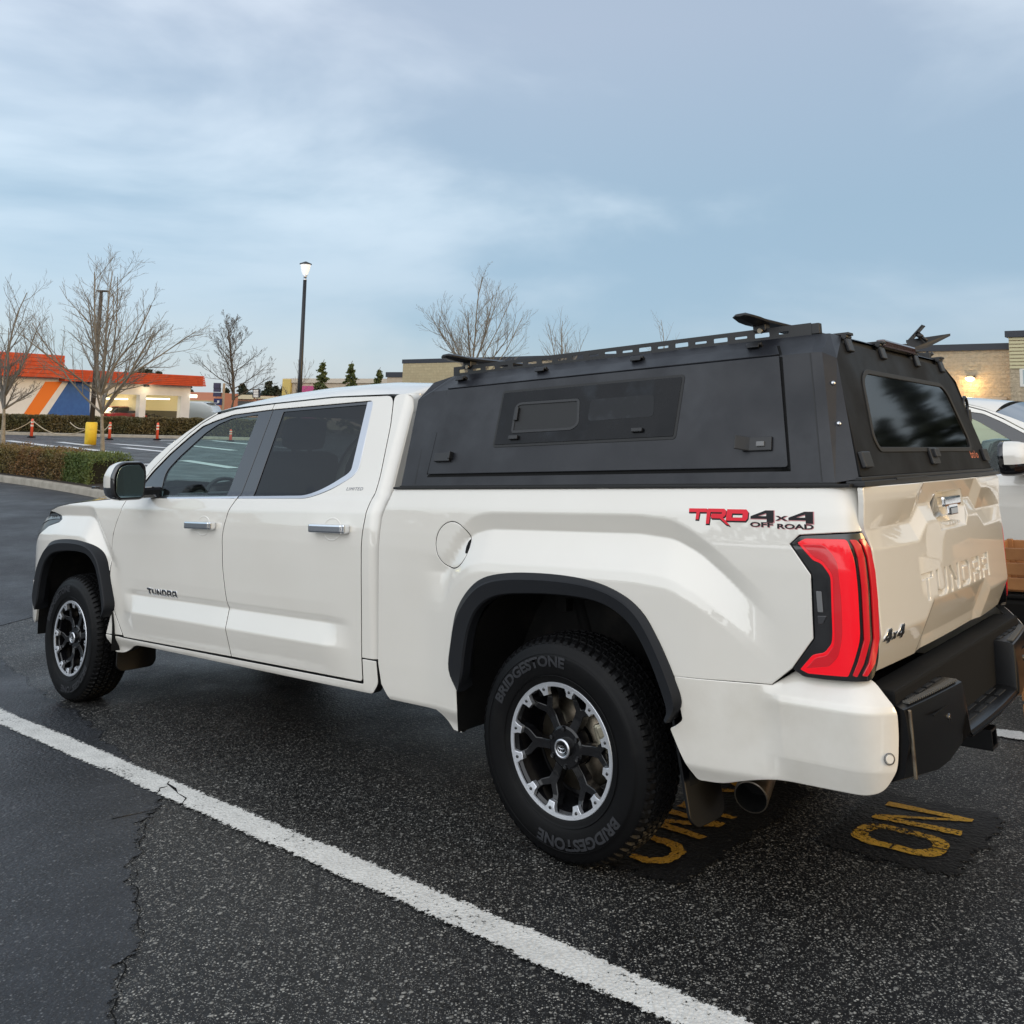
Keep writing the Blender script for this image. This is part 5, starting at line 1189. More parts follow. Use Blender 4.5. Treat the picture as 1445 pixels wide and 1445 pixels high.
# yellow stencilled letters
BLK = asphalt('asphalt_sealed', (.006,.006,.0065), (.10,.10,.09), .10, .6)
def gpanel(name, loops, mt, dz):
    g = panel([np.array(L) for L in loops], lambda u, v, off=0.: gT(u, v, dz+off), thick=0, e=0, du=.1, dz=.1, step=.02)
    return struct(g.obj(name, mt))
def rough_poly(P, j=.004, step=.02):
    Q = dens(P, step); return Q+np.random.normal(0, j, Q.shape)
gpanel('sealed_patch', [rough_poly(rnd([(4.84,.80),(5.34,.80),(5.36,1.50),(4.84,1.50)], .05), .016)], BLK, .005)
gpanel('sealed_patch', [rough_poly(rnd([(4.20,.15),(4.60,.15),(4.62,1.35),(4.20,1.35)], .05), .016)], BLK, .005)
Oo = rnd([(4.915,.945),(4.915,1.075),(4.975,1.128),(5.20,1.128),(5.262,1.07),(5.262,.955),(5.215,.902),(4.975,.902)], .05); Oi = rnd([(4.975,.975),(4.975,1.050),(5.01,1.080),(5.17,1.080),(5.205,1.045),(5.205,.985),(5.17,.952),(5.01,.952)], .03)
gpanel('painted_letter_o', [rough_poly(Oo, .002), rough_poly(Oi, .002)], YLINE, .009)
for L in ([(5.085,.895),(5.093,.895),(5.093,.958),(5.085,.958)], [(5.09,1.075),(5.098,1.075),(5.098,1.134),(5.09,1.134)], [(4.91,1.005),(4.985,.998),(4.985,1.006),(4.91,1.013)], [(5.20,1.00),(5.27,1.00),(5.27,1.01),(5.20,1.01)]): gpanel('stencil_gap', [L], BLK, .0125)
gpanel('painted_letter_n', [rough_poly([(4.925,1.340),(4.925,1.392),(5.262,1.392),(5.262,1.358),(5.00,1.222),(5.262,1.236),(5.262,1.186),(4.925,1.168),(4.925,1.214),(5.20,1.352)], .002)], YLINE, .009)
Oo2 = Oo+np.array([-.655,-.70]); Oo2[:, 1] = .15+(Oo2[:, 1]-.20)*1.15+.09
gpanel('painted_letter_o', [rough_poly(rnd([(4.33,.25),(4.42,.235),(4.485,.29),(4.492,.40),(4.43,.47),(4.32,.475),(4.20,.47),(4.20,.44),(4.30,.435),(4.41,.42),(4.442,.38),(4.44,.32),(4.40,.283),(4.33,.29)], .02), .003)], YLINE2, .009)
gpanel('painted_letter_n', [rough_poly([(4.20,.56),(4.47,.555),(4.48,.59),(4.27,.615),(4.475,.70),(4.475,.755),(4.20,.755),(4.20,.71),(4.40,.712),(4.20,.63)], .003)], YLINE2, .009)
gpanel('painted_letter_l', [rough_poly([(4.22,.80),(4.48,.81),(4.48,.845),(4.26,.845),(4.26,.98),(4.22,.98)], .003)], YLINE2, .009)
gpanel('painted_letter_y', [rough_poly([(4.48,1.13),(4.38,1.13),(4.24,1.04),(4.24,1.08),(4.34,1.15),(4.24,1.22),(4.24,1.27),(4.39,1.17),(4.48,1.17)], .003)], YLINE2, .009)

# ---- far lot lines (white, on level ground)
def farline(p0, p1, w=.40, s=None):
    a, b = onZ(*p0), onZ(*p1); d = (b-a).normalized(); n_ = Vector((-d.y, d.x, 0))*w/2; a.z = gW(a.x, a.y)+.012; b.z = gW(b.x, b.y)+.012
    g = G(); g.add([a-n_, b-n_, b+n_, a+n_], [(0,1,2,3)]); struct(g.obj('lot_line', WLINEF))
for p0, p1 in (((10,622),(81,631)),((-30,632),(88,641.5)),((83,624),(125,629)),((95,631),(176,640.5)),((100,630),(0,631)),((160,626.5),(236,632.5)),((175,632),(235,638)),((225,622),(250,622)),((-60,628),(-10,634)),((205,655),(216,656)),((240,626),(330,636)),((300,622),(420,634)),((260,650),(330,661))): farline(p0, p1)

# ---- kerbs
KERB = mat('kerb_concrete', (.33,.30,.25), .85, noise=(5, (.22,.20,.165), .4, .7), bump=(60, .4, .01))
SOIL = mat('bark_soil', (.022,.016,.012), .95, noise=(14, (.05,.036,.025), .4, .7), bump=(30, .9, .03))
def kerb(pts, w, h, name='kerb'):
    pts = [np.array(p[:2]) for p in pts]; g = G(); V = []
    L_ = []
    for a, b in zip(pts[:-1], pts[1:]):
        n_ = max(1, int(np.linalg.norm(b-a)/.5)); L_ += [a+(b-a)*k/n_ for k in range(n_)]
    L_.append(pts[-1])
    for i, p in enumerate(L_):
        d = L_[min(i+1, len(L_)-1)]-L_[max(i-1, 0)]; d = d/np.linalg.norm(d); nn = np.array([-d[1], d[0]]); z = gW(p[0], p[1])
        for o, hh in ((0,-.3),(0,h-.03),(.02,h-.006),(.05,h),(w-.03,h),(w,h-.02),(w,-.3)): V.append((p[0]+nn[0]*o, p[1]+nn[1]*o, z+hh))
    g.add(V, [(i*7+j, (i+1)*7+j, (i+1)*7+j+1, i*7+j+1) for i in range(len(L_)-1) for j in range(6)]); o = struct(g.obj(name, KERB)); smooth_angle(o, 40); return L_
def gW_pt(px, py):
    """where a pixel's ray meets the real ground sheet"""
    d = rayW(px, py); t_ = 2.
    for _ in range(900):
        q = Vector((0, 0, HC))+d*t_
        if q.z < gW(q.x, q.y): break
        t_ += .05
    return q
k1 = [gW_pt(*p) for p in ((-160,668),(-60,672),(0,680.5),(40,686),(77,692),(105,697),(150,706),(210,722))]
kl = kerb(k1, .16, .15)
k2 = [onZ(*p) for p in ((-120,611.5),(0,613),(100,615.5),(280,619.5),(420,623))]
kerb(k2, .15, .15)
# planting bed soil behind the near kerb
kk = [(p[0], p[1]) for p in k1]
g = G(); V = []
for p in k1[:-1]:
    for o in (.15, 1.0, 3.2): V.append((p.x, p.y+o, gW(p.x, p.y)+.13))
g.add(V, [(i*3+j, (i+1)*3+j, (i+1)*3+j+1, i*3+j+1) for i in range(len(k1)-2) for j in range(2)]); struct(g.obj('planting_bed', SOIL))

# ---- leaf scatter
def leaf_mat(name, cols, rough=.55):
    m = bpy.data.materials.new(name); m.use_nodes = True; nt = m.node_tree; b = nt.nodes['Principled BSDF']; t = N(nt, 'ShaderNodeTexCoord'); gi = N(nt, 'ShaderNodeNewGeometry')
    n = N(nt, 'ShaderNodeTexNoise'); n.inputs['Scale'].default_value = cols[3]; n.inputs['Detail'].default_value = 3; nt.links.new(t.outputs['Object'], n.inputs['Vector'])
    c = mix(nt, ramp(nt, n.outputs[0], [(.38, (0, 0, 0)), (.62, (1, 1, 1))]), cols[0], cols[1])
    c = mix(nt, ramp(nt, gi.outputs['Random Per Island'], [(0, (0, 0, 0)), (1, (1, 1, 1))]), c, mix(nt, .5, c, cols[2]))
    nt.links.new(c, b.inputs['Base Color']); b.inputs['Roughness'].default_value = rough; return m
def leaves(g, P, size, jit=.4):
    n = len(P); a = np.random.normal(size=(n, 3)); a /= np.linalg.norm(a, axis=1)[:, None]; b = np.random.normal(size=(n, 3)); b -= (a*b).sum(1)[:, None]*a; b /= np.linalg.norm(b, axis=1)[:, None]
    s = size*(1+jit*np.random.uniform(-1, 1, n))[:, None]; P = np.asarray(P)
    V = np.stack([P-a*s*.5, P+b*s*.3, P+a*s*.5, P-b*s*.3], 1).reshape(-1, 3)
    base = len(g.v); g.v += [tuple(q) for q in V.tolist()]; g.f += [(base+4*i, base+4*i+1, base+4*i+2, base+4*i+3) for i in range(n)]; g.n += [None]*n; g.m += [0]*n; g.sm += [False]*n
def hedge(name, path, depth_, height, n, size, mt, label, z0=0., lump=.06, grp=None):
    """clipped hedge: twiggy core sheet plus leaf-sized faces over its skin"""
    path = [Vector(p) for p in path]; L = [0]
    for a, b in zip(path[:-1], path[1:]): L.append(L[-1]+(b-a).length)
    def pos(l):
        for i in range(len(path)-1):
            if l <= L[i+1]: w = (l-L[i])/(L[i+1]-L[i]); p = path[i].lerp(path[i+1], w); d = (path[i+1]-path[i]).normalized(); return p, Vector((-d.y, d.x, 0))
        return path[-1], Vector((0, 1, 0))
    base = pos(L[-1]/2)[0]; root = empty(name, Matrix.Translation(base), label, 'hedge', grp)
    g = G(); P = []
    for _ in range(n):
        l = random.random()*L[-1]; p, nn = pos(l); e_ = random.random(); p = p+(path[-1]-path[-2]).normalized()*abs(random.gauss(0, .05)) if e_ > .0 and l > L[-1]*.985 else p; k = random.random()
        lum = lump*(math.sin(l*3.1)+math.sin(l*7.7+1)+.8*math.sin(l*17+2))/2
        top = height+lum+random.gauss(0, .018)
        if k < .45: o = abs(random.gauss(0, .05))-.02; z = top*random.random()**.8; o += .04*max(0, z/top-.8)*3
        elif k < .85: o = random.random()*depth_; z = top-abs(random.gauss(0, .05))
        else: o = random.random()*depth_; z = random.random()*top
        q = p+nn*o; P.append((q.x-base.x, q.y-base.y, q.z+z0+z-base.z))
    leaves(g, P, size); g.obj('foliage', mt, root)
    g = G()
    for i in range(len(path)-1):
        a, b = path[i], path[i+1]; du_ = (b-a).normalized(); a = a+du_*.14 if i == 0 else a; b = b-du_*.14 if i == len(path)-2 else b; nn = Vector((-(b-a).y, (b-a).x, 0)).normalized(); o1, o2 = nn*.10, nn*(depth_-.06)
        v = [a+o1, b+o1, b+o2, a+o2]; v = [tuple(q-base+Vector((0,0,z0-.05))) for q in v]+[tuple(q-base+Vector((0,0,z0+height-.09))) for q in v]
        g.add(v, [(4,5,6,7),(0,1,5,4),(1,2,6,5),(2,3,7,6),(3,0,4,7)], None, 0, False)
    g.obj('twiggy_core', mat('hedge_core', (.012,.012,.007), .95), root); return root
H1 = leaf_mat('hedge_leaves_near', ((.085,.105,.022),(.20,.085,.025),(.24,.19,.06),1.1)); H2 = leaf_mat('hedge_leaves_green', ((.060,.110,.022),(.085,.115,.028),(.20,.22,.055),2.5))
H3 = leaf_mat('hedge_leaves_far', ((.055,.055,.017),(.110,.075,.026),(.15,.13,.045),.9))
def off_path(pts, o): return [Vector((p[0], p[1]+o, gW(p[0], p[1]))) for p in pts]
hp = [gW_pt(*p) for p in ((-150,670),(-60,674),(0,682),(40,688),(62,691.5))]; hedge('hedge', off_path(hp, .72), 1.0, .66, 26000, .035, H1, 'low bronze-tinged hedge along the near kerb, left end', .08)
hp = [gW_pt(*p) for p in ((60,691),(77,693.5),(100,697.6))]; hedge('hedge', off_path(hp, .72), 1.0, .64, 12000, .033, H2, 'low dark green hedge by the near kerb, beside the tree trunk', .08)
hp = [onZ(*p) for p in ((-140,610),(0,611.5),(100,614),(280,617.5),(420,621))]; hedge('hedge', [Vector((p.x, p.y+.5, 0)) for p in hp], 1.3, .90, 40000, .085, H3, 'long clipped hedge behind the far kerb and the orange delineator posts', .10, .04)

# ---- bare trees
BARK = mat('pale_bark', (.30,.26,.20), .85, noise=(12, (.17,.145,.11), .4, .7), bump=(40, .5, .01)); TWIG = mat('grey_twig', (.17,.155,.135), .85); BARKD = mat('dark_bark', (.10,.08,.06), .9); TWIGR = mat('tan_twig', (.21,.185,.15), .85)
def bare_tree(base, H, spread, trunk_h, r0, seed, label, mt=BARK, tw=TWIG, levels=4, nb=(7,5,4,3), up=.55, lean=(0, 0), twig=.006, leader=True, grp=None, wide=1., excur=0):
    rnd_ = random.Random(seed); root = empty('bare_tree', Matrix.Translation(base), label, 'tree', grp)
    gt, gc = G(), G()
    def limb(p, d, L, r, lev, g):
        n = 5 if lev < 2 else 4; pts = [p.copy()]; dd = d.copy(); q = p.copy(); seg = L/n
        for i in range(n):
            jk = .03 if lev == 0 else .10; dd = (dd+Vector((rnd_.gauss(0,jk), rnd_.gauss(0,jk), rnd_.gauss(0,.05)+ (.10 if lev > 0 else .02)*up*1.6))).normalized(); q = q+dd*seg; pts.append(q.copy())
        rs = [max(twig*.55, r*(1-.72*i/n)) for i in range(n+1)]
        tube(g, pts, rs, 8 if lev == 0 else (5 if lev == 1 else 3), cap=False)
        return pts, rs, dd
    d0 = Vector((lean[0], lean[1], 1)).normalized()
    tp, tr, _ = limb(Vector((0, 0, -.2)), d0, trunk_h+.2, r0, 0, gt)
    top = tp[-1]
    heads = []
    nmain = nb[0]
    if leader: heads.append((top, (d0+Vector((rnd_.gauss(0,.05), rnd_.gauss(0,.05), 0))).normalized(), (H-trunk_h)*.98, r0*.50))
    for k in range(nmain):
        a = 2*math.pi*k/nmain+rnd_.uniform(-.4, .4); el = rnd_.uniform(.45, 1.25); f = rnd_.uniform(.0, .0)
        d = Vector((math.cos(a)*math.cos(el)*wide, math.sin(a)*math.cos(el)*wide, math.sin(el))).normalized()
        Lm = (H-trunk_h)*rnd_.uniform(.62, .92)*(1-.22*math.cos(el)) if spread is None else min((H-trunk_h)*.95, spread/max(math.cos(el), .35))*rnd_.uniform(.75, 1.)
        heads.append((tp[-1-(k % 2)]*1.0, d, Lm, r0*rnd_.uniform(.34, .5)))
    if excur:
        heads = heads[:1]; pl, rl, _ = limb(top, d0, (H-trunk_h)*.96, r0*.72, 0, gc); heads = []
        for k in range(excur):
            w = (k+.5)/excur; i = min(int(w*(len(pl)-1)), len(pl)-2); q = pl[i].lerp(pl[i+1], w*(len(pl)-1)-i); a = k*2.4+rnd_.uniform(-.4, .4); el = .35+.75*w+rnd_.uniform(-.12, .12)
            heads.append((q, Vector((math.cos(a)*math.cos(el), math.sin(a)*math.cos(el), math.sin(el))).normalized(), spread*(1.0-.62*w)*rnd_.uniform(.85, 1.15), max(twig*1.3, r0*.30*(1-.7*w))))
    def grow_(p, d, L, r, lev):
        pts, rs, dd = limb(p, d, L, r, lev, gc)
        if lev >= levels: return
        m = nb[min(lev, len(nb)-1)]+ (3 if lev == 1 else 0)
        for k in range(m):
            w = .22+.75*(k+rnd_.random()*.6)/m; i = min(int(w*(len(pts)-1)), len(pts)-2); fr = w*(len(pts)-1)-i; q = pts[i].lerp(pts[i+1], fr); ax = (pts[i+1]-pts[i]).normalized()
            s = ax.cross(Vector((rnd_.gauss(0,1), rnd_.gauss(0,1), rnd_.gauss(0,1)))).normalized(); ang = rnd_.uniform(.45, .85)
            nd = (ax*math.cos(ang)+s*math.sin(ang)+Vector((0, 0, .18*up))).normalized()
            grow_(q, nd, L*rnd_.uniform(.34, .55)*(1.08-w*.45), rs[i]*.55, lev+1)
    for h in heads: grow_(*h, 1)
    gt.obj('trunk', mt, root); gc.obj('crown', tw, root); return root
def gz(p): return Vector((p.x, p.y, gW(p.x, p.y)+.05))
b_ = at(146, 688, 20.6); b_.z = gW(b_.x, b_.y)+.1; bare_tree(b_, 5.1, 2.2, 1.95, .075, 5, 'pale bare tree standing by the near hedge, its trunk in front of the far lot', nb=(13,7,5,3), levels=4, twig=.0045, tw=TWIGR, up=.4)
b_ = at(4, 640, 29); b_.z = 0; bare_tree(b_, 5.6, 1.25, 2.0, .10, 11, 'pale bare tree at the far left edge, behind the low hedge', nb=(10,6,5,3), levels=4, twig=.006)
b_ = at(325, 590, 88); b_.z = 0; bare_tree(b_, 9.4, 4.7, 2.2, .24, 3, 'dark bare tree in the distance right of the car wash', mt=BARKD, tw=BARKD, nb=(6,6,4,3), levels=4, twig=.017, up=.45, excur=22)
b_ = at(664, 600, 36); b_.z = 0; bare_tree(b_, 7.35, 2.5, 3.3, .09, 21, 'pale bare tree rising behind the cab roof and the canopy front', nb=(11,6,5,3), levels=4, twig=.006, tw=TWIGR, up=.55)
b_ = at(792, 600, 50); b_.z = 0; bare_tree(b_, 7.3, 1.8, 3.0, .10, 8, 'small bare treetop just above the canopy roof rail', nb=(8,6,4), levels=3, twig=.007, tw=TWIGR)
b_ = at(938, 600, 58); b_.z = 0; bare_tree(b_, 8.1, 1.6, 3.5, .10, 18, 'faint bare treetop above the middle of the canopy', nb=(7,5,3), levels=3, twig=.006, tw=TWIGR)
b_ = at(414, 600, 64); b_.z = 0; bare_tree(b_, 5.2, 1.3, 1.8, .07, 9, 'thin bare sapling beside the lit lamp post', nb=(6,5,3), levels=3, twig=.012, tw=TWIGR)
# ---- conifers
def conifer(base, H, w, n, label, mt, size=.16, droop=.25, grp=None, ragged=1.):
    root = empty('conifer', Matrix.Translation(base), label, 'tree', grp); g = G(); tube(g, [(0,0,-.1),(0,0,H*.97),(.12*H*.15,0,H*1.02)], [.03*H*.4,.01*H*.4,.004*H], 6); g.obj('trunk', BARKD, root)
    P = []; nb_ = int(H*10)
    for k in range(nb_):
        z = H*(.06+.92*k/nb_); r = w*(1-z/H)**.8*random.uniform(.55, 1.1)*ragged+.05; a = random.random()*6.28
        for i in range(int(n/nb_)):
            f = random.random()**.7; P.append((math.cos(a)*r*f+random.gauss(0,.05*w), math.sin(a)*r*f+random.gauss(0,.05*w), z-droop*r*f*f*1.4+random.gauss(0,.04)))
    g = G(); leaves(g, P, size); g.obj('crown', mt, root)
CON = leaf_mat('cedar_green', ((.05,.08,.02),(.08,.10,.025),(.15,.15,.05),2.), .7); COND = leaf_mat('far_conifer', ((.022,.034,.020),(.03,.04,.022),(.05,.055,.03),.3), .8)
for px, py, s, H, lab in ((454,548,62,4.95,'young cedar nearest the lamp post, in front of the low tan wall'), (494,548,62,4.9,'young cedar in the middle of three, in front of the low tan wall'), (534,548,62,4.5,'young cedar nearest the tall tan building, in front of the low wall')):
    b_ = at(px, py, s); b_.z = 0; conifer(b_, H, 1.25, 4200, lab, CON, .17, grp='young cedars in front of the low tan wall')
for i, (px, top, s, w) in enumerate(((378,538,190,3.2),(388,545,190,2.6),(341,541,230,3.6),(262,538,240,6.0),(208,521,180,4.5),(196,519,182,4.0),(220,524,185,4.2),(318,548,240,4),(398,546,260,3.5))):
    b_ = at(px, 570, s); b_.z = 0; H = hof(px, top, s); conifer(b_, H, w, 1500, ('dark conifer far off, first left of the lamp post','smaller dark conifer far off, left of the lamp post','distant conifer behind the dark bare tree','distant broad conifer right of the orange fascia','conifer top above the orange fascia, middle of three','conifer top above the orange fascia, left of three','conifer top above the orange fascia, right of three','distant conifer behind the small sign tower','distant conifer at the left corner of the tan wall')[i], COND, 1.0)
# far wooded ridge
g = G(); P = []
for _ in range(9000):
    X = random.uniform(-420, 500); Y = 520+random.uniform(-20, 20); h = 9+5*math.sin(X*.013)+3*math.sin(X*.05+1)+random.uniform(-9, 2.5); P.append((X, Y, max(h, 0)))
leaves(g, P, 7.); o = g.obj('far_woods', mat('far_woods', (.045,.058,.062), .95)); o['kind'] = 'stuff'
g = G(); xs_ = np.linspace(-1400, 1400, 120); hz = 14+9*np.sin(xs_*.004+1)+5*np.sin(xs_*.011)
V = [(x, 1150, -5) for x in xs_]+[(x, 1150, h) for x, h in zip(xs_, hz)]+[(x, 1450, -5) for x in xs_]; n = 120
g.add(V, [(i, i+1, n+i+1, n+i) for i in range(n-1)]+[(n+i, n+i+1, 2*n+i+1, 2*n+i) for i in range(n-1)]); struct(g.obj('hills', mat('far_hills', (.10,.13,.17), .95)))

for k in range(26):
    az = math.radians(36+k*1.75+random.uniform(-.8, .8)); dd_ = 78+random.uniform(-6, 10); conifer(Vector((math.sin(az)*dd_, math.cos(az)*dd_, 0)), 17+random.uniform(-3, 4.5), 3.6, 1500, 'tall conifer behind the right-hand end of the store', COND, 1.1, grp='tall conifers behind the store')

# tree line round the rest of the lot, out of the frame: it is what the paint and glass reflect along the horizon
g = G(); P = []
for _ in range(26000):
    a = random.uniform(math.radians(-45), math.radians(-285)); r = 125+random.uniform(-7, 7); h = 7+2.2*math.sin(a*9)+2*math.sin(a*31)+1.4*math.sin(a*83); P.append((r*math.sin(a), r*math.cos(a), random.uniform(0, h)))
leaves(g, P, 1.5); o = g.obj('distant_trees', mat('far_tree_line', (.035,.038,.030), .9)); o['kind'] = 'stuff'
# ================================================================== buildings
def wall_dirs(a, b): d = (Vector((b[0], b[1], 0))-Vector((a[0], a[1], 0))); L = d.length; d.normalize(); return d, Vector((d.y, -d.x, 0)), L     # direction, outward normal (toward the viewer)
def wbox(g, a, d, nrm, l0, l1, o0, o1, z0, z1, m=0):
    """box along a wall: l along d, o outward, z up; a is the wall's start"""
    A = Vector((a[0], a[1], 0)); v = [tuple(A+d*l+nrm*o+Vector((0,0,z))) for l in (l0, l1) for o in (o0, o1) for z in (z0, z1)]
    g.add(v, [(0,1,3,2),(4,6,7,5),(0,4,5,1),(2,3,7,6),(0,2,6,4),(1,5,7,3)], None, m, False)
def wquad(g, a, d, nrm, pts, o, m=0):
    A = Vector((a[0], a[1], 0)); g.add([tuple(A+d*l+nrm*o+Vector((0,0,z))) for l, z in pts], [tuple(range(len(pts)))], None, m, False)
def block_mat(name, c1, c2, course=.2, width=.4, bumpd=.03, mortar=None):
    m = bpy.data.materials.new(name); m.use_nodes = True; nt = m.node_tree; b = nt.nodes['Principled BSDF']; t = N(nt, 'ShaderNodeTexCoord'); mp_ = N(nt, 'ShaderNodeMapping'); nt.links.new(t.outputs['UV'], mp_.inputs[0])
    br = N(nt, 'ShaderNodeTexBrick'); br.inputs['Scale'].default_value = 1; br.inputs['Brick Width'].default_value = width; br.inputs['Row Height'].default_value = course; br.inputs['Mortar Size'].default_value = .008
    br.inputs['Color1'].default_value = (*c1, 1); br.inputs['Color2'].default_value = (*c2, 1); br.inputs['Mortar'].default_value = (*(mortar or tuple(q*.75 for q in c1)), 1); nt.links.new(mp_.outputs[0], br.inputs['Vector'])
    n = N(nt, 'ShaderNodeTexNoise'); n.inputs['Scale'].default_value = 5; n.inputs['Detail'].default_value = 8; n.inputs['Roughness'].default_value = .7; nt.links.new(t.outputs['UV'], n.inputs['Vector'])
    c = mix(nt, ramp(nt, n.outputs[0], [(.35, (0, 0, 0)), (.7, (1, 1, 1))]), br.outputs[0], tuple(q*.72 for q in c1)); nt.links.new(c, b.inputs['Base Color']); b.inputs['Roughness'].default_value = .9
    bp = N(nt, 'ShaderNodeBump'); bp.inputs['Strength'].default_value = 1; bp.inputs['Distance'].default_value = bumpd*3
    nt.links.new(math_(nt, 'ADD', math_(nt, 'MULTIPLY', n.outputs[0], 1.), math_(nt, 'MULTIPLY', br.outputs['Fac'], -.25)), bp.inputs['Height']); nt.links.new(bp.outputs[0], b.inputs['Normal']); return m
def uv_wall(o, d):
    """metric wall coordinates for masonry"""
    me = o.data; uv = me.uv_layers.new(name='UVMap'); 
    for p in me.polygons:
        horiz = abs(p.normal.z) > .7
        for li in p.loop_indices:
            v = me.vertices[me.loops[li].vertex_index].co; uv.data[li].uv = (v.x*d.x+v.y*d.y, v.x*d.y-v.y*d.x if horiz else v.z)
    return o
TAN = block_mat('tan_split_block', (.62,.50,.345), (.61,.49,.335), mortar=(.57,.46,.31), bumpd=.05); TANB = block_mat('tan_brick', (.52,.43,.26), (.46,.37,.22), .2, .6, .004, (.30,.24,.15)); TANP = mat('tan_render', (.52,.42,.31), .85, noise=(2, (.46,.37,.27), .4, .7))
COPE = mat('dark_coping', (.022,.026,.036), .5); BIEGE = mat('garage_beige', (.60,.50,.38), .7); RIBB = mat('ribbed_cladding', (.58,.52,.31), .6)
# big store along the right: its long wall runs parallel to the parked trucks
Kp = at(568, 560, 67.); Kp.z = 0
dS = Vector((.764, -.645, 0)).normalized(); nS = Vector((-dS.y, dS.x, 0)); nS = nS if nS.y < 0 else -nS
HB = hof(568, 513, 67.)
store = empty('store_building', Matrix.Translation(Kp), 'tan block store building with dark coping and a lit wall lamp, behind both pickups', 'building')
def part(name, g, mt, par, base, uvd=None):
    o = g.obj(name, mt, par, tuple(base)); 
    if uvd is not None: uv_wall(o, uvd)
    return o
LW = 78.
def along(px, py=540):
    """distance along the store wall where a pixel column meets it"""
    d = rayW(px, py); # solve (t*d.xy) = Kp + l*dS
    A = np.array([[d.x, -dS.x], [d.y, -dS.y]]); t_, l = np.linalg.solve(A, np.array([Kp.x, Kp.y])); return l, HC+d.z*t_
l_p0 = along(1432)[0]
g = G(); wbox(g, Kp, dS, nS, 0, LW, -25, 0, -.3, HB); part('wall', g, TAN, store, Kp, dS)
g = G(); wbox(g, Kp, dS, nS, -.08, LW, -.35, .10, HB, HB+.30); part('coping', g, COPE, store, Kp)
l_b = along(639)[0]
g = G(); wbox(g, Kp, dS, nS, .05, max(l_b, 10)+1, .003, .12, 3.6, HB-.02); part('brick_band', g, TANB, store, Kp, dS)
g = G(); wbox(g, Kp, dS, nS, .3, 11., .13, .18, 2.9, 3.55); part('window', g, mat('dim_window', (.08,.10,.12), .15), store, Kp)
zt = along(1436, 478)[1]
g = G(); wbox(g, Kp, dS, nS, l_p0, l_p0+7, .0, .9, -.3, zt); pil = part('entrance_bay', g, TAN, store, Kp, dS)
g = G()
zr = along(1438, 522)[1]
for k in range(9): 
    z1_ = zr+(zt-zr)*(k+.12)/9; wbox(g, Kp, dS, nS, l_p0+.02, l_p0+6.9, .903, .96, z1_, z1_+(zt-zr)/9*.72)
part('ribbed_cladding', g, RIBB, store, Kp)
g = G(); wbox(g, Kp, dS, nS, l_p0-.12, l_p0+7.1, -.2, 1.05, zt+.002, zt+.28); part('coping', g, COPE, store, Kp)
zw0, zw1 = along(1440, 545)[1], along(1440, 521)[1]; lw = along(1437)[0]
g = G(); wbox(g, Kp, dS, nS, lw+.25, lw+3.2, .905, .94, zw0-.05, zw1+.02); w_ = part('window', g, mat('white_frame', (.7,.68,.62), .5), store, Kp)
g = G(); wbox(g, Kp, dS, nS, lw+.38, lw+3.05, .942, .95, zw0+.07, zw1-.08); part('pane', g, mat('pale_glass', (.22,.33,.34), .12, coat=1), w_, Kp)
ld0, zd = along(1298, 563); ld1 = along(1417, 566)[0]
g = G(); wbox(g, Kp, dS, nS, ld0, ld1, .01, .035, -.2, zd); gd = part('shutter_door', g, BIEGE, store, Kp)
g = G()
wbox(g, Kp, dS, nS, ld0-.15, ld1+.15, .04, .16, zd, zd+.10); wbox(g, Kp, dS, nS, ld0-.1, ld0, .04, .10, -.2, zd-.003); wbox(g, Kp, dS, nS, ld1, ld1+.1, .04, .10, -.2, zd-.003); part('door_frame', g, TANP, store, Kp)
g = G()
for k in range(7): wbox(g, Kp, dS, nS, ld0+.05, ld1-.05, .037, .05, zd-.45*(k+1), zd-.45*(k+1)+.40)
part('shutter_slats', g, BIEGE, store, Kp)
# wall lamp, lit
ll, zl = along(1371, 535)
g = G(); wbox(g, Kp, dS, nS, ll-.16, ll+.16, .01, .24, zl+.02, zl+.17); wl_ = part('wall_lamp', g, mat('lamp_housing', (.05,.045,.04), .5), store, Kp)
g = G(); c_ = Vector((Kp.x, Kp.y, 0))+dS*ll+nS*.30+Vector((0,0,zl)); revolve(g, [(.001,-.11),(.11,-.09),(.185,-.03),(.20,.03),(.12,.08)], 20, axis_fn=lambda v: (c_.x+v[0], c_.y-v[2], c_.z+v[1])); part('lamp_lens', g, mat('lamp_glow', (1,.9,.7), .5, emit=((1,.78,.45), 9)), wl_, Kp)
L = bpy.data.lights.new('wall_lamp_light', 'POINT'); L.energy = 55; L.color = (1,.62,.25); L.shadow_soft_size = .15; lo_ = bpy.data.objects.new('wall_lamp_light', L); COL.objects.link(lo_); q = Vector((Kp.x, Kp.y, 0))+dS*ll+nS*.5+Vector((0,0,zl-.25)); lo_.location = q
# low wing at the left of the store
K2 = at(400, 560, 74.); K2.z = 0; dW = (Vector((Kp.x, Kp.y, 0))+Vector((-.3,1.0,0))-K2).normalized(); nWg = Vector((dW.y, -dW.x, 0)); nWg = nWg if nWg.y < 0 else -nWg; LWg = (Vector((Kp.x, Kp.y+1, 0))-K2).length
HWg = hof(400, 540, 74.)
wing = empty('low_store', Matrix.Translation(K2), 'low tan store wing with a magenta panel, right of the lit lamp post', 'building')
g = G(); wbox(g, K2, dW, nWg, 0, LWg, -12, 0, -.3, HWg); part('wall', g, TANP, wing, K2)
g = G(); wbox(g, K2, dW, nWg, -.05, LWg, -.2, .12, HWg+.002, HWg+.35); part('cornice', g, mat('pale_cornice', (.58,.50,.40), .7), wing, K2)
g = G(); wbox(g, K2, dW, nWg, .0, .9, .003, .2, 0, HWg+.28); part('yellow_pier', g, mat('yellow_render', (.62,.46,.14), .8), wing, K2)
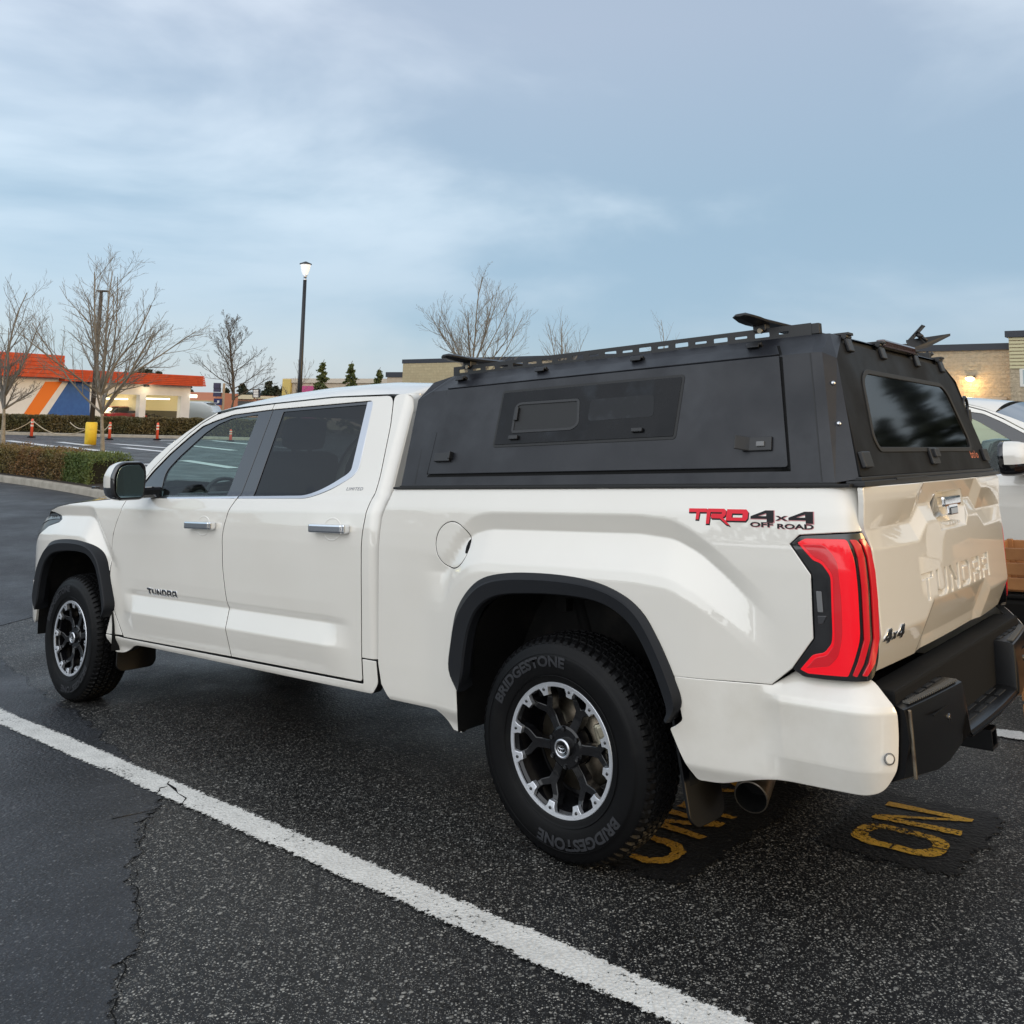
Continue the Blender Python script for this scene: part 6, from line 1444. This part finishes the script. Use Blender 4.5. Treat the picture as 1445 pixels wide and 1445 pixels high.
g = G(); wbox(g, K2, dW, nWg, 1.8, 3.6, .003, .1, 0, HWg-.25); part('magenta_panel', g, mat('magenta_paint', (.50,.07,.20), .6), wing, K2)
g = G(); wbox(g, K2, dW, nWg, LWg-1.3, LWg+.4, -1.0, .35, -.3, HB-1.0); wbox(g, K2, dW, nWg, LWg-1.4, LWg+.42, -1.1, .42, HB-1.0+.002, HB-.62, 1); part('corner_pier', g, [TANP, COPE], wing, K2)

# ---- car wash / lube bays
CA = at(-60, 585, 58.); CA.z = 0; CB = at(278, 590, 73.5); CB.z = 0
dC, nC, LC = wall_dirs(CA, CB)
wash = empty('car_wash', Matrix.Translation(CA), 'white car wash with an orange fascia, orange and blue stripes, two lit bays', 'building')
def alc(px, py=560, a=CA, d_=dC):
    d = rayW(px, py); A = np.array([[d.x, -d_.x], [d.y, -d_.y]]); t_, l = np.linalg.solve(A, np.array([a.x, a.y])); return l, HC+d.z*t_
WHT = mat('white_painted_wall', (.76,.77,.80), .75, noise=(1.5, (.70,.71,.73), .4, .7)); ORF = mat('orange_fascia', (.60,.075,.016), .6, noise=(3, (.44,.05,.012), .4, .7)); 
lc = alc(127)[0]; lb = [alc(x)[0] for x in (148, 197.5, 206.5, 256)]; le = alc(268.5)[0]
zf0, zf1 = alc(180, 541.5)[1], alc(180, 525.5)[1]; zb = alc(230, 558)[1]
g = G(); wbox(g, CA, dC, nC, -6, lc, -9, 0, -.2, zf0+.3); part('solid_wall', g, WHT, wash, CA)
g = G(); wbox(g, CA, dC, nC, lc+.003, le, -.35, 0, zb, zf0+.3); part('lintel', g, WHT, wash, CA)
for a, b in ((lc+.003, lb[0]), (lb[1], lb[2]), (lb[3], le)): g = G(); wbox(g, CA, dC, nC, a, b, -.45, -.003, -.2, zb-.003); part('pier', g, WHT, wash, CA)
g = G(); wbox(g, CA, dC, nC, lc+.003, le, -8, -7.8, 1.15, zf0+.2); wbox(g, CA, dC, nC, le-.2, le-.02, -7.8, -.46, 1.15, zf0); wbox(g, CA, dC, nC, lc+.02, lc+.1, -7.8, -.46, 1.15, zf0); wbox(g, CA, dC, nC, lb[1]+.1, lb[2]-.1, -7.8, -.46, 1.15, zf0); part('bay_lining', g, mat('bay_cream', (.66,.60,.42), .7), wash, CA)
g = G(); wbox(g, CA, dC, nC, lc+.003, le, -8, -7.78, -.2, 1.148); wbox(g, CA, dC, nC, le-.2, le-.02, -7.77, -.46, -.2, 1.148); part('bay_dado', g, mat('bay_dark', (.10,.095,.08), .8), wash, CA)
g = G(); wbox(g, CA, dC, nC, -6, le+.3, -9, -.36, zf0+.31, zf0+.5); part('roof', g, mat('roof_grey', (.3,.3,.3), .8), wash, CA)
def fascia(l0, l1, z0, z1, out0, out1):
    g = G(); n_ = 6
    for k in range(n_):
        a, b = k/n_, (k+1)/n_; za, zb_ = z0+(z1-z0)*a, z0+(z1-z0)*b; oa, ob = out0+(out1-out0)*a, out0+(out1-out0)*b
        wbox(g, CA, dC, nC, l0, l1, -.3, oa-.02*(k % 2)+.03, za+.015, zb_-.01)
    wbox(g, CA, dC, nC, l0+.02, l1-.02, -.4, min(out0, out1)-.05, z0, z1)
    return part('fascia', g, ORF, wash, CA)
fascia(alc(81)[0], alc(281)[0], zf0, zf1, .75, .45); fascia(-6, alc(81)[0]-.05, alc(40, 532)[1], alc(40, 499)[1], .75, .6)
zs0, zs1 = -.2, alc(100, 538)[1]
def stripe(name, P, mt): g = G(); wquad(g, CA, dC, nC, [alc(*p) for p in P], .012); part(name, g, mt, wash, CA)
stripe('orange_stripe', [(28,592),(50,592),(88,538.5),(64,538.5)], mat('stripe_orange', (.80,.19,.015), .5)); stripe('blue_stripe', [(61,593),(126.5,594),(126.5,539.5),(97,538.5)], mat('stripe_blue', (.022,.10,.36), .5, noise=(4, (.03,.13,.42), .4, .7)))
TUBE = mat('fluorescent_tube', (1,1,.95), .5, emit=((1,.93,.72), 3))
for a, b in ((150,193),(209,252)):
    l0, z_ = alc(a, 562.5); l1 = alc(b, 562)[0]; g = G(); wbox(g, CA, dC, nC, l0, l1, -1.25, -1.1, z_-.05, z_+.06); part('light_tube', g, TUBE, wash, CA)
    for dd_ in (2.2, 5.5):
        L = bpy.data.lights.new('bay_light', 'POINT'); L.energy = 95; L.color = (1,.84,.52); L.shadow_soft_size = .4; o = bpy.data.objects.new('bay_light', L); COL.objects.link(o); o.location = Vector((CA.x, CA.y, 0))+dC*((l0+l1)/2)-nC*dd_+Vector((0,0,z_-.25))
l0, z_ = alc(268, 559); g = G(); wbox(g, CA, dC, nC, l0+.05, l0+.5, -.2, .25, z_-.12, z_+.12); part('end_lamp', g, TUBE, wash, CA)
l0, z_ = alc(205, 544); g = G(); wbox(g, CA, dC, nC, l0-.15, l0+.15, .02, .3, z_-.1, z_+.1); part('sign_spotlight', g, COPE, wash, CA)
L = bpy.data.lights.new('sign_light', 'POINT'); L.energy = 14; L.color = (1,.9,.55); o = bpy.data.objects.new('sign_light', L); COL.objects.link(o); o.location = Vector((CA.x, CA.y, 0))+dC*l0+nC*.6+Vector((0,0,z_-.3))
# wash gear on its own in the right bay
def wpt(px, py, back): l, z = alc(px, py); return Vector((CA.x, CA.y, 0))+dC*l-nC*back+Vector((0,0,z))
p_ = wpt(226, 590, 2.5); p_.z = .0; eq = empty('wash_machine', Matrix.Translation(p_), 'dark machine with a tilted hood standing in the right-hand lit bay', 'machine')
g = G(); box(g, (0,0,.55), (.9,.6,.9), bev=.08); g.obj('base', mat('machine_black', (.012,.012,.013), .5), eq); g = G(); box(g, (-.1,0,1.25), (.7,.5,.4), bev=.1, rot=None); tube(g, [(-.3,0,1.0),(-.35,0,1.5),(.1,0,1.72)], .06, 8); g.obj('hood', MATS['machine_black'], eq)
g = G(); tube(g, [(.6,.1,.1),(.6,.1,.8),(1.1,.1,.9)], .05, 8); box(g, (1.2,.1,.45), (.5,.4,.7), bev=.05); g.obj('hose_stand', MATS['machine_black'], eq)

# ---- small vehicles far off, built from a side profile with glass, wheels and lights
def far_car(name, loc, yaw_, Lc, Wc, prof, glass, paint_, label, cat, lights=True, r=.32, axles=(.17,.80)):
    M = Matrix.Translation(loc) @ Matrix.Rotation(yaw_, 4, 'Z'); root = empty(name, M, label, cat)
    def sheet(P, w, mt, nm, par, inset_=.0):
        P = rnd(P, .06, 3); n = len(P); g = G(); secs = [(-w/2, .90), (-w/2+.06, .985), (-w/2+.14, 1.), (w/2-.14, 1.), (w/2-.06, .985), (w/2, .90)]; c = P.mean(0); V = [(c[0]+(a-c[0])*s, y, max(.2, c[1]+(b-c[1])*s)) for y, s in secs for a, b in P]
        g.add(V, [(i*n+j, i*n+(j+1) % n, (i+1)*n+(j+1) % n, (i+1)*n+j) for i in range(5) for j in range(n)]+[tuple(range(n))[::-1], tuple(range(5*n, 6*n))], None, 0, True); o = g.obj(nm, mt, par); smooth_angle(o, 40); return o
    body = sheet([(a*Lc, b) for a, b in prof], Wc, paint_, 'body', root)
    gl = mat('far_car_glass', (.015,.018,.02), .08, coat=1)
    gh = sheet([(a*Lc, b) for a, b in glass], Wc*.86, gl, 'windows', root)
    xs_ = [a for a, b in glass]; zt_ = max(b for a, b in glass); g = G(); box(g, ((min(xs_)+max(xs_))/2*Lc+ .0, 0, zt_+.012), ((max(xs_)-min(xs_))*Lc*.55, Wc*.74, .06), bev=.03); g.obj('roof', paint_, root)
    for ax in axles:
        for s in (-1, 1):
            g = G(); revolve(g, [(r*.5,-.0),(r,-.01),(r,.2),(r*.5,.21)], 20, axis_fn=lambda v, s=s: (v[0]+ax*Lc, s*(Wc/2-.01)-(.0 if s > 0 else 0)+v[1]*-s, v[2]+r)); w_ = g.obj('wheel', TYRE, root); g = G(); revolve(g, [(0,-.01),(r*.62,-.012),(r*.66,.02)], 16, axis_fn=lambda v, s=s: (v[0]+ax*Lc, s*(Wc/2+.004)+v[1]*-s, v[2]+r)); g.obj('hub_cap', SATIN, w_)
    if lights:
        for s in (-1, 1): 
            g = G(); box(g, (-.0, s*Wc*.36, .78), (.06,.30,.16), bev=.02); g.obj('taillight', REDL, root); g = G(); box(g, (Lc, s*Wc*.36, .66), (.06,.30,.14), bev=.02); g.obj('headlight', CLEARL, root)
        g = G(); box(g, (-.035,0,.62), (.02,.45,.14)); g.obj('number_plate', mat('plate_white', (.7,.7,.7), .5), root)
    return root
sedan = [(0,.35),(0,.85),(.02,.98),(.20,1.0),(.78,.95),(.97,.78),(1,.5),(.99,.3),(.02,.28)]; sedg = [(.06,.96),(.18,1.36),(.30,1.42),(.52,1.42),(.60,1.36),(.76,.93)]
p_ = wpt(160, 590, 1.5); p_.z = .0; far_car('parked_car', p_, math.radians(75), 4.3, 1.75, sedan, sedg, mat('red_paint', (.28,.012,.02), .3, coat=1), 'dark red car waiting in the left-hand lit bay of the car wash', 'car')
p_ = at(272, 592, 79.); p_.z = 0; vanp = [(0,.35),(0,1.5),(.04,1.95),(.62,1.98),(.78,1.6),(.84,1.15),(.98,.98),(1,.4),(.02,.3)]; far_car('parked_van', p_-Vector((1.7,0,0)), math.radians(-6), 4.8, 1.9, vanp, [(.64,1.18),(.655,1.86),(.70,1.84),(.81,1.20)], mat('pale_van_paint', (.58,.66,.72), .3, coat=1), 'pale blue-white van parked at the right end of the car wash', 'van', lights=True)
# salmon shop with blue awning
SA = at(262, 585, 100.); SA.z = 0; SB = at(303, 585, 100.); SB.z = 0; dA, nA, LA_ = wall_dirs(SA, SB)
shop = empty('small_shop', Matrix.Translation(SA), 'small salmon shop with a blue awning, seen right of the car wash', 'building')
zz_ = lambda py: hof(285, py, 100.)
g = G(); wbox(g, SA, dA, nA, 0, LA_, -8, 0, -.2, zz_(553.5)); part('wall', g, mat('salmon_wall', (.52,.22,.14), .8), shop, SA)
g = G(); wbox(g, SA, dA, nA, .3, LA_-.2, .01, .06, zz_(571), zz_(565)); part('window', g, mat('shop_window', (.40,.36,.20), .4), shop, SA)
g = G(); g.add([tuple(Vector((SA.x, SA.y, 0))+dA*l+nA*o+Vector((0,0,z))) for l, o, z in ((-.2,.08,zz_(571.5)),(LA_+.1,.08,zz_(571.5)),(LA_+.1,1.3,zz_(578.5)),(-.2,1.3,zz_(578.5)),(-.2,1.3,zz_(580)),(LA_+.1,1.3,zz_(580)))], [(0,1,2,3),(3,2,5,4)]); part('awning', g, mat('blue_awning', (.13,.30,.52), .6), shop, SA)
g = G(); wbox(g, SA, dA, nA, .3, LA_-.2, .01, .05, 0, zz_(583)); part('shopfront', g, COPE, shop, SA)
SA2 = at(301, 585, 125.); SA2.z = 0; SB2 = at(392, 585, 125.); SB2.z = 0; dA2, nA2, LA2 = wall_dirs(SA2, SB2)
mall = empty('strip_mall', Matrix.Translation(SA2), 'long low salmon and cream strip of shops behind the dark bare tree', 'building')
g = G(); wbox(g, SA2, dA2, nA2, 0, LA2, -9, 0, -.2, hof(340,558,125.)); part('wall', g, mat('salmon_wall_pale', (.45,.24,.17), .8), mall, SA2)
g = G(); wbox(g, SA2, dA2, nA2, LA2*.30, LA2*.62, .01, .5, hof(340,563,125.), hof(340,557,125.)); wbox(g, SA2, dA2, nA2, LA2*.64, LA2, .01, .3, hof(340,562,125.), hof(340,558.5,125.)); part('cream_fascia', g, mat('cream_fascia', (.55,.50,.36), .7), mall, SA2)
g = G(); wbox(g, SA2, dA2, nA2, .5, LA2-.5, .01, .1, .2, hof(340,566,125.)); part('shopfront', g, mat('dim_window2', (.05,.05,.05), .3), mall, SA2)
# sign tower and sign box
def px_box(g, x0, x1, y0, y1, s, dd=.4, m=0, org=None):
    a, b = at(x0, y1, s), at(x1, y0, s); c = (a+b)/2-(org or Vector((0,0,0))); box(g, tuple(c), (abs(b.x-a.x), dd, abs(b.z-a.z)), m=m)
b_ = at(309, 585, 84.); b_.z = 0; st = empty('sign_tower', Matrix.Translation(b_), 'tall shop sign tower of stacked dark panels beside a pale pillar', 'sign')
g = G(); px_box(g, 302,311,540.5,547.5,84.,.4,0,b_); px_box(g, 302,311,548.5,553,84.,.4,0,b_); px_box(g, 301.5,312,554,559.5,84.,.4,0,b_); g.obj('sign_panels', mat('sign_dark', (.035,.03,.075), .5), st)
g = G(); px_box(g, 302,313,562.5,571.5,83.8,.3,0,b_); g.obj('lower_panel', mat('sign_navy', (.015,.02,.10), .5), st); g = G(); px_box(g, 306.5,309.5,565,568.5,83.6,.04,0,b_); g.obj('panel_mark', mat('mark_white', (.6,.62,.66), .5), st)
g = G(); px_box(g, 313,317,541,590,84.4,.5,0,b_); g.obj('pillar', mat('pale_pillar', (.48,.38,.27), .8), st); g = G(); px_box(g, 303,305,572,592,84.,.2,0,b_); px_box(g, 302,311.5,547.6,548.4,84.,.3,0,b_); g.obj('post', COPE, st)
b_ = at(362, 585, 95.); b_.z = 0; st = empty('sign_box', Matrix.Translation(b_), 'small black-edged white sign on a post, far off above the cab roof', 'sign')
g = G(); px_box(g, 357,367,549,561,95.,.5,0,b_); px_box(g, 361.5,363,561,590,95.,.2,0,b_); g.obj('casing', COPE, st); g = G()
for k in range(3): px_box(g, 357.6,364.5,550+3.7*k,553+3.7*k,94.7,.05,0,b_)
g.obj('sign_rows', mat('sign_white', (.75,.75,.75), .5), st)

# ---- lamp posts
POLE = mat('black_pole', (.012,.013,.016), .4)
def lamp_base(px, s): p = at(px, 600, s); p.z = 0; return p
s_ = 30.5; top = at(431.5, 371, s_); base = lamp_base(423, s_); base.x = top.x
lp = empty('street_lamp', Matrix.Translation(base), 'tall black lamp post with a lit white urn lantern, above the cab roof', 'street lamp'); Ht = top.z
g = G(); tube(g, [(0,0,-.1),(0,0,Ht-.62)], [.085,.060], 14); tube(g, [(0,0,-.1),(0,0,.5)], [.14,.12], 14); g.obj('post', POLE, lp)
g = G(); tube(g, [(0,0,Ht-.62),(0,0,Ht-.55)], [.062,.062], 12); tube(g, [(0,0,Ht-.55),(0,0,Ht-.42)], [.035,.085], 12); g.obj('neck', SATIN, lp)
g = G(); tube(g, [(0,0,Ht-.42),(0,0,Ht-.26),(0,0,Ht-.06)], [.085,.14,.175], 18, cap=False); g.obj('lantern_glass', mat('lantern_frosted', (.7,.7,.7), .4, emit=((1,1,1), .55)), lp)
g = G(); tube(g, [(0,0,Ht-.40),(0,0,Ht-.12)], [.06,.095], 12); g.obj('lamp_core', mat('lantern_core', (1,1,1), .5, emit=((1,.98,.92), 4)), lp)
g = G(); tube(g, [(0,0,Ht-.06),(0,0,Ht-.03),(0,0,Ht+.015),(0,0,Ht+.05)], [.20,.21,.10,.02], 18); g.obj('cap', POLE, lp)
s2 = 39.; top = at(136, 409, s2); base = gz(at(127, 630, s2)); base.z = 0; lp = empty('street_lamp', Matrix.Translation(base), 'unlit dark lamp pole rising from a yellow concrete base, behind the bare tree', 'street lamp'); Ht = top.z
g = G(); tube(g, [(0,0,.9),(0,0,Ht-.25)], [.105,.075], 12); g.obj('pole', mat('weathered_pole', (.045,.035,.028), .6), lp); g = G(); box(g, (.05,0,Ht-.05), (.46,.22,.07), bev=.02); box(g, (0,0,Ht-.17), (.10,.10,.2)); g.obj('lamp_head', MATS['weathered_pole'], lp)
g = G(); tube(g, [(0,0,-.05),(0,0,.93),(0,0,.96)], [.235,.235,.20], 28); g.obj('yellow_base', mat('yellow_concrete', (.78,.52,.03), .55, noise=(5, (.62,.40,.03), .5, .75)), lp)
# ---- delineator posts with chain
ORP = mat('delineator_orange', (.82,.11,.05), .55); BAND = mat('reflective_band', (.75,.62,.55), .4); CHN = mat('pale_rope', (.45,.36,.24), .7)
dl = [(44,617.5,591),(154,620.5,595.5),(221.5,621,596.5),(325,623,606)]
labs = ['orange delineator post nearest the left edge', 'orange delineator post just right of the bare tree trunk', 'orange delineator post right of the tree, standing alone', 'orange delineator post seen through the driver window']
ends = []
for (px, py, pt), lab in zip(dl, labs):
    b_ = onZ(px, py); Hd = hof(px, pt, b_.y); o = empty('delineator_post', Matrix.Translation(b_), lab, 'delineator', 'orange delineator posts along the far kerb')
    g = G(); tube(g, [(0,0,.05),(0,0,Hd-.12),(0,0,Hd-.08),(0,0,Hd)], [.075,.055,.06,.045], 12); g.obj('post', ORP, o)
    for z in (.60, .78): g = G(); tube(g, [(0,0,Hd*z),(0,0,Hd*(z+.09))], [.072,.070], 12, cap=False); g.obj('band', BAND, o)
    g = G(); tube(g, [(0,0,-.01),(0,0,.04),(0,0,.07)], [.21,.20,.11], 8); g.obj('rubber_base', DARK, o); ends.append(b_+Vector((0,0,Hd*.93)))
def rope(a, b, sag, label):
    g = G(); tube(g, [a.lerp(b, t)-Vector((0,0,sag*4*t*(1-t)))-a for t in np.linspace(0, 1, 14)], .022, 6); o = g.obj('barrier_rope', CHN); o.location = a; info(o, label, 'rope', 'pale ropes slung between the delineator posts')
bol = at(119, 603, 38.6); rope(at(-30, 592, ends[0].y), ends[0], .55, 'pale sagging rope running left from the leftmost orange post'); rope(ends[0], at(121, 606, 40.5), .45, 'pale sagging rope from the leftmost orange post to the yellow base'); rope(at(99, 596, 42.), at(119, 605, 39.2), .1, 'loose pale strap hanging at the left of the yellow base'); rope(at(134, 604, 39.4), ends[1], .25, 'pale rope from the yellow base to the post by the tree trunk')
# ---- blue-grey vehicle roof past the second truck and the wood between the trucks
p_ = at(1460, 640, 19.); p_.z = gW(p_.x, p_.y); far_car('parked_car', p_+Vector((-1.2,0,0)), math.radians(-35), 4.6, 1.9, [(0,.4),(0,1.0),(.02,1.15),(.75,1.1),(.97,.95),(1,.5),(.98,.35),(.02,.33)], [(.02,1.12),(.04,1.74),(.10,1.80),(.50,1.80),(.60,1.68),(.72,1.1)], mat('blue_grey_paint', (.10,.13,.18), .3, coat=1), 'blue-grey vehicle, only its roof showing past the white pickup at the right edge', 'car')
WOOD = mat('pine_board', (.42,.19,.065), .6, noise=(6, (.30,.125,.04), .35, .7)); WOODE = mat('pine_edge', (.62,.42,.22), .7)
def tW(x, y, z=0): return Vector(toW(np.array([x, y, z])).tolist())
def timber(name, c, boards, label, cat, grp=None):
    root = empty(name, M4 @ Matrix.Translation(c), label, cat, grp)
    for (nm, b, s) in boards: g = G(); box(g, b, s, bev=.004); g.obj(nm, WOOD, root)
slat = []
for z in (.05,.13,.21): slat += [('board', (0,-.28,z), (.9,.02,.065)), ('board', (0,.28,z), (.9,.02,.065)), ('end_board', (-.44,0,z), (.02,.54,.065)), ('end_board', (.44,0,z), (.02,.54,.065))]
slat += [('corner_post', (sx*.42, sy*.255, .13), (.03,.03,.24)) for sx in (-1,1) for sy in (-1,1)]+[('base_board', (0,0,.012), (.86,.52,.014))]
timber('wooden_crate', (5.50,3.16,.722), slat, 'slatted pine crate on the black bin, between the two pickups', 'crate')
slat2 = [('base_board', (0,0,.012), (.86,.56,.014))]
for z in (.08,.20,.32,.44): slat2 += [('board', (0,-.30,z), (.9,.02,.10)), ('board', (0,.30,z), (.9,.02,.10)), ('end_board', (-.44,0,z), (.02,.58,.10)), ('end_board', (.44,0,z), (.02,.58,.10))]
timber('wooden_crate', (5.62,3.16,.012), slat2, 'tall pine crate on the asphalt under the black bin, between the two pickups', 'crate')
root = empty('storage_bin', M4 @ Matrix.Translation((5.52,3.16,.505)), 'black plastic bin sandwiched between two pine crates', 'bin'); g = G(); box(g, (0,0,.095), (.92,.58,.19), bev=.03); g.obj('tub', BUMPB, root); g = G(); box(g, (0,0,.20), (.96,.62,.025), bev=.008); g.obj('lid', BUMPB, root)
